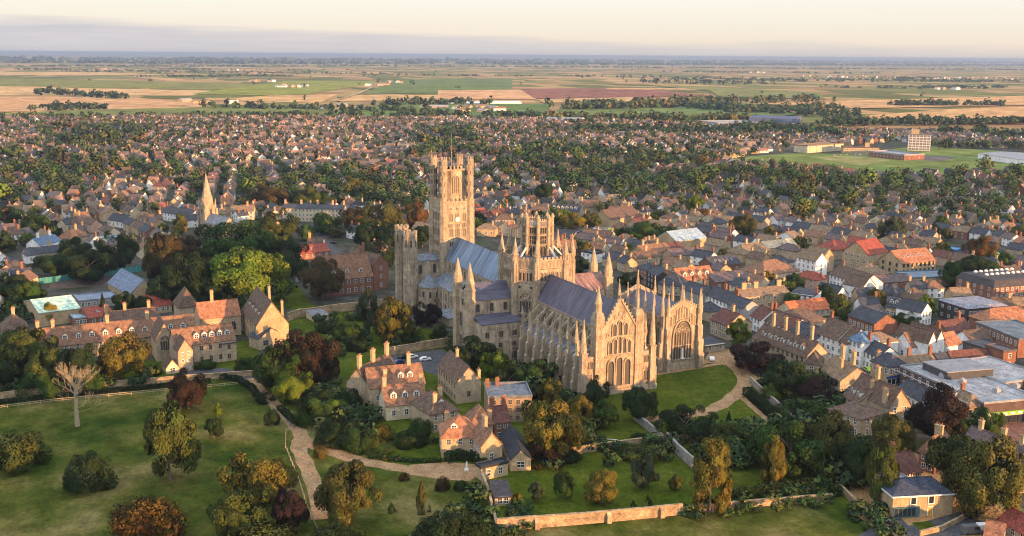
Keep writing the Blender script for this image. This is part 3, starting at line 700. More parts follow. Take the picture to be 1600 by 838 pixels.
def house(name, cat, label, x0, y0, x1, y1, ez, D, rh, kind, roof, wall, ch=(), dm=0, win=(2,4), side=(1,2), lside=None, cc=None, sky=0, wk='rect', ww=1.05, wh=None, group=None, lm=None, wm=('white','glass'), dv=.32, dmx=(-.42,.42), chh=3.0, chw=1.2, parts=True):
    a = Vector((x0,y0)); c = Vector((x1,y1)); L = (c-a).length; rz = math.atan2(c.y-a.y, c.x-a.x); m = (a+c)/2
    L = round(L,1); t = thing(name, label, cat, (m.x,m.y,0), rz, group)
    wc = WC[wall] if isinstance(wall,str) else wall; rc = RC[roof] if isinstance(roof,str) else roof
    wme, rme = house_meshes(L, D, ez, rh, kind)
    wo = ob('wall', wme, t, col=wc); ro = ob('roof', rme, t, col=rc)
    n = max(1, round(L/9)); d_ = Vector((-math.sin(rz), math.cos(rz)))
    for i in range(n):
        p = a+(c-a)*((i+.5)/n)
        for k in range(max(1,round(D/9))): q = p+d_*(D*(k+.5)/max(1,round(D/9))); OCC.append((q.x,q.y,6.2))
    if lm: LM.append((lm, m.x+d_.x*D/2, m.y+d_.y*D/2))
    if not parts: return t
    cco = cc or (WC['brick'] if wall not in ('stone','cream','buff') else WC['buff'])
    if isinstance(cco,str): cco = WC[cco]
    for q in ch:
        u, v = q if isinstance(q,tuple) else (q,.5)
        x, y = u*L, v*D
        if kind == 'x' and not isinstance(q,tuple): x, y = 0, (u+.5)*D
        x = max(-L/2+.7,min(L/2-.7,x)); y = max(.6,min(D-.6,y))
        ob('chimney', chim_mesh(chw,.85,chh,3), t, (x,y,hz(L,D,ez,rh,kind,x,y)-.4), 0 if kind != 'x' else math.pi/2, cco)
    k = rh/(D/2)
    for i in range(dm):
        x = (dmx[0]+(dmx[1]-dmx[0])*(i+.5)/dm)*L; y = D/2*dv
        ob('dormer', dormer_mesh(), ro, (x,y,ez+rh*dv+.15), 0, rc)
    for i in range(sky):
        x = (-.35+.7*(i+.5)/sky)*L; y = D/2*.5; s = ob('skylight', skyl_mesh(), ro, (x,y,ez+rh*.5)); s.rotation_euler = (math.atan(k),0,0)
    def rows(wn, ln, put, w_, top):
        r_, c_ = wn
        for i in range(r_):
            sh = top/r_; h_ = wh or min(1.7, sh*.52)
            for j in range(c_): put(-ln/2+ln*(j+.5)/c_, sh*i+sh*.30, w_, h_)
    if win:
        rows(win, L-1, lambda u,z,w_,h_: ob('window', win_mesh(w_,round(h_,1),wk,2 if wk != 'round' else 1,fw=.12,proud=.1,mats=wm,trans=1), t, (u,0,z)), ww, ez)
    for sd_, sx in ((side,1),(lside,-1)):
        if sd_: rows(sd_, D-1, lambda u,z,w_,h_: ob('window', win_mesh(w_,round(h_,1),wk,2 if wk != 'round' else 1,fw=.12,proud=.1,mats=wm,trans=1), t, (sx*L/2,D/2+u,z), sx*math.pi/2), ww, ez)
    return t
H = house
WS = ('stone2','glass')
# --- gravel-court houses south of the cathedral
H('house','house','cream-walled house with brown tiled roof and three white dormers beside the lawn',146.7,-80.5,148.0,-67.5,5,10,5.0,'gable','tile','cream',ch=(-.49,.49),dm=3,win=(1,3),side=(1,2),lside=(1,1),cc='buff',lm='the cream dormered house')
H('house','house','long tiled house with lit orange roof slope directly behind the cream dormered house',131.7,-81.0,132.9,-62.5,6.5,10,5.2,'gable','tile','stone',ch=(.28,(-.2,.15)),dm=2,win=(1,4),cc='buff',dmx=(.0,.34),chh=4)
H('house','house','stone gabled wing with three tall glowing chimneys west of the cream dormered house',122.0,-85.8,128.2,-80.4,6.5,20,5,'x','brown','stone',ch=((0,.08),(.0,.5),(0,.95)),win=(1,1),side=None,lside=(1,5),cc='buff',chh=4.2,chw=1.8)
H('cottage','cottage','small brown-roofed stone lean-to below the glowing chimney wing',122.9,-85.5,124.2,-82.5,3,5,2.5,'hip','tile','stone',win=(1,1))
H('house','house','brown hip-roofed house squeezed between the cream house and the crenellated deanery',162.9,-72.0,161.9,-62.5,6,13,4.5,'hip','brown','stone',ch=((-.2,.2),(.2,.5)),dm=1,win=(2,3))
H('house','house','golden gravel-court house with orange hipped roof and white sash windows',183.3,-76.3,186.6,-66.3,6.2,11,4.6,'hip','orange','buff',ch=((-.3,.85),),win=(2,3),lside=(2,2),dm=1,dmx=(-.5,.2),cc='buff',lm='the golden gravel-court house')
H('house','house','gable-ended golden wing with one upper window facing the walled garden',183.6,-67.8,193.4,-68.5,6,6.2,3.6,'gable','tile','buff',ch=((-.1,.5),),win=(2,4),side=(1,1),cc='buff',chh=3.4,chw=2.4)
H('house','house','brown hipped rear wing behind the golden gravel-court house',178.8,-65.6,180.4,-59.2,7,9,4.2,'hip','tile','stone',ch=((.45,.2),),win=(1,2))
H('outbuilding','outbuilding','flat-roofed stone annex with two white windows below the golden gable',202.9,-72.6,202.0,-64.3,3.4,3,.5,'flat',(.03,.033,.04),'buff',win=(1,2),side=None)
H('barn','barn','dark slate-roofed barn running back beside the golden gravel-court house',180.1,-56.5,199.8,-62.5,3.6,5.6,2.6,'gable',(.03,.034,.045),'buff',win=(1,3),side=(1,1),ww=2.0,wh=1.6)
H('shed','shed','low slate-roofed garden shed against the side wall of the walled garden',219.7,-76.1,220.7,-72.0,2.6,7,1.6,'pent',(.03,.034,.045),'buff',win=(1,2),side=None)
H('hall','hall','long grey-roofed stone house with dark glazed gable in front of the south transept',119.0,-52.6,140.0,-54.3,7.5,8.5,4.8,'gable','brown','stone',ch=((-.1,.5),(.49,.95)),win=(2,7),side=(1,1),wm=WS,lm='the dark glazed gable')
H('deanery','house','crenellated flat lead-roofed stone house half hidden by the big golden tree',160.9,-52.1,165.1,-39.3,7.6,14,.8,'flat','grey',(.27,.20,.14),ch=((-.45,.8),(-.2,.9)),win=(3,5),side=(3,2),wm=WS,lm='the crenellated lead-roofed house')  # wall stone set darker: the shade over this front is in its colour
H('house','house','dark red-roofed block with white windows before the crenellated house',176.4,-57.1,176.8,-51.9,5.8,8,3.6,'gable','maroon','brick',ch=(.4,-.4),win=(2,2))
# --- King's school range and neighbours
H('school_range','school building','very long brown-tiled stone range with a row of eleven white dormers',35.8,-177.2,34.2,-119.7,6.2,10.5,5.6,'gable','tile','stone',ch=(-.47,-.38,-.05,.2),dm=11,win=(2,14),cc='buff',lm='the eleven-dormer range',dv=.28,dmx=(-.44,.46))
H('school_hall','school building','medieval hall with orange lit tiles and three arched windows',24.2,-116.8,23.0,-100.5,8.5,10,5.4,'gable','orange','stone',ch=(-.12,),win=(1,3),wk='lancet',ww=1.8,wh=3.4,wm=WS,cc='buff',chh=4.6)
H('school_range','school building','shorter brown-tiled range with five white dormers beside the school chapel',61.7,-131.3,59.3,-109.6,8.2,9.5,5.0,'gable','tile','stone',dm=5,win=(2,6),dmx=(-.2,.45),wm=WS,dv=.3)
H('porch_tower','school building','square stone porch block at the right end of the five-dormer range',60.1,-114.8,59.5,-109.4,7,6,.7,'pent','slate','stone',win=(2,1),side=(1,1),wm=WS)
H('school_chapel','chapel','steep gabled stone chapel with one big traceried window',50.8,-136.8,50.7,-130.2,8.5,13,6.2,'x','brown','stone',win=None,side=None,lm='the school chapel')
H('stair_tower','school building','narrow gabled stone tower with tiny square windows beside the school chapel',67.4,-131.3,66.9,-126.1,8,7,4,'x','brown','stone',win=(3,2),side=None,ww=.8,wh=.9)
H('lodge','lodge','little pale gabled lodge at the foot of the school chapel',68.3,-135.8,68.1,-131.2,2.4,7,3.0,'x','brown','cream',win=(1,1),side=None,ww=1.6,wh=1.3)
H('great_hall','hall','steep-gabled medieval great hall with glowing lit gable end',16.3,-98.7,46.2,-99.2,9,12.5,9,'gable','brown','buff',ch=((.42,.85),(.1,.62)),win=(2,6),side=(1,1),dm=4,wk='lancet',ww=1.4,wh=2.6,wm=WS,cc='buff',chh=6.,lm='the great hall')
H('annex','house','grey slate-roofed annex with mullioned windows in front of the great hall',49.1,-99.0,45.2,-88.5,4.6,7,3.2,'x','slate','stone',win=(1,2),side=None,ww=2.2,wh=1.9,wm=WS)
H('outbuilding','outbuilding','dark pyramid-roofed block tucked behind the long dormer range',-4.8,-120.8,-5.1,-112.5,7,12,7,'hip','brown','stone',win=(1,3))
H('school_range','school building','brown-roofed back range parallel to the long dormer range',3.1,-149.8,0.9,-130.1,5.6,8,3.2,'gable','brown','stone',ch=(-.48,-.1,.38),win=(1,5),cc='buff')
H('school_hall','school building','single-storey hall with bright red roof below the dark wood',-26.1,-130.8,-28.4,-120.6,3.6,11,4,'gable','red','buff',win=(1,4),lm='the bright red-roofed hall')
H('sports_hall','sports hall','big sports hall with pale mint-green roof and blue ridge band',-22.1,-174.0,-25.3,-158.1,6,27,3,'gable','mint','buff',win=(1,2),side=(1,3),lm='the mint-roofed sports hall')
H('gymnasium','sports hall','steep blue-grey roofed gymnasium with blank tan gable beside the tennis courts',-89.7,-141.9,-57.6,-135.3,3.2,14,6.0,'gable',(.15,.19,.27),'buff',win=None,side=None,lm='the blue-grey gymnasium')
H('outbuilding','outbuilding','flat sky-blue roofed block beside the mint-roofed sports hall',-16.0,-161.0,-16.9,-154.5,3.4,11,.3,'flat','sky','brick',win=(1,4),side=None)
H('outbuilding','outbuilding','wide flat grey-blue roofed school block by the tennis courts',-49.0,-157.3,-50.5,-141.1,3.4,14,.4,'flat',(.16,.20,.27),'grey',win=(1,6))
H('outbuilding','outbuilding','red-tiled low school block with white rooflight',-15.1,-155.4,-18.2,-145.4,3.6,13,3.,'gable','red','brick',sky=1,win=(1,3))
H('house','house','dark hipped house at the left edge beside the mint-roofed sports hall',-1.1,-187.8,-1.6,-178.6,4.5,13,5,'hip','brown','buff',win=(1,3),ch=((0,.5),))
# --- bishop's palace corner
H('bishops_palace','palace','large red-brick palace with steep tiled roof and two rows of dormers',-30.6,-51.8,-33.2,-27.1,8.2,15,10,'gable','tile','brick',ch=(.38,),dm=3,win=(2,7),side=None,ww=1.4,lm='the red-brick palace',dv=.2)
H('palace_wing','palace','tall gabled brick tower block at the right end of the palace',-36.5,-25.9,-39.9,-17.1,12.5,13,4.5,'x','brown','brick',win=(3,1),side=(3,1),ch=())
H('palace_wing','palace','rear brick gable of the palace rising behind its dormered roof',-48.0,-30.4,-51.6,-21.4,13,10,5,'x','brown','brick',win=(1,1),ch=((0,.1),),side=None)
H('range','outbuilding','long low red-tiled range behind the copper tree at the palace',-124.7,-41.7,-131.1,-20.9,3.6,11,3.5,'gable','red','brick',win=(1,5),sky=1)
H('house','house','half-timbered white-gabled house beside the road behind the palace',-143.3,-31.2,-139.0,-23.5,4.5,9,4.4,'gable','brown','white',ch=(-.46,),win=(1,3),side=(2,2),cc='orange' if False else 'buff',lm='the half-timbered house')
H('outbuilding','outbuilding','light blue metal-roofed shed beside the bright green trees',-69.7,-55.6,-74.6,-46.5,3.6,20,1.2,'x','sky','grey',win=(1,1),side=None)
H('terrace','terrace','long pale three-storey terrace with rows of sash windows and low slate roof',-271.1,-15.1,-249.9,21.1,9,11,2.2,'gable','slate','cream',ch=(-.49,-.22,.05,.3,.49),win=(3,16),lside=(3,2),cc='buff',lm='the pale three-storey terrace',wh=1.5)
H('house','house','cream two-storey house with stone roof right of the church spire',-289.7,-46.3,-284.0,-31.9,6,9,3.2,'gable','tan','cream',ch=(.2,),win=(2,6),cc='buff')
H('cottage','cottage','low tan-roofed cottage between the church tower and the cream two-storey house',-294.5,-53.7,-291.4,-46.1,4,9,3,'gable','tan','buff',win=(1,2),ch=(-.3,))
H('terrace','terrace','long white terrace with slate roof left of the church spire',-307.6,-89.7,-279.3,-75.0,5.5,10,3.4,'gable','slate','white',ch=(-.48,.45),win=(2,9),lm='the white terrace by the church')
# --- left-hand town
H('villa','house','white hip-roofed villa with dark windows at the left edge',-237.6,-185.8,-239.5,-175.2,6,9,3.4,'hip','brown','white',ch=((-.4,.5),(.3,.7)),win=(2,4),side=(2,2),lm='the white hip-roofed villa')
H('house','house','grey slate house joined to the right of the white hip-roofed villa',-244.8,-175.1,-250.2,-169.8,5,8,3,'gable','slate','stone',win=(2,2))
H('house','house','white house with vivid blue slate roof and two white chimneys',-202.6,-168.4,-213.9,-156.5,4.8,10,3.4,'gable','blue','white',ch=(-.25,.28),win=(1,4),lside=(1,2),cc='white',lm='the vivid blue-roofed house')
H('range','house','long dark slate range below the blue-roofed white house',-178.1,-175.8,-183.1,-157.4,4,9,2.8,'gable','slate','stone',win=(1,6),ch=(.2,))
H('cottage','cottage','white lean cottage wing in front of the long slate range',-171.8,-176.2,-173.7,-170.9,4.4,4,1.2,'pent','slate','white',win=(1,1))
H('cottage','cottage','long low white cottage with slate roof near the left edge',-117.0,-183.9,-118.1,-174.4,4.2,8,3.,'gable','slate','white',win=(1,3),side=(1,1),ch=(.1,),lm='the long low white cottage')
H('house','house','pink-walled gabled house with blue slate roof by the tennis courts',-129.6,-154.7,-131.6,-148.2,4.8,9,3.4,'x','blue','pink',win=(2,2),ch=((.3,.5),),lm='the pink gabled house')
H('house','house','tan house with broad brown hipped roof behind the pink gabled house',-217.6,-150.8,-227.8,-139.7,4.6,11,4.4,'hip','brown','buff',ch=((.1,.5),),win=(1,4))
H('house','house','gabled tan house left of the broad brown hipped roof',-228.2,-157.2,-223.1,-150.9,4.5,10,3.4,'x','brown','buff',win=(1,2),side=None)
H('shop','shop','flat pale green-roofed building with white front',-216.6,-138.7,-217.7,-129.5,3.6,10,.4,'flat','green','white',win=(1,4))
H('shop','shop','flat pale blue-roofed building right of the green-roofed one',-215.2,-129.3,-220.9,-119.1,3.6,9,.4,'flat','sky','grey',win=(1,5))
H('house','house','slate-roofed cream house with two end chimneys in the left town',-275.0,-151.0,-281.5,-142.4,5,8,3.2,'gable','slate','cream',ch=(-.48,.46),win=(2,3),lside=(1,1))
H('house','house','buff gabled hall with brown roof right of the slate cream house',-274.7,-143.1,-291.1,-133.2,5,10,4,'hip','brown','buff',ch=(0,),win=(1,3))
H('house','house','slate house with one bright white gable end in the left town',-293.5,-124.9,-278.1,-116.4,4.2,9,4,'gable','slate','white',win=(1,4),side=(1,1))
H('house','house','small white-gabled slate house left of the long slate range',-152.1,-184.5,-154.2,-180.3,4,8,3,'gable','slate','white',win=(1,2))
# --- High Street range and its neighbours
H('almonry_range','terrace','long grey-brown stone range with seven white dormers and tall pale chimneys facing the green',127.6,73.1,158.0,73.4,6.2,11,5,'gable','brown','stone',ch=(-.33,-.1,.12,.38),dm=7,win=(2,11),cc='buff',chh=5.5,lm='the seven-dormer range',wm=WS,dv=.3)
H('house','house','square hip-roofed stone bay at the right end of the seven-dormer range',167.1,65.2,171.0,68.4,7.4,8,3.4,'hip','brown','stone',win=(2,1),side=(2,1),lside=(2,1))
H('range','terrace','plain tan-roofed stone range running on from the seven-dormer range',168.8,70.4,183.6,66.7,5.4,12,4.4,'gable','tan','stone',ch=(-.2,.3,(.2,.2)),win=(2,5),cc='buff',chh=5,chw=2)
H('house','house','brown-roofed stone house with white-fronted dormers above the small courtyard',194.5,58.0,203.5,55.7,5,12,4,'gable','brown','stone',dm=2,win=(2,3),ch=(.3,),cc='buff')
H('house','house','tall gabled stone house with orange chimney beside the dark red tree',213.9,59.0,214.3,67.5,6.5,18,5.4,'x','brown','stone',ch=((-.42,.15),(.0,.6)),win=(2,2),side=None,cc='buff',chh=4.5,chw=1.6)
H('house','house','low brown-hipped stone house with tall french windows on the courtyard',218.6,43.6,216.7,55.3,6.2,12,2.,'hip','brown','stone',win=(2,2),lside=(2,4),wm=('white','glass'))
H('house','house','white three-storey high street house with brown roof',137.2,95.6,149.4,95.2,8.2,13,5.2,'gable','brown','white',ch=(-.48,),win=(3,4),side=None,lm='the white three-storey house')
H('house','house','pale blue-white house right of the white three-storey house',148.6,95.9,154.2,96.2,7.8,12,5,'gable','brown','white',win=(3,2),side=None)
H('house','house','tall white house with hipped blue slate roof on the high street',153.4,96.7,160.4,97.0,9.5,9,3,'hip','blue','white',win=(3,3),side=(3,1),ch=(.4,))
H('house','house','cream-lit white house with flat brown hipped roof behind the high street',157.4,104.0,157.3,117.8,7.5,10,2.6,'hip','tan','white',win=(1,1),side=(1,1),lm='the flat brown hip')
H('house','house','white house with slate roof and shopfront on the high street bend',158.9,98.7,168.7,97.5,6.5,9,3.2,'gable','slate','white',win=(2,4),side=None,ch=(.4,))
H('corner_shop','shop','tan corner house with hipped slate roof above a blue shopfront',181.7,90.4,181.6,98.1,6.8,9,3.4,'hip','slate','buff',win=None,side=None,ch=((-.2,.9),),lm='the tan corner shop')
H('terrace','terrace','low white range with sunlit tan roof right of the corner shop',183.1,96.6,185.0,112.8,4.6,11,4.2,'gable','tan','white',ch=(-.2,.35),win=(2,7),wh=1.1,lm='the sunlit tan roof')
H('house','house','small slate-roofed white house between the sunlit tan roof and the long brown roof',185.6,112.2,185.5,117.8,4.6,11,4.2,'gable','slate','white',win=(2,2),wh=1.1)
H('terrace','terrace','long dark brown roof over a yellow upper storey with shopfronts',185.4,117.6,188.6,137.2,4.6,10,4.6,'gable','maroon',(.5,.34,.14),win=(1,5),ch=())
H('house','house','narrow brown-brick tower house with flat roof and three storeys of windows',190.7,134.2,191.3,139.9,9.5,9,.5,'flat','mauve','brick',win=(3,1),side=(3,1))
H('house','house','white gable-ended house with red tiled roof in the back yards',162.1,119.9,161.9,128.5,6,9,4.4,'gable','tile','white',lside=(1,1),win=None,side=None,lm='the red-roofed white gable')
H('house','house','tall white gable with arched doorway between two red roofs',166.7,123.3,165.8,128.0,8.5,14,4,'x','brown','white',win=(1,1),side=None)
H('house','house','second tall white gable, joined right of the one with arched doorway',165.8,128.0,165.6,132.4,8.5,14,4,'x','brown','white',win=(1,1),side=None,ch=((0,.1),))
H('house','house','red-roofed white cottage right of the twin white gables',165.0,134.9,164.5,143.0,5.6,9,3.6,'gable','orange','white',win=(1,1),side=None)
H('house','house','low white gabled wall-house lit pale beside the flat-roofed yard',159.7,152.8,160.3,163.8,4.4,9,2.8,'gable','brown','white',win=None,side=(1,1))
H('office','office','dark curved-front office with pale flat roof and white square windows',129.6,183.4,132.0,204.4,7.5,18,1.0,'mans',(.22,.22,.26),'dark',win=(2,9),lside=(2,4),side=None,ww=1.3,wh=1.3,lm='the dark office')
H('shop_range','shop','long brick range with flat grey roof stepping down to the right edge',147.6,168.1,174.1,161.6,7,18,.5,'flat',(.13,.15,.17),'brick',win=(2,10),side=None)
H('shop_range','shop','orange hip-roofed brick range behind the long flat grey roof',146.2,177.7,149.4,201.9,6,12,4.2,'hip','orange','brick',win=(1,6))
H('apartment_block','flats','large brick apartment block with dark mansard and glowing rooflights',106.2,225.1,108.6,252.6,8.5,24,3,'mans',(.06,.055,.06),'brick',win=(3,9),lside=(3,5),side=None,lm='the mansard brick block')
H('supermarket','shop','big flat grey-roofed store with a green sign above its windows',225.0,86.8,228.1,106.6,7,42,.4,'flat','pale',(.10,.07,.065),win=None,side=None,lside=(2,10),lm='the flat grey-roofed store')
H('shop','shop','second flat grey-roofed store block with dark upper wall',212.3,110.6,213.0,130.4,7,26,.4,'flat','pale',(.08,.075,.08),win=(1,3),side=None,lside=(1,4))
H('house','house','small square hip-roofed stone house in front of the flat-roofed store',222.4,83.5,223.0,89.6,5.6,10,3.4,'hip','tan','stone',win=(2,1),side=(2,1),ch=((.2,.8),),cc='brick')
# --- lower right
H('new_house','house','modern stone house with blue slate hipped roof and white eaves beside the huge golden tree',265.6,11.0,270.2,26.3,5.6,11,2.4,'hip',(.045,.056,.085),'buff',win=None,side=None,lside=None,lm='the modern blue-slate house')
H('cottage','cottage','dark red-roofed low cottage behind the modern blue-slate house',248.7,25.9,250.5,35.8,2.8,10,3.8,'gable','maroon','grey',ch=(-.1,),win=(1,6))
H('house','house','brick hip-roofed house left of the long dark roof by the plaza',244.2,41.1,248.6,42.6,5.6,12,4,'hip','tile','brick',ch=((.0,.5),),win=(2,2),cc='buff',chw=2.2)
H('long_house','house','long dark-roofed building with glowing brick end gable beside the plaza',248.2,50.1,267.9,51.2,5.6,12,6.2,'gable','mauve','buff',ch=(-.35,.02,.3),win=(1,6),cc='buff',side=(2,2))
H('outbuilding','outbuilding','red-roofed outbuilding at the bottom right corner',281.0,29.7,291.2,28.1,2.8,7,2.6,'gable','red','stone',win=(1,3))
H('outbuilding','outbuilding','small rust-roofed shed at the bottom edge near the parked van',286.1,19.4,289.3,21.6,2.6,7,2.4,'gable','orange','brick',win=(1,1))
# --- middle right town
H('shopping_arcade','shop','long orange-tiled hall with six white rooflights and timber-banded walls',35.8,237.9,36.2,262.1,6.4,16,5.6,'gable','orange','buff',sky=6,win=(2,8),side=None,lside=(2,3),wm=('darkpaint','glass'),lm='the orange rooflight hall')
H('hall','hall','bright red-roofed gabled hall with windowed west gable',19.3,230.9,14.5,249.3,8.5,16,6.4,'gable','red','buff',win=(2,4),lside=(3,4),lm='the bright red gabled hall')
H('hall','hall','dark red hipped hall left of the bright red gabled hall',-12.7,236.0,-14.7,252.7,5.6,14,4.2,'hip','red','buff',win=(2,4),lside=(2,2),ww=1.3)
H('inn','inn','white inn with rows of dark windows and two glowing gable ends',6.2,193.8,20.3,194.7,8.2,8,4,'gable','tan','white',win=(3,4),side=(1,1),lm='the white inn')
H('inn','inn','rear half of the white inn with its second glowing gable',0.3,204.2,13.2,205.9,8.2,8,4.2,'gable','tan','buff',win=None,side=(1,1))
H('market_hall','hall','broad rust-brown hipped roof on a pale wall in the middle of town',25.3,157.9,23.0,182.0,4.6,18,5.2,'hip','tile','cream',win=(1,4),lm='the broad rust-brown hip roof')
H('house','house','sunlit orange roof with four dormers above the Lady Chapel pinnacles',24.9,108.4,25.2,128.6,5.6,12,5,'gable','orange','cream',dm=4,win=(1,6),lm='the four orange dormers')
H('shop_range','shop','long mauve-brown low roof right of the sunlit orange roof',30.1,125.2,29.6,147.6,4.6,15,3.,'gable','mauve','brick',win=(1,6))
H('hall','hall','big metal hall with pale blue roof and plain brown gable',-69.1,168.1,-73.7,192.3,6.2,17,4.6,'gable','sky','buff',win=None,lm='the pale blue-roofed hall')
H('range','terrace','long red-brown roof below the pale blue metal-roofed hall',-49.2,133.3,-51.7,153.3,4.8,11,3.6,'gable','tile','buff',win=(1,7),ch=(-.3,.2),lm='the long red-brown roof')
H('house','house','dark brown roof at the right end of the long red-brown roof',-52.7,153.9,-54.9,164.8,4.6,11,3.2,'gable','maroon','brick',win=(1,3))
H('house','house','brown-roofed house with sunlit tan wall and round arches',-37.8,121.0,-39.0,137.6,4.8,8,3.,'gable','brown','buff',win=(1,5),ch=(.1,))
H('range','house','mauve roof over a plain wall beside the brick skylight house',-38.3,145.0,-37.5,167.2,4.4,10,3.,'gable','mauve','buff',win=(1,5),ch=(.48,))
H('house','house','twin sunlit tan gables with slate roof behind the north transept',-38.4,107.9,-39.6,119.3,4.6,10,3.,'x','slate','buff',win=(1,2),ch=((.3,.3),))
H('georgian_house','house','tall dark brick georgian house with slate hip and white sashes',-3.1,101.0,7.3,100.5,8,10,2.6,'hip','slate','brick',win=(3,3),side=None,ch=((.4,.5),),lm='the dark brick georgian house')
H('georgian_house','house','second slate-roofed georgian house to the right of the dark brick one',7.0,100.7,18.4,99.4,7.6,10,2.8,'gable','slate','dark',win=(3,3),ch=(.48,),cc='buff')
H('house','house','steep grey-slate roof beside the sunlit orange dormers',23.4,96.7,32.6,103.6,5,11,5,'hip','slate','stone',win=(2,3),side=None)
H('house','house','grey-green house with white windows left of the white slate terrace',40.1,98.3,55.5,99.4,6,10,3.,'gable','slate',(.28,.28,.24),win=(2,5),side=None,ch=(-.3,.2))
H('terrace','terrace','white-walled terrace under dark slate directly right of the Lady Chapel pinnacles',54.9,101.6,74.0,100.1,6,10,3.4,'gable','slate','white',win=(2,6),side=None,ch=(.0,.45),lm='the Lady Chapel terrace')
H('house','house','tan-grey slate house right of the white slate terrace',77.2,97.7,87.8,98.0,6.6,10,3.,'gable','slate','grey',win=(2,4),side=None,ch=(-.48,))
H('house','house','stone house with maroon roof and white windows by the cathedral lane',97.0,75.1,108.7,75.2,6.4,12,4,'gable','maroon','stone',win=(2,4),side=(2,2),ch=(.1,),cc='buff')
H('shed','shed','flat slate-blue sheds on the lane behind the white parked car',120.4,56.8,120.2,65.9,2.6,9,.5,'pent','slate','stone',win=(1,3))
H('house','house','small slate pavilion roof next to the Lady Chapel buttress',80.1,86.4,79.5,94.1,4.6,8,3.2,'hip','slate','stone',win=(1,2))
H('house','house','red-roofed white house at the top of the high street',96.6,95.4,105.6,94.0,6,10,4,'gable','maroon','white',win=(2,3),side=None,ch=(.45,))
H('house','house','pale grey house with dark roof on the high street',105.2,95.7,115.5,95.3,6,10,4,'gable','brown','white',win=(2,4),side=None,ch=(-.48,))
H('house','house','white house with dark red roof between two grey-roofed high street houses',115.5,95.3,123.3,95.1,6,10,4,'gable','maroon','white',win=(2,3),side=None)
H('house','house','white house with stepped parapet on the high street',125.4,93.3,132.9,93.4,6.4,9,3.4,'gable','slate','white',win=(2,3),side=None)
H('house','house','slate-roofed house just left of the white three-storey house',132.5,93.8,139.7,93.6,6,10,3.6,'gable','slate','white',win=(2,3),side=None)
H('range','outbuilding','long low bright orange-red roof in the yards behind the high street',91.1,122.0,91.1,143.6,3.4,10,3.6,'gable',(.42,.13,.06),'cream',win=(1,7),lm='the bright orange-red yard roof')
H('terrace','terrace','tan parapet terrace with three big square chimneys',69.4,112.0,70.1,137.5,6.6,10,2.4,'gable','tan','buff',ch=(-.35,-.1,.4),win=(2,8),cc='buff',chw=2.2,lm='the three-chimney terrace')
H('house','house','modern dark and white house with brick end stack',69.2,138.7,78.8,144.2,6,9,1.2,'pent','slate','white',win=(2,4),ch=(.47,),cc='brick')
H('house','house','white gabled house with slate roof behind a dark round tree',77.7,157.8,75.7,166.8,4.6,12,4,'x','slate','white',win=(1,1),side=None)
H('house','house','brick house with five small rooflights and glowing gable end',-1.8,145.8,-3.3,165.1,5.2,11,3.8,'gable','slate','brick',sky=5,win=(1,4),side=(1,1),lm='the five-rooflight house')
H('terrace','terrace','white terrace with long brown roof in the middle right of town',39.5,187.2,65.3,185.0,5.6,12,4.2,'gable','brown','white',win=(2,9),side=None,ch=(-.4,),lm='the brown-roofed white terrace')
H('house','house','white gabled end house with dark shopfront below the white terrace',72.4,178.4,70.3,188.2,6,11,4,'x','brown','white',win=(2,2),side=None)
H('house','house','low tan pyramid roof in front of the orange hall with rooflights',42.1,208.1,43.0,222.9,3.8,13,4.2,'hip','tan','cream',win=(1,4))
H('range','shop','long mauve-grey low roof below the tan pyramid roof',59.7,195.1,61.9,219.8,4,10,2.6,'gable','mauve','brick',win=(1,4))
H('house','house','dark slate house with pale blue wall behind the high street yards',79.0,181.7,87.6,184.4,4.6,10,4,'hip','slate','sky' if False else 'grey',win=(1,3))
H('house','house','brown hipped cottage right of the dark slate house',85.7,187.0,95.1,188.6,4,10,4,'hip','brown','brick',win=(1,2),dm=1)
H('shop','shop','flat blue-grey roofed supply store in front of the dark round trees',60.1,221.1,66.3,248.1,4.2,16,.5,'flat',(.12,.17,.22),'buff',win=(1,6),side=None)
H('range','house','long dark slate roof over the back yards behind the high street',109.6,136.4,126.1,135.4,5,12,3.6,'gable','slate','brick',win=(1,6),side=None)
H('house','house','white gable with dark slate roof beside the green yard tree',115.1,143.5,114.3,153.4,5,8,3.2,'gable','slate','white',win=None,lside=(1,1))
H('house','house','huge plain brown slope behind the white three-storey house',111.7,105.9,109.9,124.1,4.6,14,4.,'hip','brown','stone',win=None)
H('house','house','timbered gable with orange lit end among the back yards',103.7,162.9,109.6,164.4,5.2,9,4,'gable','slate','buff',win=(1,3),dm=2,side=(1,1))
H('house','house','half-timbered black and white house with slate roof in the back yards',122.8,164.3,121.0,172.0,6.4,12,3.6,'x','slate','white',win=(2,3),side=None,ww=.9)
H('house','house','brown double roof with pots behind the red-roofed white cottage',148.0,153.6,147.3,167.4,4.6,10,3.6,'gable','maroon','brick',ch=(.3,),win=None)
H('house','house','dark flat-roofed annex with four windows beside the narrow tower house',173.1,144.0,172.8,154.9,5.4,9,.4,'flat','slate',(.12,.11,.11),win=(1,4),side=None)
H('house','house','white L-shaped pub with slate roof left of the flat grey-roofed store',194.0,82.0,208.5,78.1,4,7,3,'gable','slate','white',win=(1,5),side=None)
H('house','house','tan L-shaped hall roof with pale north slope left of the market roofs',-23.9,181.3,-27.3,204.0,5,13,4.4,'hip','tan','buff',win=(1,4),ch=((-.1,.5),(.3,.5)))
H('hall','hall','pale sunlit cream roof beside the tan hall roof',-38.8,209.5,-40.6,233.0,4.2,10,3.2,'gable',(.46,.36,.25),'cream',sky=1,win=(1,4))
H('house','house','grey georgian house with four rows of windows beyond the octagon',-171.6,98.5,-167.3,109.1,8.6,10,3,'hip','brown','stone',win=(3,5),ch=((-.4,.5),(.45,.3)),cc='buff',lm='the grey georgian house')
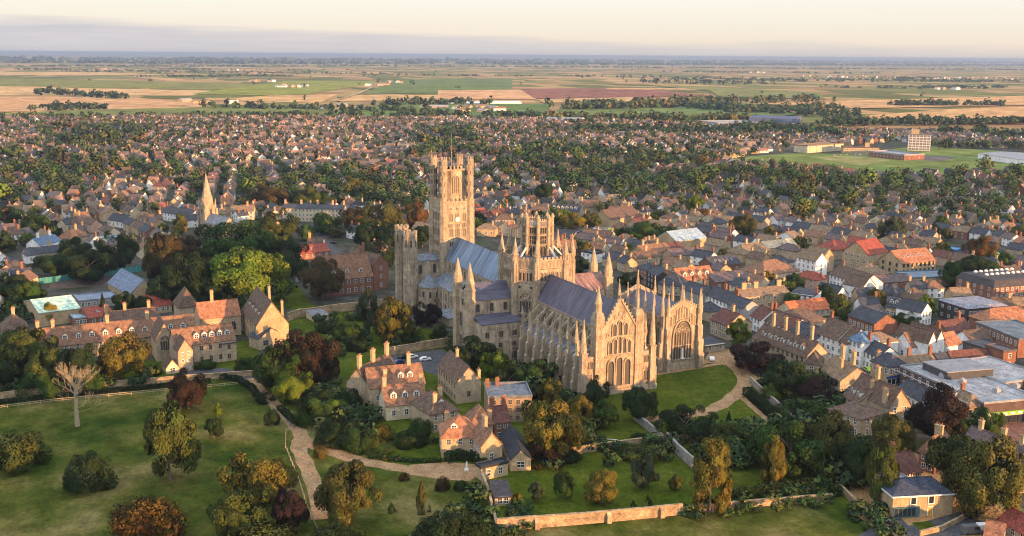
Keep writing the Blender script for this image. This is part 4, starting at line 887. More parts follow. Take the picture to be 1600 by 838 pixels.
H('house','house','sunlit tan house left of the grey georgian house beyond the octagon',-163.4,82.1,-156.7,91.8,5,9,2.6,'hip','tan','buff',win=(1,3),ch=(.3,),cc='buff')
H('house','house','white house with flat slate roof between north transept spires',-64.9,102.9,-55.1,106.3,5,8,.8,'flat','slate','white',win=(2,3),side=None)
H('house','house','red-tiled house glimpsed right of the octagon pinnacles',-79.4,94.4,-76.5,106.7,5,9,4,'gable','tile','brick',win=(1,4),ch=(.3,-.1),lm='the octagon red-tiled house')
H('barn','barn','big gabled tan barn with brown roof above the car park',-162.3,177.8,-175.3,208.5,5.4,15,5.4,'gable','brown','buff',win=(1,2),ch=(.4,),lm='the big tan barn')
H('sawtooth_terrace','terrace','slate terrace with a zigzag row of small gables above the yellow tree',-220.7,161.3,-204.2,176.9,5,12,3.6,'gable','slate','stone',dm=6,win=(1,7),lm='the zigzag slate terrace')
H('house','house','brown gabled house behind the zigzag-gabled slate terrace',-220.1,190.2,-221.6,204.6,5.4,10,4,'gable','brown','buff',win=(1,3),side=(1,1),ch=(-.45,))
H('school','school building','low white and brick sports block on the far playing field',-506.0,717.7,-453.6,720.7,5,32,1.5,'flat','pale','brick',win=(1,10),wm=('white','glass'),lm='the white sports block')
H('school','school building','long two-storey brick school with tower stub beyond the playing field',-546.1,716.4,-524.2,751.0,7,18,1,'flat','mauve','buff',win=(2,14),ch=((.2,.5),),chw=5,chh=6,lm='the long brick school')
H('school','school building','cream-walled school block left of the long brick school',-565.9,679.4,-581.5,747.7,8,20,1,'flat','tan','cream',win=(2,10),lm='the cream school block')
H('flats','flats','six-storey white tower block with balconies far beyond the playing field',-553.7,824.8,-535.9,843.5,19,14,1,'flat','grey',(.55,.54,.53),win=(6,6),side=None,ch=((-.2,.5),),chw=9,chh=7,cc='buff',wh=2.0,ww=3.2,lm='the white tower block')
H('warehouse','warehouse','long dark blue warehouse at the far edge of town',-1077.9,979.9,-1021.4,1034.2,9,90,2,'gable',(.08,.10,.18),(.10,.13,.24),win=None,lm='the dark blue warehouse')
H('warehouse','warehouse','long white-fronted warehouse at the far edge of town near the fields',-1181.4,640.2,-1146.7,689.6,7,50,2,'gable','pale','white',win=None,lm='the long white warehouse')
H('warehouse','warehouse','pale grey flat warehouse just left of the dark blue warehouse',-1001.1,859.0,-992.2,941.1,6,60,1,'flat','pale','grey',win=None)
H('warehouse','warehouse','large pale-roofed sheds near the right edge beyond the playing field',-440.0,817.7,-364.6,801.9,6,60,2,'gable','pale','white',win=None)
# ------------------------------------------------------------------ parish church with spire
def church():
    t = thing('parish_church', 'parish church with tall sunlit stone spire above the dark wood', 'church', (-239.7,-69.5,0), R(20))
    LM.append(('the spired church', -244.2,-67.1))
    b = MB(); b.box(-4,-4,0,4,4,18)
    for z in (6,12,17.4): b.box(-4.2,-4.2,z,4.2,4.2,z+.4)
    for sx in (-1,1):
        for sy in (-1,1): b.box(sx*3.9-.8,sy*3.9-.8,0,sx*3.9+.8,sy*3.9+.8,16)
    tw = ob('tower', b.mesh('tower',['stone2']), t)
    for a in (0,-90,90,180): Face(tw,4*math.cos(R(a)),4*math.sin(R(a)),a).win(0,12.6,1.6,3.4,'lancet','belfry_window',lights=2)
    b = MB(); b.cone(0,0,18,37.5,4.1,.12,8)
    for i in range(4):
        a = i*math.pi/2; b.box(3.1*math.cos(a)-.6,3.1*math.sin(a)-.6,20,3.1*math.cos(a)+.6,3.1*math.sin(a)+.6,22.4)
    b.cone(0,0,37,37.8,.35,.1,6)
    ob('spire', b.mesh('spire',['spire']), tw)
    for sx in (-1,1):
        for sy in (-1,1): ob('pinnacle', spire_mesh(.5,1,3.4,8,False), tw, (sx*3.6,sy*3.6,18))
    b = MB(); b.box(4,-5,0,26,5,8); b.add([(26,-5,8),(26,5,8),(26,0,12.6),(25.7,-5,8),(25.7,5,8),(25.7,0,12.6)],[(0,1,2),(3,5,4)]); n = ob('nave', b.mesh('nave',['stone']), t)
    b = MB(); roof2(b,4,26.3,-5,5,8,13); ob('roof', b.mesh('roof',['leadflat']), n)
    for u in (-7,-2.5,2.5,7): Face(n,15,-5,-90).win(u,2.6,1.4,3.6,'lancet',lights=2)
    for q in ((-245.4,-70.1),(-244.0,-66.7),(-242.7,-63.4)): OCC.append((*q, 8))
church()

# ------------------------------------------------------------------ trees
FC = dict(green=(.044,.088,.018), dark=(.026,.050,.016), yellow=(.20,.17,.02), lime=(.11,.165,.018), gold=(.135,.118,.022), olive=(.066,.090,.020), copper=(.046,.028,.016),
          rust=(.120,.070,.02), purple=(.030,.018,.018), sage=(.062,.084,.044), brown=(.074,.058,.024), bronze=(.084,.088,.022))
def crown_mesh(kind, n, s, seed):
    rg = np.random.default_rng(seed)
    def unit(k):
        v = rg.normal(size=(k,3)); return v/np.linalg.norm(v,axis=1)[:,None]
    if kind == 'cone':
        m = 60; zz = rg.random(m)**.8; a = rg.random(m)*6.283; rr = (1-zz)*.82
        cc = np.stack([rr*np.cos(a), rr*np.sin(a), zz*.95+.03],1); cr = .10+.16*(1-zz)
    elif kind == 'bush':
        m = 34; d = unit(m); d[:,2] = abs(d[:,2]); q = (.45+.4*rg.random(m))
        cc = d*q[:,None]*np.array([1,1,.72])+np.array([0,0,.06]); cr = .22+.16*rg.random(m)
    elif kind == 'weep':
        m = 60; a = rg.random(m)*6.283; zz = rg.random(m); rr = .62*np.sqrt(np.clip(1-(zz-.35)**2/.45,0,1))*(.45+.55*rg.random(m))
        cc = np.stack([rr*np.cos(a),rr*np.sin(a),.06+zz*.86],1); cr = .15+.12*rg.random(m)
    else:
        m = 40 if kind == 'round' else 46; d = unit(m); q = .38+.52*rg.random(m)**.6
        ax = np.array([.82,.82,.44]) if kind == 'round' else np.array([.78,.78,.47])
        cc = d*q[:,None]*ax; low = cc[:,2] < 0
        cc[low,2] *= .88; wl = np.where(low, 1+.45*np.abs(cc[:,2])/.4, 1.); cc[:,:2] *= wl[:,None]; rl = np.linalg.norm(cc[:,:2],axis=1)+1e-6; cc[:,:2] *= np.minimum(1,.84/rl)[:,None]; cc += np.array([0,0,.50])
        sh = rg.normal(0,.10,3); sh[2] = 0; cc[cc[:,2] > .6] += sh
        cr = .13+.20*rg.random(m)**1.2
        th = np.arctan2(cc[:,1],cc[:,0]); f_ = 1+.16*np.sin(2*th+rg.random()*6)+.13*np.sin(3*th+rg.random()*6+cc[:,2]*4); cc[:,:2] *= f_[:,None]
        if kind == 'tall':
            k = 1-.45*np.clip((cc[:,2]-.45)/.5,0,1); cc[:,:2] *= k[:,None]
    zs = .62 if kind in ('round','bush') else .46
    w = cr**2; idx = rg.choice(m, n, p=w/w.sum())
    out = cc[idx]-np.array([0,0,.45]); out /= np.linalg.norm(out,axis=1)[:,None]+1e-6
    d = unit(n)+out*.55+np.array([0,0,.12]); d /= np.linalg.norm(d,axis=1)[:,None]
    pos = cc[idx]+d*(cr[idx]*(.55+.5*rg.random(n)**.5))[:,None]*np.array([1,1,zs if kind != 'cone' else .8])
    pos[:,2] = np.clip(pos[:,2], .01, 1.03)
    nm = d+unit(n)*.55; nm /= np.linalg.norm(nm,axis=1)[:,None]
    t1 = np.cross(nm, unit(n)); t1 /= np.linalg.norm(t1,axis=1)[:,None]+1e-6; t2 = np.cross(nm,t1)
    sz = s*(.6+.8*rg.random(n))[:,None]
    zf = np.array([1,1,.72])
    v = np.stack([pos-t1*sz*.5*zf, pos-t2*sz*.38*zf+nm*sz*.1, pos+t1*sz*.5*zf, pos+t2*sz*.38*zf+nm*sz*.06],1).reshape(-1,3)
    cv = (.72+.6*rg.random(m))[idx]*(.8+.4*rg.random(n)); ch = .5+(rg.random(m)-.5)[idx]*.045+(rg.random(n)-.5)*.02
    me = bpy.data.meshes.new('crown'); me.vertices.add(4*n); me.vertices.foreach_set('co', v.astype(np.float32).ravel())
    me.loops.add(4*n); me.loops.foreach_set('vertex_index', np.arange(4*n,dtype=np.int32)); me.polygons.add(n)
    me.polygons.foreach_set('loop_start', np.arange(0,4*n,4,dtype=np.int32)); me.polygons.foreach_set('loop_total', np.full(n,4,dtype=np.int32))
    me.materials.append(M['leaf'])
    sp = d*.75+out*.55+unit(n)*(.75 if n > 6000 else .45); sp /= np.linalg.norm(sp,axis=1)[:,None]; at = me.attributes.new('spray','FLOAT_VECTOR','FACE'); at.data.foreach_set('vector', sp.astype(np.float32).ravel())
    for nm_, ar in (('v',cv),('h',ch)):
        at = me.attributes.new(nm_,'FLOAT','FACE'); at.data.foreach_set('value', ar.astype(np.float32))
    me.update(); return me
def crown(kind, lod, seed):
    n, s = {'hi':(15000,.052),'mid':(4200,.095),'low':(520,.25)}[lod]
    if kind in ('bush','cone'): n = int(n*.6)
    if kind == 'weep': n = int(n*.8); s *= .85
    return cached(('crown',kind,lod,seed), lambda: crown_mesh(kind, n, s, seed+100*len(kind)))
def trunk_mesh(seed):
    def fn():
        r = random.Random(seed); b = MB()
        b.tube([(0,0,-.02),(.01,0,.15),(.02,.01,.34),(0,.02,.62)],[.075,.055,.045,.015],7)
        for i in range(5):
            a = i*1.26+r.random(); z = .2+.06*i
            b.tube([(0,0,z),(.22*math.cos(a),.22*math.sin(a),z+.13),(.5*math.cos(a),.5*math.sin(a),z+.26)],[.032,.022,.006],5)
        return b.mesh('trunk',['bark'])
    return cached(('trunk',seed), fn)
ADJ = dict(green='mid green', dark='dark green', yellow='bright yellow', lime='vivid lime green', gold='golden brown-yellow', olive='olive green', copper='dark copper-red', rust='rust orange',
           purple='dark purple-black', sage='grey-green', brown='dull brown', bronze='bronze green')
NT = [0]
def tree(label, x, y, h, r, kind='round', col='green', cat=None, group=None, lod='hi', trunk=True, occ=True, name=None):
    NT[0] += 1
    rg = random.Random(NT[0]*7+3)
    nm = name or {'bush':'bush','cone':'conifer'}.get(kind,'tree')
    t = thing(nm, label, cat or ('bush' if kind == 'bush' else 'tree'), (x,y,0), rg.random()*6.28, group)
    c = FC[col]; k = .88+.24*rg.random(); c = tuple(v*k for v in c)
    ob('crown', crown(kind, lod, rg.randrange(4 if lod == 'hi' else 3)), t, col=c, sc=(r*1.14,r*1.14,h*1.03))
    if trunk and kind != 'bush': ob('trunk', trunk_mesh(rg.randrange(3)), t, sc=(r*.8,r*.8,h))
    if occ: OCC.append((x,y,max(2.5,r*.8)))
    return t
def TR(label, x, y, h, r, kind='round', col='green', **k): return tree(label, x, y, h, r, kind, col, **k)
# park
TR('broad dark olive tree at the left edge of the park',142.5,-185.7,13.2,8.1,'bush','olive',name='tree',cat='tree')
TR('low dark green double-crowned tree standing alone in the park',166.5,-168.0,12.3,6.0,'bush','dark',name='tree',cat='tree')
TR('tall full tree with yellowing top in the middle of the park',168.6,-148.0,23.0,7.4,'tall','olive')
TR('round reddish-brown tree below the school chapel',109.9,-134.4,12.5,6.6,'round','copper')
TR('small dark round tree beside a yellow sapling in the park',141.5,-131.8,6.8,2.7,'round','dark')
TR('slim yellow-green sapling in the park',123.4,-127.5,5.4,1.6,'tall','lime')
TR('large rust-gold tree at the bottom edge of the park',202.7,-157.6,14.4,8.2,'bush','rust',name='tree',cat='tree')
TR('golden-topped tree beside the gravel drive',195.6,-129.7,14.7,7.8,'round','gold')
TR('dark olive tree under the golden-topped tree at the bottom edge',212.1,-138.1,12.6,6.5,'round','olive')
TR('dark red tree at the bottom edge beside the drive fence',212.8,-126.6,11.2,4.6,'round','purple')
TR('wide golden shrubby tree on the bottom edge of the park',220.7,-136.2,9.0,9.5,'bush','gold',name='tree',cat='tree')
TR('big bronze-olive tree standing inside the fork of the drive',214.0,-112.4,16.4,7.3,'round','bronze')
TR('yellow-olive tree cut by the bottom edge right of the drive',230.5,-120.2,9.0,6.8,'bush','olive',name='tree',cat='tree')
TR('dark bushy tree at the bottom edge left of the walled garden corner',234.5,-95.9,9.3,6.4,'bush','dark',name='tree',cat='tree')
TR('thin brown conifer on the lower lawn',215.1,-93.9,7.9,1.9,'cone','bronze')
TR('dark spreading bush by the bottom of the garden wall',235.3,-88.8,7.5,3.8,'bush','dark')
TR('clipped dark round bush beside the gravel forecourt',206.4,-79.7,3.2,2.0,'bush','dark')
TR('small dark red shrub on the lawn edge',204.5,-84.2,4.7,1.9,'bush','copper')
TR('round red-leaved shrub on the lower lawn edge',194.1,-91.1,2.9,1.4,'bush','copper')
TR('yellow round shrub on the gravel bend',168.5,-106.9,4.5,2.1,'bush','gold')
TR('small yellow clipped shrub in the border',177.5,-91.0,1.5,1.2,'bush','yellow')
TR('pale green clipped dome shrub in the border',179.8,-88.2,1.9,1.3,'bush','sage')
TR('thin green sapling on the lower lawn',212.4,-100.9,2.4,1.1,'cone','lime')
# west of the drive, below the great hall
TR('rounded green tree directly below the great hall annex',100.4,-104.1,16.0,6.9,'round','green')
TR('bright green maple right of the rounded green tree',117.7,-102.6,11.9,6.2,'round','lime')
TR('big copper beech right of the great hall',96.4,-92.0,19.0,9.9,'round','copper')
TR('second dark copper tree leaning against the copper beech',104.5,-89.0,13.7,5.5,'round','copper')
for i, v in enumerate([(125.7,-94.7,7.8,5.4),(141.0,-102.7,11.0,4.8),(157.1,-98.1,9.5,5.8),(166.0,-95.3,7.9,5.3),(160.4,-102.2,5.5,4.7),(171.9,-91.4,3.4,4.6),(129.8,-86.8,8.0,4.2),(142.8,-88.2,5.7,3.6),(169.9,-81.0,5.5,4.3),(166.3,-76.7,9.4,3.8)]):
    TR(['dark shrubs piled along the drive','dense green shrub by the drive bend'][i%2]+[' under the copper tree',' nearest the fence corner',' below the lean-to',' behind the yellow bushes',' at the top of the bank',' by the border',' against the house wall',' beside the terrace',' on the lawn corner',' under the cream house'][i], *v, 'bush', ['dark','green'][i%2])
TR('pale green feathery bush on the bank below the glowing chimneys',133.8,-92.8,6.1,4.5,'bush','lime')
TR('tawny shrub in the middle of the bank garden',156.8,-99.7,6.7,2.5,'bush','gold')
TR('small tawny-yellow shrub left of the lawn',156.2,-94.1,4.6,1.6,'bush','gold')
TR('yellowing bush at the lawn corner below the cream house',162.0,-86.8,6.5,3.5,'bush','gold')
TR('second yellowing bush low on the lawn corner',169.6,-92.0,6.3,3.2,'bush','olive')
TR('green tree against the stone wall beside the fork',135.6,-113.4,7.0,2.4,'bush','dark')
TR('dark scrub at the top of the drive',112.7,-110.4,4.4,3.4,'bush','dark')
# palace gardens
TR('golden-green lime tree in front of the west transept',61.4,-49.6,19.4,7.8,'tall','gold')
TR('grey-green willow behind the palace garden',42.3,-52.7,19.8,5.0,'tall','sage')
TR('dark blue-black cedar at the foot of the apse chapel',39.5,-26.7,10.9,5.4,'round','purple')
TR('large brown-leaved tree in front of the red-brick palace',-28.5,-53.2,20.9,9.9,'round','brown')
for i, v in enumerate([(49.5,-65.0,9.7,5.9),(31.9,-67.4,4.9,4.0),(64.8,-64.4,7.1,4.2),(60.3,-42.1,6.3,3.8),(59.8,-28.3,6.1,3.9)]):
    TR('rounded green garden bush '+['left of the grey-green willow','near the garden loggia','by the curving garden path','under the golden-green lime','beside the transept wall'][i], *v, 'bush', ['green','dark','dark','green','dark'][i])
TR('huge vivid lime-green plane tree on the palace lawn',-34.4,-85.1,26.7,17.5,'round','lime')
TR('yellow open-crowned tree left of the lime-green plane',-56.4,-95.5,16.4,6.2,'tall','yellow')
TR('huge green tree filling the wood right of the church spire',-118.0,-76.0,26.6,20.3,'round','green')
TR('olive tree behind the huge green tree near the cream terrace',-190.8,-37.6,19.7,11.0,'round','olive')
TR('small bright yellow tree at the top of the wood',-180.7,-44.1,10.2,4.3,'round','yellow')
for i, (v, c) in enumerate([((-113.1,-148.7,15.9,12.5),'dark'),((-136.3,-132.6,21.3,9.2),'dark'),((-88.7,-118.7,21.8,8.2),'brown'),((-81.9,-115.4,28.5,10.0),'brown'),((-41.4,-110.1,24.0,9.9),'dark'),((-34.3,-100.0,12.2,9.8),'dark'),((-37.8,-121.2,15.9,9.5),'dark'),((-129.8,-99.2,17.7,9.1),'brown'),((-3.7,-90.5,11.6,8.4),'dark'),((-110.1,-50.6,15.8,10.4),'dark'),((-76.9,-57.2,14.9,9.8),'dark'),((-170.3,-151.2,14.3,8.2),'dark'),((-108.2,-94.1,14.9,6.8),'olive'),((-139.6,-143.7,10.9,6.4),'green')]):
    TR(ADJ[c]+' wood tree '+['left of the pink house','right of the vivid blue roof','behind the gymnasium','in the middle of the dark wood','in the heart of the dark wood','below the yellow tree','behind the red-roofed hall','left under the church','behind the great hall','between plane tree and terrace','behind the red range','above the tan hip house','under the church tower','near the green flat roof'][i], *v, 'round', c)
TR('rust-orange tree right of the cream terrace',-214.1,17.7,15.9,9.5,'round','rust')
TR('tall olive-gold tree between the two rust trees behind the palace',-198.7,32.9,21.1,13.0,'round','bronze')
TR('rust-orange tree left of the west tower',-197.8,55.1,21.1,7.4,'round','rust')
TR('wide bright yellow-green tree on the road behind the palace',-387.6,73.6,15.2,14.6,'round','yellow')
for i, (v, c) in enumerate([((-148.3,6.4,16.3,9.4),'dark'),((-138.7,17.7,17.0,8.6),'dark'),((-90.8,-5.6,15.7,9.2),'dark'),((-149.1,30.5,12.0,7.6),'green'),((-138.9,36.8,13.9,6.4),'dark'),((-193.5,-1.2,7.6,6.0),'bronze'),((-205.9,-6.8,6.1,5.3),'dark'),((-317.0,12.6,17.2,11.8),'olive'),((-326.3,32.8,13.2,10.6),'green'),((-339.9,-7.0,17.4,13.5),'brown'),((-79.3,-29.0,10.5,3.3),'dark')]):
    TR(ADJ[c]+' tree '+['left of the palace gables','right of the palace gables','above the palace roof','left of the west tower foot','under the rust tree by the tower','before the terrace garden','in the terrace forecourt','left of the terrace roofs','above the terrace chimneys','above the cream house','against the palace roof'][i], *v, 'round', c)
# school foreground
for lab, v, k, c in [('big yellow-olive tree in front of the long dormer range',(71.2,-151.1,17.8,9.1),'round','gold'),('olive tree at the left end of the long dormer range',(48.4,-180.9,17.7,9.6),'round','olive'),
    ('dull green tree hiding the left school wall',(70.1,-173.8,15.2,7.3),'round','olive'),('dark green bush tree left of the yellow-olive one',(78.4,-165.9,16.5,6.4),'round','dark'),('rounded green bush behind the bare tree',(76.5,-176.6,10.9,6.9),'bush','green'),
    ('dark green corner tree at the left edge by the wall',(64.5,-186.8,16.7,7.1),'round','dark'),('yellow willow in front of the mint sports hall',(-25.8,-169.7,9.6,4.3),'weep','yellow'),('narrow dark cypress by the red-tiled block',(-23.3,-149.2,11.3,2.2),'cone','dark'),
    ('dark round tree beside the cypress',(-33.2,-139.8,10.2,5.3),'round','dark'),('green bushy tree left of the red-roofed hall',(-29.5,-132.0,8.5,4.4),'round','dark'),('dark bush beside the chapel lodge',(67.6,-140.0,5.0,2.6),'bush','dark'),
    ('green bush at the foot of the five-dormer range',(66.0,-122.1,4.3,4.1),'bush','green'),('dark bush left of the great hall base',(75.2,-109.1,6.5,4.0),'bush','green'),('olive shrub between range and yellow-olive tree',(76.7,-160.7,11.7,5.1),'bush','green'),
    ('dark green tree on the left bank beyond the sports hall',(-71.2,-181.2,14.3,9.4),'round','dark'),('dull green tree beside the long low white cottage',(-55.1,-177.6,14.2,6.7),'round','green'),('dark tree cluster below the slate range',(-128.7,-164.2,12.4,10.4),'round','dark'),
    ('green tree behind the white villa',(-263.2,-167.7,15.2,9.4),'round','green'),('dark tree at the left edge behind the villa',(-304.0,-185.3,14.8,13.5),'round','dark')]: TR(lab, *v, k, c)
# south side of the cathedral
for lab, v, k, c in [('dark green tree against the south transept wall',(104.4,-33.7,12.3,7.4),'round','dark'),('yellow-green tree under the transept windows',(116.0,-29.5,9.8,5.0),'round','lime'),('dark green tree under the choir buttresses',(135.9,-22.8,10.3,6.8),'round','green'),
    ('low dark tree between house and choir',(136.2,-33.8,10.3,5.6),'round','dark'),('green tree left of the transept by the grey house',(110.8,-42.0,9.2,4.5),'round','dark'),('big golden-olive tree beside the crenellated house',(194.2,-48.3,17.7,8.7),'round','gold'),
    ('yellowing tree at the corner of the crenellated house',(155.4,-28.3,10.2,3.9),'round','gold'),('thin yellow birch before the choir',(176.5,-27.9,10.8,4.5),'tall','gold'),('dark conifer-like tree behind the golden-olive tree',(193.3,-40.8,10.1,4.1),'round','dark'),
    ('copper-brown bush under the big golden-olive tree',(197.6,-50.8,7.6,6.0),'bush','copper'),('dark round tree at the left foot of the east front',(161.6,-14.2,10.3,4.0),'round','dark'),('mid green tree left of the lone dark round tree',(179.4,-21.5,10.1,4.1),'round','green'),
    ('lone dark round tree before the east front',(177.2,-7.8,10.9,5.5),'round','dark'),('very dark spreading yew on the green',(197.5,-4.5,10.5,7.3),'round','dark'),('small pointed conifer right of the spreading yew',(197.6,11.3,6.1,1.5),'cone','dark'),
    ('dark clipped bush beside the sloping grey wall',(194.0,-17.9,4.0,2.5),'bush','dark'),('dark bushes behind the goal posts',(193.2,-31.3,4.0,3.8),'bush','dark'),('dense scrub along the inner garden wall',(205.9,-24.9,5.4,6.1),'bush','olive'),
    ('scrubby bush left of the goal posts',(198.9,-43.8,4.6,3.3),'bush','dark'),('tall golden birch clump at the garden corner',(244.6,-28.5,19.4,6.1),'weep','gold'),('second golden birch crown joined behind the tall clump',(230.1,-15.5,12.4,4.0),'weep','bronze'),
    ('small green tree in the walled garden',(222.2,-57.4,7.9,2.9),'round','green'),('yellow birch with pale trunk in the walled garden',(228.6,-50.3,9.6,5.1),'weep','gold'),('grey-brown thin tree in the walled garden',(224.1,-35.0,9.1,3.5),'round','sage'),
    ('sparse dark apple tree at the right of the walled garden',(229.1,-28.5,4.4,1.9),'round','bronze'),('small yellow shrub in the vegetable patch',(220.5,-70.6,4.1,1.7),'bush','yellow'),('pale sapling in the left of the walled garden',(220.6,-64.8,5.5,2.2),'tall','sage')]: TR(lab, *v, k, c)
for i, v in enumerate([(234.3,-44.4,2.0,0.7),(238.5,-44.3,2.3,0.7),(232.4,-38.9,1.9,0.6),(235.0,-39.8,1.8,0.7),(237.0,-41.2,1.8,0.7)]):
    TR('small dark clipped cone shrub in the walled garden'+[', leftmost of five',', nearest the boundary wall',', farthest from the boundary wall',', second from the back',', rightmost in the middle'][i], *v, 'cone', 'dark', group='clipped cones in the walled garden', cat='shrub', name='topiary_cone')
for lab, v, k, c in [('olive tree above the hedge behind the yew',(210.7,2.8,8.6,5.7),'round','olive'),('golden columnar tree in the right garden',(238.7,-4.6,13.9,4.0),'weep','gold'),('wide dark green tree behind the golden columnar tree',(232.9,5.7,16.7,9.9),'round','green'),
    ('olive-brown tree right of the wide green tree',(234.4,16.8,17.7,6.8),'round','bronze'),('dark green tree above the lower hedge',(246.3,17.7,14.2,6.0),'round','dark'),('green-gold tree beside the modern blue-slate house',(257.0,15.2,17.5,4.9),'tall','olive'),
    ('golden olive tree below the gabled stone house',(233.3,41.8,12.9,6.0),'round','bronze'),('tall dark red-black beech before the flat-roofed store',(231.1,59.6,18.9,8.7),'tall','purple'),('huge golden-olive tree over the modern blue-slate house',(273.7,31.6,21.8,10.3),'round','bronze'),
    ('dark green left half of the huge golden-olive tree',(259.7,37.7,17.3,6.4),'round','dark'),('yellow-green ivy-clad tree at the end of the seven-dormer range',(119.0,73.3,12.0,4.9),'tall','lime'),('dark purple tree before the seven-dormer range',(147.7,60.0,10.8,9.5),'round','purple'),
    ('dark green tree masking the seven-dormer range',(176.5,50.2,13.4,9.3),'round','dark'),('dark plum tree under the plain tan range',(189.6,52.1,10.7,6.3),'round','purple'),('small bright yellow-green tree beyond the clipped hedge',(178.7,43.9,6.1,3.5),'round','lime'),
    ('green scrub tree above the courtyard',(199.2,38.6,8.6,8.9),'bush','green'),('dark green tree right of the small hip-roofed house',(234.2,78.2,10.2,4.6),'round','green'),('green tree by the store corner',(231.2,71.0,6.9,4.2),'round','green'),
    ('green round tree in the back yards of the high street',(119.3,158.8,6.1,5.2),'round','green'),('dark round tree behind the white gabled house',(71.8,156.9,9.5,4.9),'round','dark'),('big dark tree clump left of the mansard block',(75.4,246.7,17.8,11.9),'round','dark'),
    ('bushy green tree right of the orange hall',(70.2,241.5,13.8,7.9),'round','green'),('yellowing tree over the supply yard',(22.0,309.0,15.1,7.8),'round','rust'),('pale green willow behind the bright red gabled hall',(-49.8,313.8,16.2,9.2),'round','sage'),
    ('tawny broad tree between the hall roofs',(-105.3,242.3,14.0,8.8),'round','bronze'),('dark tree by the north transept spire',(-35.7,86.0,8.9,5.7),'round','dark'),('dark yew trees behind the Lady Chapel',(7.3,90.6,8.0,5.3),'round','dark'),
    ('yellow tree by the car park beyond the octagon',(-164.8,151.0,11.9,8.8),'round','yellow'),('pale lime tree left of the yellow car park tree',(-188.3,150.4,12.3,8.6),'round','lime'),('vivid yellow-green round tree in the middle distance',(-197.6,268.4,14.7,6.6),'round','lime'),
    ('dark green trees beside the car park gate',(-97.6,164.7,14.7,10.8),'round','green'),('dark conifer left of the car park trees',(-108.2,154.0,9.6,3.5),'tall','dark'),('dark green trees right of the car park trees',(-103.3,183.0,9.7,7.9),'round','dark'),
    ('tiny bright yellow poplar in the middle distance',(-384.5,232.3,16.6,2.8),'tall','yellow'),('dark round tree behind the octagon',(-288.0,191.5,15.9,7.4),'round','dark'),('dark bush at the end of the Lady Chapel lane',(164.2,52.3,4.8,3.0),'bush','dark')]: TR(lab, *v, k, c)
# bare tree catching the sun
def bare_tree(x, y, h):
    t = thing('bare_tree', 'tall leafless pale tree catching the sun in the park', 'tree', (x,y,0))
    r = random.Random(5); b = MB(); c = MB()
    b.tube([(0,0,0),(.1,0,h*.2),(.2,.1,h*.42),(.15,.1,h*.55)],[.75,.55,.45,.34],8)
    def br(p, d, l, rad, lev):
        q = p+d*l*.5+Vector((r.uniform(-.1,.1),r.uniform(-.1,.1),.05))*l; e = q+(d+Vector((r.uniform(-.2,.2),r.uniform(-.2,.2),r.uniform(0,.25)))).normalized()*l*.5
        c.tube([p,q,e],[rad,rad*.75,rad*.5],5 if lev < 2 else 3)
        if lev < 5:
            for i in range(3 if lev < 3 else 2):
                nd = ((e-p).normalized()+Vector((r.uniform(-.8,.8),r.uniform(-.8,.8),r.uniform(-.15,.6)))).normalized()
                br(q if i == 2 else e, nd, l*r.uniform(.5,.85), max(.03,rad*.5), lev+1)
    for i in range(9):
        a = i*2.4; z = h*(.36+.022*i)
        br(Vector((.15,.1,z)), Vector((math.cos(a)*.8,math.sin(a)*.8,.55+.05*i)).normalized(), h*(.10+.03*r.random()), .26, 0)
    for i in range(6):
        a = i*1.1; br(Vector((.1,0,h*(.14+.04*i))), Vector((math.cos(a),math.sin(a),.1)).normalized(), h*.13, .07, 2)
    ob('trunk', b.mesh('trunk',['deadwood']), t); ob('branch', c.mesh('branch',['deadwood']), t)
    OCC.append((x,y,5))
bare_tree(113.6,-167.7, 25)

# ------------------------------------------------------------------ the rest of the town and its trees, scattered in rows by neighbourhood
def inpoly(x, y, P):
    c = False; j = len(P)-1
    for i in range(len(P)):
        xi, yi = P[i]; xj, yj = P[j]
        if (yi > y) != (yj > y) and x < (xj-xi)*(y-yi)/(yj-yi)+xi: c = not c
        j = i
    return c
TOWN = [(-1576.7,-274.9),(-1409.8,316.3),(-1206.2,712.0),(-1036.8,897.5),(-942.5,979.3),(-832.1,986.0),(-658.8,1285.5),(260.2,94.1),(199.7,138.2),(165.5,141.3),(136.8,133.8),(92.4,139.6),(62.9,124.0),(20.0,122.0),(-27.5,112.2),(-78.9,109.3),(-159.6,87.0),(-175.5,35.6),(-113.3,1.0),(-186.5,-10.0),(-104.6,-49.5),(-198.6,-69.2),(-156.1,-126.2),(-172.5,-141.2),(-120.4,-171.8),(-16.3,-209.6)]
NOBUILD = [[(-521.5,518.3),(-593.4,643.3),(-662.6,911.6),(-510.9,975.9),(-323.8,849.2),(-303.5,695.3),(-333.7,584.9),(-435.7,552.9)],
    [(-275.3,-21.4),(-255.9,26.7),(-126.8,-5.9),(-93.0,-43.9),(-124.4,-50.0)],
    [(-248.7,-78.3),(-279.4,-31.4),(-146.0,-52.2),(-162.3,-91.5)],
    [(-184.6,149.4),(-225.1,175.4),(-200.5,203.2),(-123.2,162.8),(-133.9,136.8)],
    [(-48.1,345.6),(-4.3,354.8),(47.8,314.8),(19.0,293.6)],
    [(-424.6,76.6),(-413.9,104.0),(-287.5,71.9),(-297.8,46.2)]]
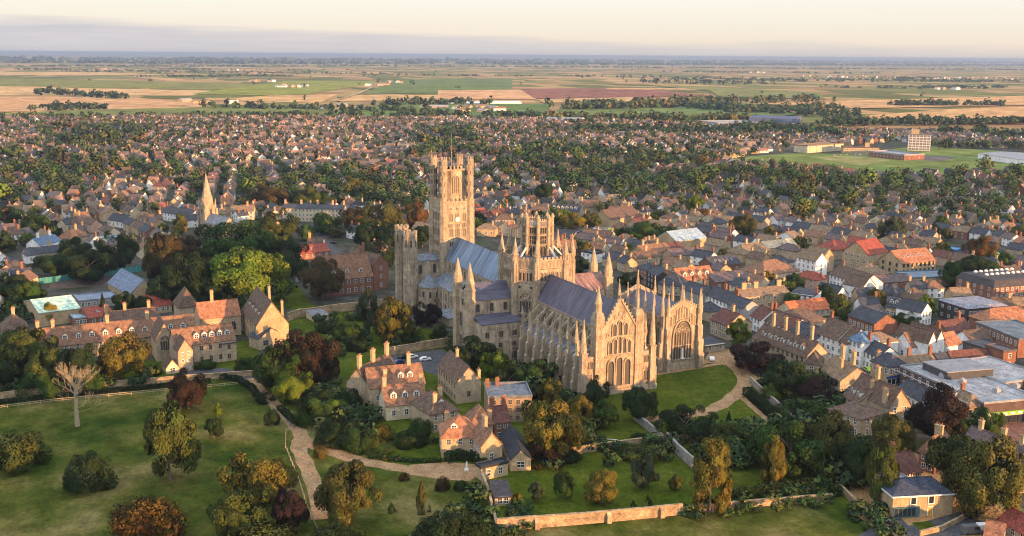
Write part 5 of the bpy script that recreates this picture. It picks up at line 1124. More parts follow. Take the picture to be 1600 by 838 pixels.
WOODS = [([(-639.5,284.8),(-730.7,421.5),(-589.9,462.8),(-536.3,520.4),(-237.1,310.2),(-284.5,252.0),(-432.9,196.9)],.75),
    ([(-425.1,442.2),(-330.3,504.0),(-287.6,503.4),(-125.0,349.6),(-142.0,307.7),(-281.6,393.4),(-297.6,352.6)],.9),
    ([(-898.1,-240.2),(-808.2,-107.0),(-672.6,-74.5),(-440.8,-121.3),(-405.5,-221.9)],.7),
    ([(-1241.4,-139.0),(-1266.6,3.2),(-893.6,-30.8),(-850.9,-111.0),(-954.7,-147.4)],.6),
    ([(-517.2,-20.7),(-488.1,153.1),(-382.0,137.8),(-251.0,78.2),(-334.1,47.3),(-341.6,-18.3)],.7),
    ([(-253.4,465.2),(-377.9,705.9),(-311.5,739.9),(-113.4,505.5),(-104.4,400.4)],.45),
    ([(-1072.6,361.2),(-1108.5,479.1),(-622.3,288.8),(-618.1,199.4)],.45),
    ([(-662.4,-99.0),(-542.3,-16.4),(-448.8,-32.3),(-477.0,-103.9)],.4)]
GRIDC = {}
def occ_index():
    GRIDC.clear()
    for x, y, r in OCC: GRIDC.setdefault((int(x//30),int(y//30)),[]).append((x,y,r))
def free(x, y, r):
    gx, gy = int(x//30), int(y//30)
    for i in (-1,0,1):
        for j in (-1,0,1):
            for a, b, c in GRIDC.get((gx+i,gy+j),()):
                if (a-x)**2+(b-y)**2 < (r+c)**2: return False
    return True
def claim(x, y, r): OCC.append((x,y,r)); GRIDC.setdefault((int(x//30),int(y//30)),[]).append((x,y,r))
occ_index()
def wood(x, y):
    for P, d in WOODS:
        if inpoly(x, y, P): return d
    return 0
rt = random.Random(77)
cells = []
xs = [p[0] for p in TOWN]; ys = [p[1] for p in TOWN]
for i in range(int(min(xs)//190), int(max(xs)//190)+1):
    for j in range(int(min(ys)//190), int(max(ys)//190)+1):
        cells.append((i*190+rt.uniform(20,170), j*190+rt.uniform(20,170), rt.choice([.1,.35,-.4,.8,-.15,1.2])+rt.uniform(-.15,.15), rt.random()))
HS, TS = [], []
lots = []
for ci, (cx, cy, a, q) in enumerate(cells):
    ux, uy = math.cos(a), math.sin(a)
    v = -150; row = 0
    while v < 150:
        u = -150+rt.random()*6; wid = rt.choice((7,8,8.5,9.5,12))
        while u < 150:
            x, y = cx+u*ux-v*uy, cy+u*uy+v*ux
            lots.append((x,y,a+(math.pi if row%2 else 0),ci,wid,q)); u += wid+rt.uniform(1.6,8.)
        v += 15 if row%2 else 21; row += 1
cxy = np.array([(c[0],c[1]) for c in cells])
def near_cell(x, y): return int(np.argmin((cxy[:,0]-x)**2+(cxy[:,1]-y)**2))
lots = [l for l in lots if inpoly(l[0],l[1],TOWN)]
lots.sort(key=lambda l: (l[0]-CAM.x)**2+(l[1]-CAM.y)**2)
for x, y, a, ci, wid, q in lots:
    if near_cell(x,y) != ci or any(inpoly(x,y,P) for P in NOBUILD): continue
    d = math.hypot(x-CAM.x,y-CAM.y)
    wd = wood(x,y)
    if rt.random() < wd*.42 or rt.random() < .12: continue
    if not free(x,y,wid*.5+1.0): continue
    claim(x,y,wid*.45); HS.append((d,x+rt.uniform(-1.2,1.2),y+rt.uniform(-1.2,1.2),a+rt.uniform(-.1,.1)+(math.pi/2 if d > 700 and rt.random() < .4 else 0),wid,q))
# trees of the town; the wooded gardens first, with bigger crowns
for P, dn in WOODS:
    x0, x1, y0, y1 = min(p[0] for p in P), max(p[0] for p in P), min(p[1] for p in P), max(p[1] for p in P)
    for k in range(int((x1-x0)*(y1-y0)/55)):
        x, y = rt.uniform(x0,x1), rt.uniform(y0,y1)
        if not inpoly(x,y,P) or inpoly(x,y,NOBUILD[0]) or not inpoly(x,y,TOWN) or rt.random() > dn*.22: continue
        r = rt.uniform(5.,10.)
        if not free(x,y,r*.5): continue
        claim(x,y,r*.55); TS.append((math.hypot(x-CAM.x,y-CAM.y),x,y,r,1.))
for k in range(24000):
    # uniform in the town polygon's bounding box
    x, y = rt.uniform(min(xs),max(xs)), rt.uniform(min(ys),max(ys))
    if not inpoly(x,y,TOWN): continue
    if inpoly(x,y,NOBUILD[0]) or inpoly(x,y,NOBUILD[2]): continue
    wd = wood(x,y); d = math.hypot(x-CAM.x,y-CAM.y)
    if wd < .3 and rt.random() < .1: continue
    r = rt.uniform(4.,8.) if wd > .3 else rt.uniform(2.2,6.)
    if wd > .3 and rt.random() < .3: continue
    if wd < .3 and d < 780 and rt.random() < .72: continue
    if not free(x,y,r*.55): continue
    claim(x,y,r*.6); TS.append((d,x,y,r,wd))
HS.sort(); TS.sort()
print('town houses', len(HS), 'town trees', len(TS), 'hand trees', NT[0])
# palettes drift by neighbourhood: old core buff and slate, outer estates orange-brown tiles
RN = ['slate','brown','tile','maroon','mauve','orange','red','tan']; WN = ['buff','stone','white','brick','cream','pink']
ORD = ['nearest to','second nearest to','third nearest to','fourth nearest to','fifth nearest to','sixth nearest to','seventh nearest to','eighth nearest to','ninth nearest to','tenth nearest to','eleventh nearest to','twelfth nearest to','thirteenth nearest to','fourteenth nearest to','fifteenth nearest to']
def pick(d, q, y):
    if d > 1150: rw = [3.5,4,3.,1,3,1.3,.2,2.4]
    elif d > 800: rw = [4,3.4,2.,1.,2.6,.9,.3,2]
    else: rw = [5,3,1.5,1.5,2,.6,.4,1.5]
    r = rt.choices(RN, rw)[0]; w = rt.choices(WN, [4,2.,4.0,1.5,3.6,.8])[0]
    return r, w
RAD = dict(slate='slate roof',brown='brown roof',tile='tiled brown roof',maroon='dark red roof',mauve='mauve-brown roof',orange='orange roof',red='red roof',tan='tan roof')
WAD = dict(buff='buff-walled',stone='stone',white='white-walled',brick='brick',cream='cream-walled',pink='pinkish')
NIND = 300-0
cnt = {}
jobs = []
for d, x, y, a, wid, q in HS[:NIND]:
    rn, wn = pick(d,q,y); kind = rt.choices(['gable','x','hip'],[6,1.2,1.6])[0]
    lm = min(LM, key=lambda l: (l[1]-x)**2+(l[2]-y)**2)
    nch = 0 if rt.random() < .2 else (2 if rt.random() < .35 else 1)
    form = {'gable':'house','x':'gable-fronted house','hip':'hip-roofed house'}[kind]
    base = f"{WAD[wn]} {form}, {RAD[rn]}" + ({0:'',1:', one chimney',2:', two chimneys'}[nch])
    jobs.append([d,x,y,a,wid,rn,wn,kind,nch,base,lm,math.hypot(lm[1]-x,lm[2]-y)])
bykey = {}
for j in jobs: bykey.setdefault((j[9],j[10][0]),[]).append(j)
for k, js in bykey.items():
    js.sort(key=lambda j: j[11])
    for i, j in enumerate(js): j.append((ORD[i] if len(js) > 1 else 'near') if i < len(ORD) else 'far from')
for d,x,y,a,wid,rn,wn,kind,nch,base,lm,_,o in jobs:
    L = wid+1.0; D = 7.5 if wid < 9 else 8.5
    ez = 5.0 if q < .7 else 3.0
    # front edge facing the viewer
    ux, uy = math.cos(a), math.sin(a)
    if ux*_rt.x+uy*_rt.y < 0: ux, uy = -ux, -uy
    vx, vy = -uy, ux
    fx, fy = x-vx*D/2, y-vy*D/2
    chs = [(), (.42,), (-.44,.44)][nch] if kind != 'x' else [(),((.0,.3),),((.2,.2),(.2,.8))][nch]
    n0 = len(OCC)
    house('house','house',f"{base}, {o} {lm[0]}",fx-ux*L/2,fy-uy*L/2,fx+ux*L/2,fy+uy*L/2,ez,D,3.0 if kind != 'hip' else 2.8,kind,rn,wn,ch=chs,
          win=((2,2) if d < 820 else (1,2)),side=((1,1) if d < 700 else None),group='ordinary town houses',chh=2.2,chw=1.0,wh=1.3)
    del OCC[n0:]
# the farther houses as one mass
class Far:
    def __init__(s): s.v = []; s.f = []; s.c = []
    def add(s, vs, fs, cs):
        o = len(s.v); s.v += vs; s.f += [tuple(i+o for i in f) for f in fs]; s.c += cs
    def build(s, name, mat):
        me = bpy.data.meshes.new(name); me.from_pydata(s.v, [], s.f); me.materials.append(M[mat])
        at = me.attributes.new('Col','FLOAT_COLOR','FACE'); at.data.foreach_set('color', np.array([(*c,1) for c in s.c],np.float32).ravel()); me.update()
        return ob(name, me)
fb = Far()
def far_house(x, y, a, L, D, ez, rh, rc, wc, kind=0):
    ux, uy = math.cos(a), math.sin(a)
    def P(u, v, z): return (x+u*ux-v*uy, y+u*uy+v*ux, z)
    h, e = L/2, D/2
    vs = [P(-h,-e,0),P(h,-e,0),P(h,e,0),P(-h,e,0),P(-h,-e,ez),P(h,-e,ez),P(h,e,ez),P(-h,e,ez),
          P(-h-.3 if kind == 0 else -h+e*.8,0,ez+rh),P(h+.3 if kind == 0 else h-e*.8,0,ez+rh),P(-h-.3,-e-.4,ez-.25),P(h+.3,-e-.4,ez-.25),P(h+.3,e+.4,ez-.25),P(-h-.3,e+.4,ez-.25)]
    fs = [(0,1,5,4),(1,2,6,5),(2,3,7,6),(3,0,4,7),(10,11,9,8),(12,13,8,9)]; cs = [wc]*4+[rc]*2
    if kind == 0: fs += [(4,7,8),(5,9,6)]; cs += [wc]*2
    else: fs += [(10,8,13),(11,12,9)]; cs += [rc]*2
    fb.add(vs, fs, cs)
    dk = (.04,.042,.05)
    for s in (-1,1):
        for u in (-.26,.24):
            for z in ((.9,3.3) if ez > 4 else (.9,)):
                q = [P(u*L-.6,s*(e+.05),z),P(u*L+.6,s*(e+.05),z),P(u*L+.6,s*(e+.05),z+1.2),P(u*L-.6,s*(e+.05),z+1.2)]
                fb.add(q if s < 0 else q[::-1], [(0,1,2,3)], [dk])
    if rt.random() < .6:
        c0 = rt.choice((-.4,.4))*L; cc = rt.choice((WC['brick'],WC['buff'],WC['brick']))
        b8 = [P(c0+i*.5,j*.45,z) for z in (ez+rh-1.2,ez+rh+1.5) for i,j in ((-1,-1),(1,-1),(1,1),(-1,1))]
        fb.add(b8, [(4,5,6,7),(0,1,5,4),(1,2,6,5),(2,3,7,6),(3,0,4,7)], [cc]*5)
    if rt.random() < .3:   # rear wing
        w2 = P(0,e+2.4,0); 
        b8 = [P(i*2.2-h*.3,e-.2+j*4.5,z) for z in (0,ez*.62) for i,j in ((-1,0),(1,0),(1,1),(-1,1))]
        fb.add(b8, [(4,5,6,7),(0,1,5,4),(1,2,6,5),(2,3,7,6),(3,0,4,7)], [rc]+[wc]*4)
for d, x, y, a, wid, q in HS[NIND:]:
    rn, wn = pick(d,q,y); j = rt.uniform(.5,1.2)
    g_ = sum(RC[rn])/3; rc = tuple((v*.68+g_*.30)*j*1.1+.004 for v in RC[rn]); w_ = rt.uniform(.68,1.05); wc = tuple(min(.8,v*w_) for v in WC[wn])
    far_house(x,y,a,max(7,wid*rt.uniform(.85,1.1)),rt.uniform(6.4,8.5),5. if q < .72 else 2.9,rt.uniform(2.6,4.2),rc,wc,1 if rt.random() < .18 else 0)
# a few long roofs and the village and farms out on the fen
for k in range(60):
    x, y = rt.uniform(min(xs),max(xs)), rt.uniform(min(ys),max(ys))
    if inpoly(x,y,TOWN) and not inpoly(x,y,NOBUILD[0]) and free(x,y,7) and math.hypot(x-CAM.x,y-CAM.y) > 900:
        far_house(x,y,rt.choice(cells)[2],rt.uniform(22,42),11,5,2.6,RC[rt.choice(('mauve','tan','brown','slate'))],WC[rt.choice(('buff','brick','grey'))])
for px in [(-3168.0,658.3),(-3231.6,705.8),(-7042.4,407.1),(-6838.6,1217.9),(-1755.9,422.7),(-1552.0,663.7),(-1640.1,632.5),(-1614.2,721.4),(-3654.5,1200.4),(-3330.6,1023.9),(-2080.5,253.6),(-3912.1,755.0),(-5922.4,4687.9),(-4484.3,4131.5),(-2511.8,2949.0)]:
    for i in range(4): far_house(px[0]+rt.uniform(-60,60),px[1]+rt.uniform(-60,60),rt.uniform(0,3),rt.uniform(12,40),rt.uniform(10,16),rt.uniform(4,8),3,RC[rt.choice(('tan','orange','pale'))],WC[rt.choice(('white','buff'))])
for i in range(130):
    t_ = rt.random(); p = [(-4652.2,4229.7),(-3920.2,5010.1)]; 
    x = p[0][0]+(p[1][0]-p[0][0])*t_+rt.uniform(-260,260); y = p[0][1]+(p[1][1]-p[0][1])*t_+rt.uniform(-260,260)
    far_house(x,y,rt.uniform(0,3),10,8,5,3,RC[rt.choice(('tile','tan','slate'))],WC[rt.choice(('white','buff','brick'))])
tag(fb.build('town_houses','far'), 'countless small houses of the outer town with brown and orange roofs', 'houses', kind='stuff')
# trees of the town: the nearest as individuals, the rest as one mass
NTI = max(0, 300-NT[0])
jobs = []
for d, x, y, r, wd in TS[:NTI]:
    c = rt.choices(['dark','green','olive','bronze','lime','gold','rust','brown','purple','sage','yellow'],[6,8,4,2,.9,.8,.3,.6,.4,.8,.3] if wd > .3 else [4,6,3,1.8,1.5,.9,.4,.5,.4,.8,.5])[0]
    kind = rt.choices(['round','tall','bush'],[5,2,.6] if r > 2.6 else [2,1,3])[0]
    lm = min(LM, key=lambda l: (l[1]-x)**2+(l[2]-y)**2)
    base = f"{ADJ[c]} {dict(round='round tree',tall='tall tree',bush='bush')[kind]}"
    jobs.append([d,x,y,r,kind,c,base,lm,math.hypot(lm[1]-x,lm[2]-y)])
bykey = {}
for j in jobs: bykey.setdefault((j[6],j[7][0]),[]).append(j)
for k, js in bykey.items():
    js.sort(key=lambda j: j[8])
    for i, j in enumerate(js): j.append((ORD[i] if len(js) > 1 else 'close to') if i < len(ORD) else 'far from')
for d,x,y,r,kind,c,base,lm,_,o in jobs:
    h = r*rt.uniform(1.7,2.4) if kind != 'bush' else r*1.2
    TR(f"{base} among the houses, {o} {lm[0]}",x,y,h,r,kind,c,lod='mid',group='trees among the town houses',occ=False)
rgf = np.random.default_rng(5)
FT = []
def far_tree(x, y, r, h, c, n=46): FT.append((x,y,r,h,c,n))
def leafmass(name, label):
    pos, sz, cols, nrm, spr = [], [], [], [], []
    for x,y,r,h,c,n in FT:
        m = 7; d0 = rgf.normal(size=(m,3)); d0 /= np.linalg.norm(d0,axis=1)[:,None]
        cc = d0*np.array([r*.55,r*.55,h*.26])+np.array([x,y,h*.56]); k = rgf.integers(0,m,n)
        d = rgf.normal(size=(n,3)); d /= np.linalg.norm(d,axis=1)[:,None]; d = d+np.array([0,0,.15])
        p = cc[k]+d*np.array([r*.5,r*.5,h*.24]); p[:,2] = np.maximum(p[:,2],.2)
        ct = p-np.array([x,y,h*.45]); ct /= np.linalg.norm(ct,axis=1)[:,None]+1e-6; q_ = d*.7+ct*.6+rgf.normal(size=(n,3))*.2; spr.append(q_/np.linalg.norm(q_,axis=1)[:,None])
        pos.append(p); nrm.append(d+rgf.normal(size=(n,3))*.28); sz.append(np.full(n, r*(.75 if n < 30 else .42 if n < 90 else .30 if n < 200 else .235 if n < 300 else .19))*(.7+.6*rgf.random(n)))
        cols.append(np.array(c)[None,:]*((.78+.42*rgf.random(m))[k]*(.9+.2*rgf.random(n)))[:,None])
    p = np.concatenate(pos); s = np.concatenate(sz)[:,None]; c = np.concatenate(cols); nm = np.concatenate(nrm); n = len(p)
    nm /= np.linalg.norm(nm,axis=1)[:,None]; q = rgf.normal(size=(n,3)); t1 = np.cross(nm,q); t1 /= np.linalg.norm(t1,axis=1)[:,None]; t2 = np.cross(nm,t1)
    v = np.stack([p-t1*s*.5,p-t2*s*.4,p+t1*s*.5,p+t2*s*.4],1).reshape(-1,3)
    me = bpy.data.meshes.new(name); me.vertices.add(4*n); me.vertices.foreach_set('co', v.astype(np.float32).ravel())
    me.loops.add(4*n); me.loops.foreach_set('vertex_index', np.arange(4*n,dtype=np.int32)); me.polygons.add(n)
    me.polygons.foreach_set('loop_start', np.arange(0,4*n,4,dtype=np.int32)); me.polygons.foreach_set('loop_total', np.full(n,4,dtype=np.int32))
    at = me.attributes.new('Col','FLOAT_COLOR','FACE'); at.data.foreach_set('color', np.concatenate([c,np.ones((n,1))],1).astype(np.float32).ravel())
    at = me.attributes.new('spray','FLOAT_VECTOR','FACE'); at.data.foreach_set('vector', np.concatenate(spr).astype(np.float32).ravel())
    me.materials.append(M['fleaf']); me.update(); FT.clear()
    return tag(ob(name, me), label, 'trees', kind='stuff')
for d, x, y, r, wd in TS[NTI:]:
    c = FC[rt.choices(['dark','green','olive','bronze','lime','gold','rust','brown','sage'],[6,8,5,2.4,.9,.8,.25,.6,.8])[0]]
    far_tree(x,y,r,r*rt.uniform(1.5,2.2),c,(420 if d < 800 else 260) if d < 1150 else 75)
leafmass('town_trees','leafy mass of garden and street trees between the outer houses')
# hedgerows, copses and tree belts out to the horizon
def belt(p, q, w, n, r0, r1, cs, nn=26, hm=0):
    for i in range(n):
        t_ = rt.random(); x = p[0]+(q[0]-p[0])*t_+rt.uniform(-w,w); y = p[1]+(q[1]-p[1])*t_+rt.uniform(-w,w)
        r = rt.uniform(r0,r1); far_tree(x,y,r,hm*rt.uniform(.7,1.2) if hm else r*rt.uniform(1.5,2.2),FC[rt.choice(cs)],nn)
D_ = ('dark','green','olive','dark'); A_ = ('olive','gold','green','bronze')

belt((-570.9,865.2),(-525.0,992.6),14,40,4,8,D_,60)
belt((-1586.9,-246.8),(-1479.8,358.8),26,150,3,6,D_); belt((-1479.8,358.8),(-1327.6,711.0),26,100,4,8,D_); belt((-1256.6,675.5),(-1108.5,1017.3),35,200,4,9,A_); belt((-1565.2,889.5),(-1590.1,1209.1),40,140,6,12,A_)
belt((-1539.6,1174.9),(-1135.0,1258.7),45,110,5,10,D_); belt((-968.2,1053.9),(-875.6,1502.3),16,190,5,9,D_); belt((-1507.7,1730.3),(-1432.1,2001.1),20,90,5,9,D_); belt((-1333.4,1141.7),(-1449.8,1487.1),25,90,5,9,A_)
belt((-1819.7,200.7),(-1543.3,608.3),40,90,4,9,D_); belt((-2785.2,-93.9),(-2307.7,74.5),18,70,6,10,D_); belt((-1809.7,-122.4),(-1826.3,-6.7),18,50,5,9,D_); belt((-1831.1,572.0),(-1827.8,814.5),30,60,5,10,D_)
belt((-1695.4,1174.9),(-1733.3,1692.8),50,70,6,12,A_); belt((-992.8,597.6),(-757.7,884.0),40,160,4,8,D_); belt((-910.3,842.1),(-738.7,902.0),26,90,5,9,D_); belt((-730.7,1076.8),(-547.3,1140.2),30,60,5,9,D_)
belt((-4005.3,2845.4),(-3428.8,4428.7),260,300,6,12,D_,14,10); belt((-6307.4,279.6),(-5502.5,1634.3),260,150,6,12,D_,14,10); belt((-8545.3,-187.0),(-9063.4,2370.3),260,170,10,22,D_,12,9); belt((-9560.7,2503.8),(-8701.8,5435.8),300,160,10,22,D_,12,9); belt((-8701.8,5435.8),(-7417.2,9608.6),320,240,10,22,D_,12,9)
belt((-11980.8,-767.0),(-13001.6,17356.7),1200,800,30,80,D_,10,13); belt((-15599.1,-934.9),(-21983.2,29051.5),1600,700,50,140,D_,10,14); belt((-3419.4,2136.4),(-3149.9,2637.6),60,50,8,14,D_,14)
for q0, q1 in (((-6990.5,-187.4),(-6943.8,2743.5)),((-6654.6,2629.1),(-5151.9,6795.9)),((-5142.0,1665.4),(-3964.7,4570.7)),((-4921.0,75.2),(-4978.8,1611.5)),((-10149.5,873.3),(-10983.0,5956.8)),((-12729.5,6893.7),(-9775.6,12536.9)),((-10817.6,-452.6),(-13514.7,4430.4)),((-3082.8,1991.1),(-2510.9,3342.5))):
    for k in range(3):
        t0, t1 = sorted((rt.random(), rt.random())); f_ = lambda t: (q0[0]+(q1[0]-q0[0])*t+rt.uniform(-200,200), q0[1]+(q1[1]-q0[1])*t+rt.uniform(-200,200))
        belt(f_(t0), f_(t1), 60, 36, 6, 16, D_, 10, 9)
for k in range(70):
    px = rt.choice(((-3099.6,-14.1),(-4199.8,1065.1),(-5092.7,2796.9),(-2602.5,2491.7),(-6387.1,2523.4),(-1993.1,2456.3),(-2510.6,268.8),(-6461.8,4624.9)))
    x, y = px[0]+rt.gauss(0,900), px[1]+rt.gauss(0,900)
    if not inpoly(x,y,TOWN): far_tree(x,y,rt.uniform(5,11),rt.uniform(9,18),FC[rt.choice(D_)],14)
leafmass('distant_trees','hedgerows copses and tree belts across the flat fenland')

# undergrowth: borders, banks and scrub between the named trees
def scrub(P, n, r0, r1, cs, nn=150):
    x0, x1, y0, y1 = min(p[0] for p in P), max(p[0] for p in P), min(p[1] for p in P), max(p[1] for p in P)
    k = 0
    for i in range(n*30):
        if k >= n: break
        x, y = rt.uniform(x0,x1), rt.uniform(y0,y1)
        if not inpoly(x,y,P): continue
        k += 1; r = rt.uniform(r0,r1)
        if any(abs(a-x) < c*.8 and abs(b_-y) < c*.8 and c > 6.1 for a,b_,c in OCC): continue
        far_tree(x,y,r,r*rt.uniform(.8,1.7),FC[rt.choice(cs)],nn)
G_ = ('dark','green','dark','olive','dark')
occ_index()
scrub([(113.5,-99.0),(102.6,-85.1),(132.5,-85.1),(146.9,-82.9),(168.0,-90.1),(169.7,-96.4),(153.0,-103.1)],95,1.4,3.4,G_+('bronze',))
scrub([(153.4,-85.4),(148.6,-67.1),(175.4,-73.2),(177.1,-79.7),(164.1,-85.9)],8,1.,2.,G_)
scrub([(108.6,-22.3),(131.2,-0.3),(161.3,-19.3),(154.7,-34.3),(127.2,-28.4)],55,2.,4.6,G_)
scrub([(164.4,-27.8),(163.4,-14.5),(194.1,-30.8),(204.3,-50.6),(195.7,-52.2)],40,1.6,4.,G_)
scrub([(196.4,-32.1),(201.1,-4.5),(215.3,-7.7),(212.5,-16.5),(207.1,-36.1)],45,1.2,3.,('olive','dark','green'))
scrub([(200.9,-2.1),(199.3,24.9),(212.4,24.0),(224.4,0.9),(223.3,-13.2)],70,1.6,4.5,G_)
scrub([(161.0,49.3),(149.6,72.3),(184.9,68.0),(199.5,60.2),(201.2,38.1),(186.6,38.6)],95,1.6,4.,G_)
scrub([(203.4,31.4),(218.6,38.0),(242.1,35.2),(253.4,22.1),(246.2,11.2),(229.5,12.3)],85,1.8,4.6,G_)
scrub([(238.4,-21.9),(242.1,12.6),(250.2,9.8),(246.3,-23.7)],40,1.2,2.6,('green','olive','dark'))
scrub([(258.1,2.8),(258.0,12.3),(274.6,5.7),(278.5,-4.0)],30,1.2,2.6,G_)
scrub([(9.1,-70.0),(-0.9,-32.4),(31.6,-17.3),(66.0,-30.7),(68.7,-55.4),(71.4,-76.3)],60,1.2,3.2,G_)
scrub([(61.5,-28.9),(102.0,-27.1),(109.5,-40.3)],18,1.6,3.4,G_)
scrub([(55.6,-193.0),(70.4,-140.3),(80.5,-139.4),(72.6,-192.9)],60,1.6,3.6,G_)
scrub([(-134.9,-206.2),(-121.6,-174.7),(-36.5,-176.7),(3.0,-189.0),(-2.7,-202.5)],70,2.2,5.,G_)
scrub([(-114.4,-116.4),(-158.3,-81.7),(-120.4,-40.4),(-29.3,-66.2),(-28.8,-98.1),(-55.9,-122.2)],80,2.5,5.5,('dark','dark','green','brown'))
scrub([(209.3,-77.5),(218.1,-77.7),(234.4,-82.3),(234.5,-94.6),(230.9,-102.8),(220.7,-90.8)],34,1.2,3.,G_)
scrub([(221.7,-74.4),(222.7,-67.3),(230.3,-71.0),(229.2,-77.1)],26,.6,1.4,('green','sage','gold','dark'))
scrub([(89.1,-108.6),(86.3,-103.5),(119.7,-89.9),(126.0,-100.0),(111.0,-104.8)],40,1.4,3.4,G_)
scrub([(208.6,73.0),(210.4,93.1),(233.0,84.7),(234.1,60.1)],40,1.6,3.6,G_)
scrub([(241.1,-35.4),(249.8,5.9),(255.0,3.5),(246.6,-38.1)],46,.8,1.9,('green','olive','dark','green'))
scrub([(231.5,-80.9),(233.0,-72.3),(238.7,-73.4),(238.8,-85.1)],16,.9,2.2,G_)
leafmass('undergrowth','dark shrubs and border planting massed between the garden trees')
# unseen tree belt, added out of view to shade the park
for i in range(26): far_tree(292+rt.uniform(-9,9),-212+i*4.9+rt.uniform(-2,2),rt.uniform(4.5,6.5),rt.uniform(13,17),FC[rt.choice(G_)],150)
leafmass('shading_trees','unseen belt of trees added below to shade the park')

# ------------------------------------------------------------------ ground, fields, lawns, roads
def ground_mat(name, cols, scale, fine=.4, rough=.95, patch=None):
    m, nt, b = nodes(name); N = nt.nodes; L = nt.links
    tc = N.new('ShaderNodeTexCoord'); a = N.new('ShaderNodeTexNoise'); a.inputs['Scale'].default_value = scale; a.inputs['Detail'].default_value = 7; a.inputs['Roughness'].default_value = .6
    c = N.new('ShaderNodeTexNoise'); c.inputs['Scale'].default_value = fine; c.inputs['Detail'].default_value = 5; c.inputs['Roughness'].default_value = .7
    for n in (a,c): L.new(tc.outputs['Object'], n.inputs['Vector'])
    r = N.new('ShaderNodeValToRGB'); L.new(a.outputs[0], r.inputs[0]); e = r.color_ramp.elements
    k = len(cols); e[0].position = .37; e[0].color = (*cols[0],1); e[1].position = .63; e[1].color = (*cols[-1],1)
    for i in range(1,k-1): q = e.new(.37+.26*i/(k-1)); q.color = (*cols[i],1)
    mr = N.new('ShaderNodeMapRange'); mr.inputs[1].default_value = .25; mr.inputs[2].default_value = .75; mr.inputs[3].default_value = .62; mr.inputs[4].default_value = 1.38; L.new(c.outputs[0], mr.inputs[0])
    v = N.new('ShaderNodeVectorMath'); v.operation = 'SCALE'; L.new(r.outputs[0], v.inputs[0]); L.new(mr.outputs[0], v.inputs['Scale'])
    L.new(v.outputs[0], b.inputs['Base Color']); b.inputs['Roughness'].default_value = rough; b.inputs['Specular IOR Level'].default_value = .02
    c3 = N.new('ShaderNodeTexNoise'); c3.inputs['Scale'].default_value = scale*4.5; c3.inputs['Detail'].default_value = 4; c3.inputs['Roughness'].default_value = .75; L.new(tc.outputs['Object'], c3.inputs['Vector'])
    m3 = N.new('ShaderNodeMapRange'); m3.inputs[1].default_value = .36; m3.inputs[2].default_value = .64; m3.inputs[3].default_value = .72; m3.inputs[4].default_value = 1.28; L.new(c3.outputs[0], m3.inputs[0])
    v3 = N.new('ShaderNodeVectorMath'); v3.operation = 'SCALE'; L.new(v.outputs[0], v3.inputs[0]); L.new(m3.outputs[0], v3.inputs['Scale']); L.new(v3.outputs[0], b.inputs['Base Color'])
    bp = N.new('ShaderNodeBump'); bp.inputs['Strength'].default_value = .5; bp.inputs['Distance'].default_value = .3; L.new(c.outputs[0], bp.inputs['Height']); L.new(bp.outputs[0], b.inputs['Normal'])
    return m
def stubble(m):
    # standing stalks and furrows catch a low sun: relief finer than a pixel at this distance
    nt = m.node_tree; N = nt.nodes; b = N['Principled BSDF']; tc = N.new('ShaderNodeTexCoord'); nz = N.new('ShaderNodeTexNoise'); nz.inputs['Scale'].default_value = 1.1; nz.inputs['Detail'].default_value = 2
    nt.links.new(tc.outputs['Object'], nz.inputs['Vector']); bp = N.new('ShaderNodeBump'); bp.inputs['Strength'].default_value = 1.; bp.inputs['Distance'].default_value = 1.6
    nt.links.new(nz.outputs[0], bp.inputs['Height']); nt.links.new(bp.outputs[0], b.inputs['Normal']); return m
def fen_mat():
    m, nt, b = nodes('fen_fields'); N = nt.nodes; L = nt.links
    tc = N.new('ShaderNodeTexCoord'); mp = N.new('ShaderNodeMapping'); mp.inputs['Rotation'].default_value = (0,0,.5); mp.inputs['Scale'].default_value = (1/1500,1/760,1); L.new(tc.outputs['Object'], mp.inputs[0])
    vo = N.new('ShaderNodeTexVoronoi'); vo.distance = 'CHEBYCHEV'; vo.inputs['Randomness'].default_value = .75; L.new(mp.outputs[0], vo.inputs['Vector'])
    sp = N.new('ShaderNodeSeparateColor'); L.new(vo.outputs['Color'], sp.inputs[0])
    r = N.new('ShaderNodeValToRGB'); r.color_ramp.interpolation = 'CONSTANT'; e = r.color_ramp.elements; e[0].color = (.13,.135,.04,1); e[1].position = .9; e[1].color = (.50,.31,.14,1)
    for p, c in ((.16,(.33,.20,.095)),(.32,(.20,.19,.06)),(.48,(.44,.27,.12)),(.62,(.16,.165,.05)),(.76,(.38,.27,.115))): q = e.new(p); q.color = (*c,1)
    L.new(sp.outputs[0], r.inputs[0])
    nz = N.new('ShaderNodeTexNoise'); nz.inputs['Scale'].default_value = .01; nz.inputs['Detail'].default_value = 8; L.new(tc.outputs['Object'], nz.inputs['Vector'])
    mr = N.new('ShaderNodeMapRange'); mr.inputs[1].default_value = .3; mr.inputs[2].default_value = .7; mr.inputs[3].default_value = .7; mr.inputs[4].default_value = 1.25; L.new(nz.outputs[0], mr.inputs[0])
    v = N.new('ShaderNodeVectorMath'); v.operation = 'SCALE'; L.new(r.outputs[0], v.inputs[0]); L.new(mr.outputs[0], v.inputs['Scale'])
    L.new(v.outputs[0], b.inputs['Base Color']); b.inputs['Roughness'].default_value = 1; b.inputs['Specular IOR Level'].default_value = 0
    return stubble(m)
b = MB(); b.add([(-90000,-90000,0),(90000,-90000,0),(90000,90000,0),(-90000,90000,0)],[(0,1,2,3)])
tag(ob('ground', b.mesh('ground',[fen_mat()])), 'flat patchwork of fen fields reaching the horizon', 'ground', kind='structure')
GRASS = ground_mat('park_grass', [(.024,.044,.005),(.048,.062,.009),(.082,.084,.018),(.14,.118,.042)], .04, .9)
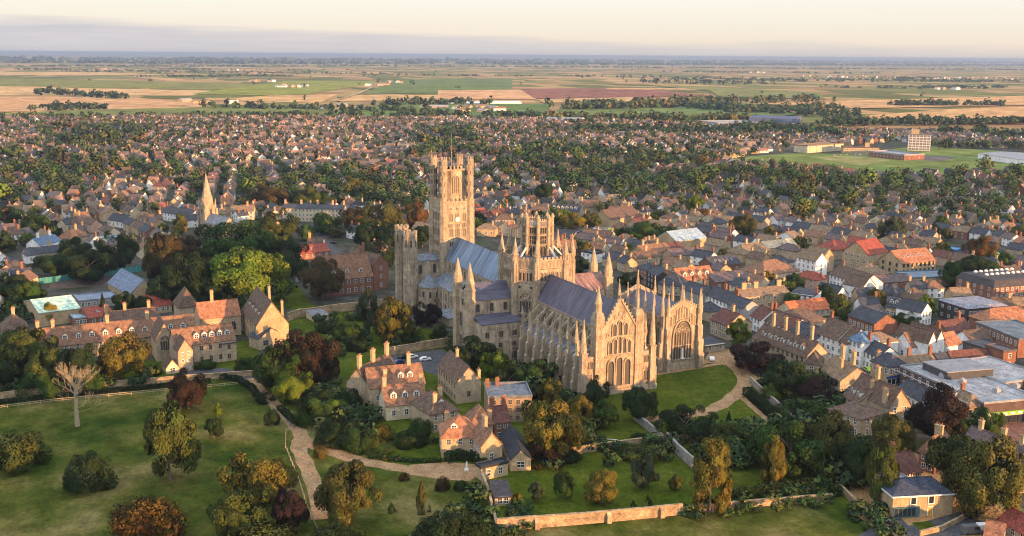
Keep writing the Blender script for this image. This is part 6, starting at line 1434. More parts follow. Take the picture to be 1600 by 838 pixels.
LAWN = ground_mat('lawn_grass', [(.042,.064,.005),(.054,.074,.007),(.072,.088,.011)], .08, 1.1)
TOWNG = ground_mat('town_gardens', [(.035,.045,.020),(.055,.055,.045),(.075,.07,.06),(.05,.065,.025)], .03, .15)
GRAVEL = ground_mat('gravel', [(.23,.145,.078),(.29,.185,.10),(.34,.22,.125)], .3, 1.5)
ASPH = ground_mat('asphalt', [(.065,.068,.075),(.085,.088,.095)], .2, 1.)
PAVE = ground_mat('plaza_bricks', [(.17,.085,.065),(.21,.11,.085)], .2, .8)
FTEX = {}
def field_mat(c):
    if c not in FTEX: FTEX[c] = stubble(ground_mat('field_crop', [tuple(v*.82 for v in c),c,tuple(v*1.15 for v in c)], .006, .03))
    return FTEX[c]
def sheet(name, label, pts, z, mat):
    b = MB(); b.add([(x,y,z) for x,y in pts],[tuple(range(len(pts)))]); o = ob(name, b.mesh(name,[mat])); return tag(o, label, name.replace('_',' '), kind='structure')
def smooth(pts, n=6):
    out = []
    P = [Vector(p) for p in pts]; P = [P[0]*2-P[1]]+P+[P[-1]*2-P[-2]]
    for i in range(1,len(P)-2):
        for k in range(n):
            t = k/n; a,b_,c,d = P[i-1],P[i],P[i+1],P[i+2]
            out.append(.5*((2*b_)+(c-a)*t+(2*a-5*b_+4*c-d)*t*t+(3*b_-a-3*c+d)*t**3))
    out.append(P[-2]); return out
def strip(name, label, pts, w, z, mat, sm=True):
    P = smooth(pts) if sm else [Vector(p) for p in pts]; b = MB(); L_, R_ = [], []
    for i, p in enumerate(P):
        d = (P[min(i+1,len(P)-1)]-P[max(i-1,0)]).normalized(); n = Vector((-d.y,d.x))*(w/2)*(1+.07*math.sin(i*1.9)+.06*math.sin(i*4.7+w)); L_.append((*(p+n),z)); R_.append((*(p-n),z))
    k = len(P); b.add(L_+R_, [(i,k+i,k+i+1,i+1) for i in range(k-1)]); return tag(ob(name, b.mesh(name,[mat])), label, name.replace('_',' '), kind='structure')
sheet('town_ground','gardens, yards and streets between the houses',[(-1594.7,-331.8),(-1222.6,720.8),(-955.4,989.9),(-642.2,1333.7),(235.7,151.0),(312.5,41.3),(193.7,54.8),(128.7,56.1),(143.2,8.3),(88.5,-36.8),(92.1,-109.2),(66.8,-148.5),(71.0,-225.8)],.01,TOWNG)
sheet('park_grass','worn pasture of the park with greener patches',[(63.0,-244.1),(72.8,-189.0),(79.9,-122.2),(81.7,-110.4),(131.9,-109.6),(153.9,-109.1),(165.3,-102.7),(241.3,-118.2),(266.6,-126.0),(218.3,-233.8)],.02,GRASS)
sheet('close_grass','shadowed grass round the cathedral and its gardens',[(-29.3,-66.2),(53.0,-22.8),(136.1,-8.0),(144.9,12.4),(129.6,58.4),(160.1,47.2),(195.4,58.7),(258.7,4.3),(241.2,-46.6),(233.5,-84.4),(210.5,-85.1),(99.3,-110.7)],.014,LAWN)
sheet('lower_meadow','rough meadow below the long garden wall',[(263.6,-132.8),(204.9,-117.0),(165.3,-102.7),(182.0,-92.8),(200.0,-71.7),(233.4,-81.9),(243.4,-36.0),(251.1,4.8),(280.9,1.4),(314.7,-18.7)],.024,GRASS)
sheet('lawn','smooth lawn in front of the east end',[(137.5,22.2),(137.0,51.6),(149.0,50.5),(162.1,42.5),(174.8,27.9),(179.7,14.9),(176.3,-2.2),(173.2,-15.5),(155.1,-8.7)],.03,LAWN)
sheet('lawn','triangular lawn between path and clipped hedge',[(183.6,-2.1),(183.1,14.9),(173.9,34.2),(197.7,27.1),(201.5,18.4),(200.9,-2.1)],.03,LAWN)
sheet('lawn','lawn inside the walled garden',[(205.8,-69.5),(204.3,-44.7),(199.4,-18.8),(217.2,-15.4),(240.1,-32.9),(230.4,-78.0)],.03,LAWN)
sheet('lawn','lawn below the golden house',[(163.0,-88.5),(135.8,-77.6),(158.7,-70.5),(188.4,-78.3),(179.3,-91.9)],.034,LAWN)
sheet('lawn','garden ground round the school chapel and hall',[(62.4,-158.6),(45.0,-137.2),(37.0,-122.1),(32.8,-95.5),(80.1,-106.2),(77.9,-130.6),(74.3,-157.5)],.03,LAWN)
sheet('lawn','bright lawn beside the lime-green plane tree',[(-33.8,-77.0),(-71.3,-55.3),(-19.9,-60.8),(-17.5,-77.7)],.03,LAWN)
sheet('playing_field','wide green playing field beyond the town trees',[(-544.0,542.9),(-571.3,654.0),(-544.5,727.2),(-601.4,896.0),(-508.5,928.6),(-383.9,825.6),(-365.8,775.6),(-309.8,711.2),(-342.5,593.4),(-433.3,559.2)],.05,field_mat((.17,.215,.06)))
sheet('pitch','pale mown pitch on the playing field',[(-514.6,644.4),(-528.4,722.4),(-464.2,714.7),(-426.3,633.8)],.09,field_mat((.27,.26,.10)))
sheet('sports_court','grey hard court beside the white sports block',[(-459.0,728.5),(-495.3,788.9),(-461.5,810.7),(-433.4,754.8)],.09,field_mat((.15,.13,.13)))
FIELDS = [('long yellow-green strip across the left fields', [(-4842.2,-673.2),(-4177.9,276.1),(-3450.6,793.5),(-2915.3,599.5),(-3196.6,139.8),(-3913.8,-588.6)],(0.210,0.200,0.050)),
 ('pale gold strip at the far left', [(-6268.9,-803.1),(-6096.4,332.0),(-5352.1,578.6),(-5104.5,-697.1)],(0.552,0.348,0.148)),
 ('ochre stubble field at the left', [(-3830.3,-581.0),(-3132.9,134.1),(-2899.3,384.3),(-2510.6,268.8),(-2778.0,-485.2)],(0.589,0.365,0.163)),
 ('brown ploughed field left of the green strip', [(-2643.5,-473.0),(-2469.0,74.6),(-2119.3,237.3),(-1873.4,209.8),(-1814.6,-54.1),(-1753.2,-391.9)],(0.552,0.313,0.148)),
 ('small wheat-coloured field above the rooftops', [(-1626.3,-247.9),(-1612.5,-138.4),(-1738.5,-45.2),(-1846.4,-75.5),(-1771.6,-156.3)],(0.571,0.362,0.139)),
 ('bright green beet field', [(-2649.0,290.1),(-2472.9,428.2),(-2532.8,581.6),(-3263.8,951.2),(-3950.4,1271.9),(-3999.4,878.0)],(0.243,0.247,0.044)),
 ('pale stubble field beyond the dark trees', [(-2220.0,268.8),(-1988.0,471.5),(-2514.0,663.5,),(-2465.3,460.5)],(0.546,0.328,0.139)),
 ('long pale stubble field left of the track', [(-2076.7,534.0),(-2084.1,796.6),(-2403.0,929.0),(-2416.7,665.9)],(0.571,0.351,0.148)),
 ('mid green crop field in the centre', [(-2499.3,727.2),(-2656.0,1263.0),(-4353.0,2050.4),(-4163.1,1401.3)],(0.135,0.176,0.050)),
 ('pinkish harvested field in the centre', [(-2760.0,1057.0),(-2762.4,1353.7),(-2058.2,1054.2),(-2085.3,791.9)],(0.583,0.328,0.158)),
 ('red-brown ploughed field', [(-2825.2,1369.5),(-2911.1,1846.0),(-2132.2,1659.0),(-2096.4,1067.4)],(0.257,0.111,0.075)),
 ('narrow pale field above the tree belt', [(-2058.2,1054.2),(-2107.6,1373.0),(-1860.2,1214.2),(-1852.4,973.3)],(0.559,0.351,0.158)),
 ('pale strip beyond the ploughed field', [(-2855.9,1710.0),(-2730.4,2061.6),(-2597.7,1968.4),(-2729.0,1649.8)],(0.559,0.328,0.148)),
 ('yellow-green field right of the ploughed field', [(-3239.6,2087.2),(-2332.9,2204.1),(-1862.0,1824.4),(-2048.2,1614.4),(-2518.8,1913.0)],(0.203,0.202,0.062)),
 ('great pale wheat field at the right', [(-1688.1,1449.7),(-1901.4,2621.3),(-1599.7,2510.5),(-1424.5,2282.4),(-1413.7,1509.4)],(0.571,0.328,0.144)),
 ('nearer pale wheat field at the right edge', [(-1102.3,1162.1),(-1323.5,1719.0),(-1372.5,2214.7),(-834.8,1514.5),(-970.6,1210.0)],(0.559,0.322,0.139)),
 ('green meadow before the wheat fields', [(-1219.8,669.4),(-1780.5,986.7),(-1868.7,1476.1),(-1629.1,1414.2),(-1255.6,1237.6),(-1088.3,961.2)],(0.142,0.182,0.056)),
 ('green meadow along the near edge of the fen', [(-1607.1,394.5),(-2058.8,745.1),(-1854.9,716.0),(-1788.5,957.7),(-1256.6,675.5),(-1440.7,347.8)],(0.135,0.189,0.050)),
 ('olive meadow behind the left rooftops', [(-1599.0,-285.3),(-1790.0,-55.6),(-1819.7,200.7),(-1889.6,473.8),(-1440.7,347.8)],(0.176,0.189,0.056))]
for i, (lab, pts, c) in enumerate(FIELDS): sheet('field', lab, pts, .3+.14*i, field_mat(c))
strip('farm_track','straight pale farm track running out over the fen',[(-2045.1,517.4),(-2501.3,718.6),(-3181.8,983.4),(-3946.4,1304.3)],7,3.2,field_mat((.42,.32,.2)),False)
b = MB(); px = [(-1927.4,760.1),(-1931.1,947.1),(-1848.0,912.8),(-1849.1,737.0)]; b.prism(px, 0, 3.4); tag(ob('polytunnel', b.mesh('polytunnel',['white'])), 'long white polytunnel roof at the edge of the fields', 'polytunnel')
# drives, paths, yards
strip('gravel_drive','pale gravel drive curving up past the fork to the school lane',[(209.4,-118.2),(195.0,-115.0),(176.9,-112.7),(157.8,-110.8),(148.6,-107.7),(132.9,-107.4),(113.8,-108.5),(85.0,-110.4)],4.4,.044,GRAVEL)
strip('gravel_drive','pale gravel drive sweeping right to the golden house forecourt',[(150.6,-108.6),(162.7,-104.8),(175.0,-98.0),(184.8,-90.1),(192.5,-81.7),(196.5,-74.9)],5.0,.05,GRAVEL)
sheet('gravel_forecourt','round gravel forecourt before the golden house',[(184.4,-86.2),(186.5,-75.6),(191.3,-69.5),(197.2,-70.1),(201.8,-75.2),(197.9,-81.9),(191.0,-88.6)],.056,GRAVEL)
strip('lane','grey lane along the school wall',[(92.5,-108.2),(81.7,-110.4),(70.4,-120.6),(71.6,-129.6)],8,.04,ASPH)
strip('cathedral_path','tan path curving round the smooth lawn',[(177.3,-7.5),(179.6,5.3),(178.4,18.3),(168.9,34.8),(157.1,47.8),(141.4,55.5),(129.4,57.9)],5.2,.05,GRAVEL)
strip('cathedral_path','narrow tan path along the foot of the Lady Chapel',[(137.5,22.2),(136.7,36.4),(135.6,48.4),(134.9,57.4)],2.6,.058,GRAVEL)
strip('cathedral_path','straight path beside the clipped hedge',[(172.2,35.5),(183.7,32.0),(198.0,27.8)],2.2,.05,GRAVEL)
sheet('lane','grey tarmac by the Lady Chapel where the white car stands',[(130.9,48.2),(118.7,60.2),(120.3,71.1),(151.1,55.4),(158.0,46.1),(139.3,54.8)],.036,GRAVEL)
sheet('courtyard','pale gravel courtyard of the low stone house',[(201.9,50.2),(201.6,57.0),(215.7,48.0),(220.0,49.5),(217.9,39.1)],.05,GRAVEL)
sheet('car_park','grey tarmac court below the transept garden wall',[(91.0,-62.8),(76.4,-55.9),(75.8,-34.5),(89.6,-34.2),(112.3,-47.5),(95.6,-52.2)],.04,ASPH)
sheet('car_park','sandy car park with a white van beyond the octagon',[(-137.7,127.5),(-199.9,164.7),(-175.2,187.4),(-128.7,162.3),(-120.6,131.9)],.05,ground_mat('sand',[(.24,.19,.15),(.30,.25,.19)],.1,.6))
sheet('car_park','tarmac yard between the orange hall and the supply store',[(-33.6,330.8),(2.4,331.6),(54.2,307.2),(40.8,275.1),(7.8,291.8)],.05,ASPH)
sheet('plaza','red-brick paved plaza at the right edge',[(222.1,88.8),(226.7,114.5),(257.2,87.4),(251.3,74.0),(235.9,77.5)],.05,PAVE)
sheet('street','brick-paved street beside the white range',[(187.9,89.1),(183.1,119.3),(187.0,132.3),(195.2,127.8),(201.3,88.6)],.045,PAVE)
strip('street','high street running between the terraces',[(196.2,85.3),(179.4,91.5),(157.0,95.8),(132.3,98.8),(105.1,98.4),(81.6,99.6)],8,.04,ASPH)
strip('street','road climbing away behind the palace',[(-121.5,-18.6),(-165.7,-12.9),(-198.8,-8.7),(-246.2,12.8)],8,.05,ASPH)
strip('street','straight street between roofs left of the west tower',[(-272.3,66.7),(-360.3,82.0),(-446.2,96.1),(-596.4,127.4)],9,.05,ASPH)
strip('street','long straight street into the left town',[(-485.3,-125.3),(-677.0,-86.0),(-932.3,-30.1),(-1185.1,27.7)],9,.05,ASPH)
sheet('tennis_court','red-brown and green tennis courts beside the gymnasium',[(-99.5,-168.2),(-120.7,-164.5),(-124.4,-140.2),(-96.3,-138.1)],.05,ground_mat('court',[(.10,.09,.085),(.13,.075,.06)],.05,.4))
sheet('patio','paved patio of the modern blue-slate house',[(270.3,-4.1),(263.3,14.6),(270.9,11.3),(269.9,29.4),(277.5,29.8),(284.6,1.7)],.045,ASPH)
sheet('lawn','tiny square lawn before the modern blue-slate house',[(269.8,13.4),(271.0,17.9),(275.2,17.4),(274.9,11.5)],.05,LAWN)

# ------------------------------------------------------------------ walls, fences, hedges
WALLM = surf('garden_wall_stone', (.36,.265,.165), .42, 1.3, .35, 1.6, .95, .5, (1,1,1.6), mott=1.7)
GREYW = surf('grey_wall_stone', (.27,.25,.23), .65, 1.2, .35, 1.6, .95, .4, mott=1.5)
def wall_run(name, label, pts, h, t=.5, butt=0, mat=None, cat='wall'):
    mat = mat or WALLM; r = thing(name, label, cat, (0,0,0))
    P = [Vector(p) for p in pts]; w = MB(); c = MB(); bm = None
    for a, b_ in zip(P, P[1:]):
        d = (b_-a).normalized(); n = Vector((-d.y,d.x)); L = (b_-a).length; k = max(1,int(L/9))
        for i in range(k):   # each bay steps a little in height
            p, q = a+d*(L*i/k), a+d*(L*(i+1)/k); hh = h*(1+.05*math.sin(i*2.3+L))
            w.prism([tuple(p-n*t/2),tuple(q-n*t/2),tuple(q+n*t/2),tuple(p+n*t/2)],0,hh)
            c.prism([tuple(p-n*(t/2+.1)),tuple(q-n*(t/2+.1)),tuple(q+n*(t/2+.1)),tuple(p+n*(t/2+.1))],hh,hh+.16)
        if butt:
            kk = max(1,int(L/butt)); s = -1
            for i in range(kk):
                p = a+d*(L*(i+.5)/kk); o = ob('buttress', cached(('wb',h,mat.name), lambda: (lambda m: (m.box(-.55,-.9,0,.55,0,h*.62), m.add([(-.55,-.9,h*.62),(.55,-.9,h*.62),(.55,0,h*.92),(-.55,0,h*.92),(-.55,0,h*.62),(.55,0,h*.62)],[(0,1,2,3),(0,3,4),(1,5,2)]), m.mesh('buttress',[mat]))[-1])(MB())), r, (*(p-n*t/2),0), math.atan2(d.y,d.x))
    ob('wall', w.mesh('wall',[mat]), r); ob('coping', c.mesh('coping',[mat]), r)
wall_run('garden_wall','long buttressed stone wall glowing along the bottom of the walled garden',[(232.8,-81.5),(237.4,-62.4),(240.8,-46.4),(242.8,-35.4)],2.9,.55,11)
wall_run('garden_wall','stone wall continuing in shade right of the golden birch clump',[(242.8,-35.4),(245.4,-19.1),(251.5,4.5)],1.8,.5,22)
wall_run('garden_wall','side wall of the walled garden running down from the golden house',[(199.6,-71.5),(212.7,-75.0),(232.8,-81.5)],2.4,.45)
wall_run('garden_wall','low wall curving away down the right of the meadow',[(234.2,17.3),(244.2,11.9),(256.0,7.8),(266.3,4.5),(277.2,1.2)],1.8,.5)
wall_run('park_wall','long stone wall along the far side of the park',[(76.6,-200.3),(75.2,-185.2),(76.5,-157.6),(78.7,-130.7),(82.6,-108.3)],2.0,.45)
wall_run('garden_wall','stone wall between the transept garden and tarmac court',[(76.2,-56.4),(74.5,-44.5),(72.6,-30.0)],3.2,.5)
wall_run('garden_wall','weathered grey wall sloping from the dark round tree to the inner garden',[(176.0,-9.0),(186.4,-10.3),(197.6,-12.4)],2.6,.5,0,GREYW)
wall_run('garden_wall','pale grey wall zigzagging down behind the walled garden scrub',[(198.2,-11.0),(208.3,-13.7),(218.2,-15.6)],3.2,.5,0,GREYW)
wall_run('garden_wall','inner garden wall behind the goal posts',[(195.5,-43.0),(195.9,-30.7),(197.3,-13.1),(200.9,-2.1),(202.5,32.1)],2.2,.45)
wall_run('garden_wall','grey wall sloping down beside the clipped hedge',[(159.0,48.5),(180.5,40.9),(199.6,34.5)],2.2,.5,0,GREYW)
wall_run('garden_wall','brick wall behind the palace garden loggia',[(8.1,-78.1),(2.4,-71.1),(-2.2,-29.0)],3.4,.5)
wall_run('garden_wall','low curved wall round the new house patio',[(276.3,9.4),(276.3,16.3),(274.1,24.9),(272.4,29.3)],1.2,.4)
def hedge(label, pts, w, h, col='dark', dens=26):
    P = [Vector(p) for p in pts]; rg = np.random.default_rng(len(OCC)+len(label)); v = []; cv = []; 
    for a, b_ in zip(P, P[1:]):
        L = (b_-a).length; n = int(L*(w+2*h)*dens); d = (b_-a)/L; nn = Vector((-d.y,d.x))
        u = rg.random(n)*L; s = rg.random(n)*(w+2*h)
        side = np.where(s < h, -w/2, np.where(s < h+w, s-h-w/2, w/2)); z = np.where(s < h, s, np.where(s < h+w, h, s-h-w))
        bump = .16*np.sin(u*1.3)+.12*rg.normal(size=n)
        c = np.stack([a.x+d.x*u+nn.x*side*(1+bump*.5),a.y+d.y*u+nn.y*side*(1+bump*.5),np.maximum(.1,z*(1+bump*.5))],1)
        q = rg.normal(size=(n,3)); q /= np.linalg.norm(q,axis=1)[:,None]; q2 = np.cross(q,rg.normal(size=(n,3))); q2 /= np.linalg.norm(q2,axis=1)[:,None]
        v.append(np.stack([c-q*.22,c-q2*.17,c+q*.22,c+q2*.17],1).reshape(-1,3)); cv.append(.75+.5*rg.random(n))
    v = np.concatenate(v); cv = np.concatenate(cv); n = len(cv)
    me = bpy.data.meshes.new('hedge'); me.from_pydata(v.tolist(), [], np.arange(4*n).reshape(-1,4).tolist()); me.materials.append(M['leaf'])
    sp = rg.normal(size=(n,3))*.5+np.array([0,0,.8]); sp /= np.linalg.norm(sp,axis=1)[:,None]; at = me.attributes.new('spray','FLOAT_VECTOR','FACE'); at.data.foreach_set('vector', sp.astype(np.float32).ravel())
    for k, ar in (('v',cv),('h',np.full(n,.5))): at = me.attributes.new(k,'FLOAT','FACE'); at.data.foreach_set('value', ar.astype(np.float32))
    tag(ob('hedge', me, col=FC[col]), label, 'hedge')
hedge('thick clipped dark hedge along the lawn path',[(169.3,39.2),(183.5,34.7),(197.7,30.1)],2.6,2.4)
hedge('yellow-green hedge along the top of the right garden wall',[(241.8,-22.3),(243.1,-9.3),(245.2,7.8)],2.2,3.2,'olive')
hedge('bushy low hedge at the right end of the garden wall',[(246.8,-5.0),(247.9,4.5),(248.6,9.2)],3,2.6,'green')
hedge('low dark hedge in front of the park wall',[(82.3,-200.1),(80.7,-177.7),(83.3,-143.9),(84.5,-123.0)],1.6,1.3)
hedge('dark bank hedge beside the upper drive',[(122.6,-107.9),(132.3,-107.3),(141.3,-107.5)],2.0,1.4)
hedge('hedge between school lane and park corner',[(81.2,-119.1),(86.6,-114.2),(98.9,-111.7),(107.8,-112.1)],1.8,1.6)
hedge('low border hedge along the forecourt lawn',[(174.7,-95.1),(182.2,-85.4),(185.8,-77.2)],1.4,.9,'green')
hedge('climbing greenery along the foot of the golden house',[(187.2,-76.4),(185.5,-72.9),(190.1,-67.4),(195.4,-68.4)],1.6,2.6,'green')
def fence(label, pts, step=3.2):
    r = thing('park_fence', label, 'fence', (0,0,0)); rail = MB(); P = [Vector(p) for p in pts]
    pm = cached('fpost', lambda: (lambda m: (m.box(-.09,-.09,0,.09,.09,1.25), m.mesh('post',[M['deadwood']]))[-1])(MB()))
    for a, b_ in zip(P,P[1:]):
        for z in (.5,1.05): rail.bar((a.x,a.y,z),(b_.x,b_.y,z),.06,.14)
        k = max(1,int((b_-a).length/step))
        for i in range(k): ob('post', pm, r, (*(a+(b_-a)*i/k),0))
    ob('rail', rail.mesh('rail',['deadwood']), r)
fence('post and rail fence along the drive edge of the park',[(218.5,-120.7),(201.8,-119.4),(182.4,-116.9),(157.3,-114.4),(144.6,-111.2),(142.1,-108.5),(128.6,-109.7),(108.7,-110.1)])
fence('post and rail fence below the park wall',[(86.6,-196.4),(85.9,-174.0),(88.5,-142.5),(90.4,-124.0),(91.1,-115.1)])
# ------------------------------------------------------------------ small things
def car(label, x, y, rz, col, van=False):
    t = thing('van' if van else 'car', label, 'van' if van else 'car', (x,y,0), rz)
    def body():
        b = MB()
        if van: pr = [(-2.4,.35),(2.5,.35),(2.6,.9),(1.9,1.25),(1.5,2.1),(1.2,2.25),(-2.4,2.25)]
        else: pr = [(-2.1,.32),(2.1,.32),(2.15,.72),(1.15,.9),(.5,1.4),(-1.0,1.45),(-1.8,.98),(-2.15,.9)]
        b.xz(pr,-.88,.88,0); return b.mesh('body',['carpaint'])
    def glas():
        b = MB()
        pr = [(1.84,1.3),(1.48,2.0),(.3,2.0),(.3,1.3)] if van else [(1.02,.95),(.46,1.34),(-.96,1.38),(-1.62,1.0)]
        b.xz(pr,-.895,.895,0); return b.mesh('window',['glass'])
    def wheel():
        b = MB(); n = 10; c = [(.33*math.cos(i*6.283/n),.33*math.sin(i*6.283/n)) for i in range(n)]; b.xz(c,-.1,.1,0); return b.mesh('wheel',['darkpaint'])
    ob('body', cached(('car',van),body), t, col=col); ob('window', cached(('carg',van),glas), t)
    for sx in (-1.35,1.35):
        for sy in (-.82,.82): ob('wheel', cached('wheel',wheel), t, (sx,sy,.33))
M['carpaint'] = surf('car_paint', None, .96, 1.04, .5, 2., .25, 0, (1,1,1), 'obj', .5, mott=.2)
CARC = dict(white=(.75,.75,.75), silver=(.45,.46,.48), black=(.015,.015,.018), blue=(.03,.07,.2), red=(.35,.03,.03), grey=(.12,.13,.14), lime=(.45,.6,.08))
for lab, p, rz, c, v in [('white car parked on the lane beside the Lady Chapel',(130.1,52.8),2.6,'white',False),('white van in the sandy car park beyond the octagon',(-150.9,160.9),.4,'white',True),('dark car beside the white van in the sandy car park',(-141.0,158.2),.4,'black',False),
    ('dark car parked on the road behind the palace',(-170.9,-8.0),1.1,'black',False),('white car on the wood edge above the pink house',(-182.4,-139.8),.9,'white',False),('white van parked outside the mint sports hall',(-72.1,-180.4),.2,'white',True),
    ('white car at the right end of the orange hall',(18.5,282.6),.3,'white',False),('silver car beside the white one at the orange hall',(14.1,291.9),.5,'silver',False),('white car in the yard before the blue cabin',(-6.6,320.8),.2,'white',False),('silver car alone in the supply yard',(-27.2,322.6),.2,'silver',False),
    ('lime-yellow van in the supply yard',(15.3,330.5),.2,'lime',True),('lime-yellow car right of the lime van',(25.1,328.4),.2,'lime',False),('blue car behind the flat blue-grey store',(66.0,242.8),.1,'blue',False),('silver car in the small stone courtyard',(196.5,57.9),.6,'silver',False),
    ('white car half hidden by the seven-dormer range',(147.6,71.9),.1,'white',False),('dark car on the tarmac court',(90.3,-54.2),.2,'black',False),('white van at the bottom right corner',(281.3,25.8),1.2,'white',True),('green bin lorry-like van by the bottom right shed',(280.3,21.8),1.3,'grey',True),
    ('grey car at the foot of the new house drive',(269.0,7.1),.8,'grey',False),('white car beyond the white slate terrace',(-126.9,306.3),.1,'white',False)]: car(lab, p[0], p[1], rz, CARC[c], v)
rc_ = random.Random(8); seen = {}
for nm_, a_, b_, n_ in (('the long left street',(-528.3,-114.8),(-1098.1,9.6),11),('the street left of the west tower',(-288.9,68.5),(-537.9,114.5),8),('the supply yard beyond the orange hall',(-18.5,320.4),(46.5,311.5),9),('the sandy car park beyond the octagon',(-144.1,137.7),(-156.5,175.1),5),('the yard behind the flat blue-grey store',(57.5,226.6),(65.4,253.1),6),('the lane beside the dark office',(89.6,213.7),(112.5,195.9),4),('the tarmac court below the transept wall',(85.0,-57.8),(85.4,-43.9),4),('the high street below the white terraces',(143.2,98.8),(179.1,90.9),6),('the playing field school',(-525.9,682.0),(-518.7,725.1),5),('the brick-paved street by the store',(185.9,95.4),(184.0,121.5),4)):
    dx, dy = b_[0]-a_[0], b_[1]-a_[1]; L = math.hypot(dx,dy); cols = list(CARC); used = {}
    for i in range(n_):
        t_ = (i+.5)/n_; c = rc_.choice(cols); s_ = rc_.choice((-1,1))*2.6; used[c] = used.get(c,0)+1
        k = ['','second ','third ','fourth ','fifth ','sixth ','seventh '][min(6,used[c]-1)]
        car(f"{k}{c} car parked along {nm_}" if used[c] > 1 else f"first {c} car parked along {nm_}", a_[0]+dx*t_-dy/L*s_, a_[1]+dy*t_+dx/L*s_, math.atan2(dy,dx)+rc_.choice((0,math.pi)), CARC[c])
# blue cabin, goal posts, garden loggia, flag mast
H('site_cabin','cabin','bright blue flat-roofed cabin in the yard beyond the orange hall',4.3,302.8,10.0,305.7,4.2,8,.3,'flat',(.08,.22,.45),(.06,.2,.45),win=(1,2),side=None)
H('loggia','garden building','low grey-roofed garden loggia with dark openings below the palace wall',13.9,-68.4,12.9,-61.8,2.6,8,.8,'pent','grey','cream',win=(1,2),side=None,ww=1.8,wh=1.5)
b = MB()
for x in (-2.6,2.6): b.bar((x,0,0),(x,0,2.1),.14)
b.bar((-2.67,0,2.1),(2.67,0,2.1),.14)
for x in (-2.6,2.6): b.bar((x,0,2.1),(x,1.2,0),.08)
o = tag(ob('goal_posts', b.mesh('goal_posts',['white']), None, (193.6,-28.1,0), .9), 'white football goal on the shaded grass behind the inner wall', 'goal')
b = MB(); b.cone(0,0,0,.5,.7,.6,8); b.cone(0,0,.5,2.0,.3,.26,8); b.cone(0,0,2.0,2.5,.2,.16,8)
for p, lab in (((183.9,-71.7),'white statue among the greenery of the golden house'),((194.3,-73.2),'grey stone urn on the gravel forecourt')):
    tag(ob('statue', cached('statue', lambda: b.mesh('statue',['white'])), None, (p[0],p[1],0)), lab, 'statue')
b = MB()
for i in range(30): b.box(-45+3*i-.05,-.05,0,-45+3*i+.05,.05,3.2)
b.box(-45,-.02,.1,42,.02,3.1,1)
tag(ob('court_fence', b.mesh('court_fence',['metal',surf('green_mesh',(.05,.22,.22),.8,1.15)]), None, (-117.9,-153.6,0), math.atan2((-124.4,-140.2)[1]-(-117.4,-164.6)[1],(-124.4,-140.2)[0]-(-117.4,-164.6)[0])), 'teal mesh fence along the far side of the tennis courts', 'fence')
# front of the modern house: glazing, yellow door, two windows, white eaves
nh = [o for o in bpy.data.objects if o.name.startswith('new_house')][0]
L_ = ((Vector((265.6,11.0))-Vector((270.2,26.3))).length)
TEAL = surf('teal_frame', (.06,.13,.15), .9, 1.1)
b = MB(); b.box(-L_/2+.2,-.35,.1,-.9,-.02,2.7,0)
for i in range(5): b.box(-L_/2+.45+i*1.15,-.4,.35,-L_/2+1.35+i*1.15,-.3,2.4,1)
ob('shop_glazing', b.mesh('shop_glazing',[TEAL,'glass']), nh)
b = MB(); b.box(-.75,-.12,0,.75,-.01,2.5,0); b.box(-.55,-.16,0,.55,-.08,2.3,1); ob('door', b.mesh('door',['white',surf('yellow_door',(.5,.28,.06),.9,1.1)]), nh, (2.0,0,0))
for u, w_, h_ in ((-2.6,1.3,1.7),(2.1,1.3,1.9)): ob('window', win_mesh(w_,h_,'rect',1,fw=.25,proud=.15,mats=('white','glass')), nh, (u,0,3.3))
b = MB(); b.box(-L_/2-.5,-.55,5.35,L_/2+.5,-.42,5.7); b.box(-L_/2-.5,-.42,5.35,-L_/2-.4,11.4,5.7); ob('eaves_board', b.mesh('eaves_board',['white']), nh)
H('house','house','white flat-roofed rear extension of the modern blue-slate house',258.4,16.1,259.2,23.3,5.2,6,.3,'flat','pale','white',win=None,side=None)
kc = [o for o in bpy.data.objects if o.name.startswith('school_chapel')][0]
ob('traceried_window', win_mesh(3.4,5.4,'lancet',4,True,fw=.35,proud=.35,mats=('stone2','lglass')), kc, (0,0,4.2))
# store front with green sign
sm = [o for o in bpy.data.objects if o.name.startswith('supermarket')][0]
b = MB(); b.box(-10,-.5,2.9,6,-.05,4.1,0)
for i in range(5): b.box(-9.6+i*3.1,-.25,.3,-7.0+i*3.1,-.05,2.7,1)
b.box(-10,-.3,2.7,14,-.04,2.9,2); b.box(6.2,-.4,.2,14,-.05,4.1,3)
ob('shop_front', b.mesh('shop_front',[surf('green_sign',(.22,.42,.05),.9,1.1),'glass','white',surf('blue_sign',(.06,.10,.25),.9,1.1)]), sm)
b = MB(); r_ = random.Random(4)
for i in range(5):
    x = -8.6+i*2.8; b.box(x,-.55,3.15,x+1.6,-.5,3.75)
ob('sign_panel', b.mesh('sign_panel',['white']), sm)
for i in range(6):
    b = MB(); b.box(-.12,-.9,0,.12,38,.14); ob('roof_seam', b.mesh('roof_seam',['metal']), sm, (-15+i*5.2,2,7.3))
b = MB(); b.box(-9,0,0,9,13,2.4); b.box(-9.2,-.2,2.4,9.2,13.2,2.7,1); ob('upper_roof', b.mesh('upper_roof',[surf('dark_cladding',(.07,.07,.075),.85,1.1),surf('felt_roof',(.22,.23,.25),.7,1.2,.3,1.2)]), sm, (4,24,7.3))
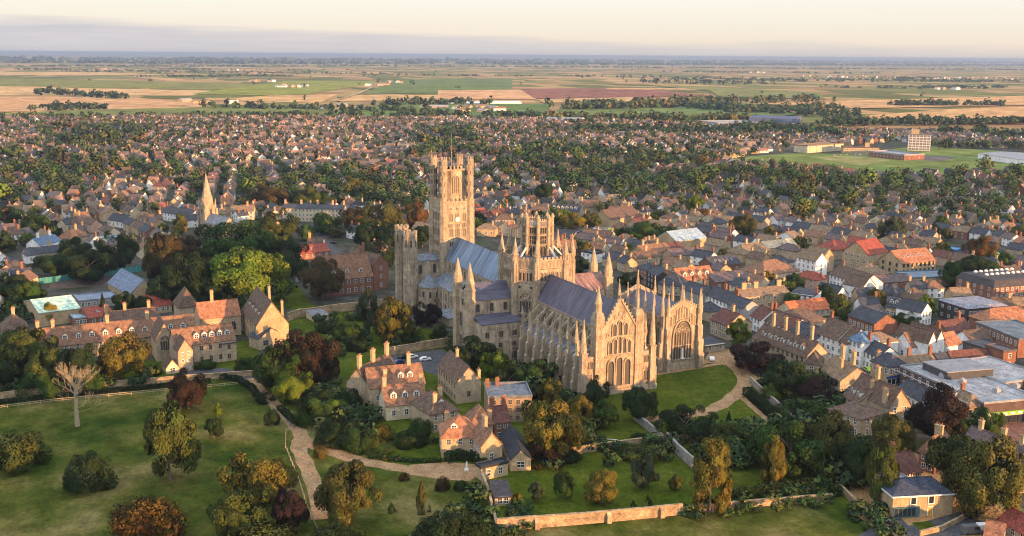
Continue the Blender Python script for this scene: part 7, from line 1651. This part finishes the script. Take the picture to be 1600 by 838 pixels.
for i in range(7):
    b = MB(); b.box(-.9,-.9,0,.9,.9,1.1); b.cone(0,0,1.1,1.5,.6,.6,10); ob('roof_plant', b.mesh('roof_plant',['metal']), sm, (-14+i*4.1+r_.uniform(-1,1), 6+r_.uniform(0,26), 7.4), r_.random())
# glowing domes on the mansard block and the dormered flat roof
ap = [o for o in bpy.data.objects if o.name.startswith('apartment_block')][0]
dm = (lambda m: (m.cone(0,0,0,.5,.9,.9,10), m.cone(0,0,.5,.9,.85,.4,10), m.mesh('rooflight',['white']))[-1])(MB())
for i in range(16): ob('rooflight', dm, ap, (-12+i%8*3.1, 7+i//8*7, 13.0))
# corner shop front
cs = [o for o in bpy.data.objects if o.name.startswith('corner_shop')][0]
b = MB(); b.box(-5.2,-.3,2.7,5.2,-.02,3.5,0); b.box(-5,-.15,.2,5,-.02,2.7,1)
for i in range(5): b.box(-4.8+i*2,-.2,.4,-3.1+i*2,-.1,2.5,2)
ob('shop_front', b.mesh('shop_front',[surf('shop_blue',(.03,.06,.22),.9,1.1),'white','glass']), cs)
for i in range(4): ob('window', win_mesh(1.2,1.8,'rect',2,fw=.14,proud=.12,mats=('white','glass'),trans=1), cs, (-3.6+2.4*i,0,4.2))
for i in range(3): ob('window', win_mesh(1.2,1.8,'rect',2,fw=.14,proud=.12,mats=('white','glass'),trans=1), cs, (-4.6 if False else -((Vector((181.7,90.4))-Vector((181.6,98.1))).length)/2,1.6+2.6*i,4.2), -math.pi/2)
# air over the fen
m = bpy.data.materials.new('haze'); m.use_nodes = True; nt = m.node_tree; nt.nodes.clear()
o_ = nt.nodes.new('ShaderNodeOutputMaterial'); v_ = nt.nodes.new('ShaderNodeVolumePrincipled'); v_.inputs['Color'].default_value = (.42,.53,.70,1); v_.inputs['Density'].default_value = .000065; v_.inputs['Anisotropy'].default_value = .4
nt.links.new(v_.outputs[0], o_.inputs['Volume'])
b = MB(); b.box(-60000,-60000,-1,60000,60000,118); tag(ob('haze', b.mesh('haze',[m])), 'thin pale morning haze over the flat land', 'haze', kind='stuff')
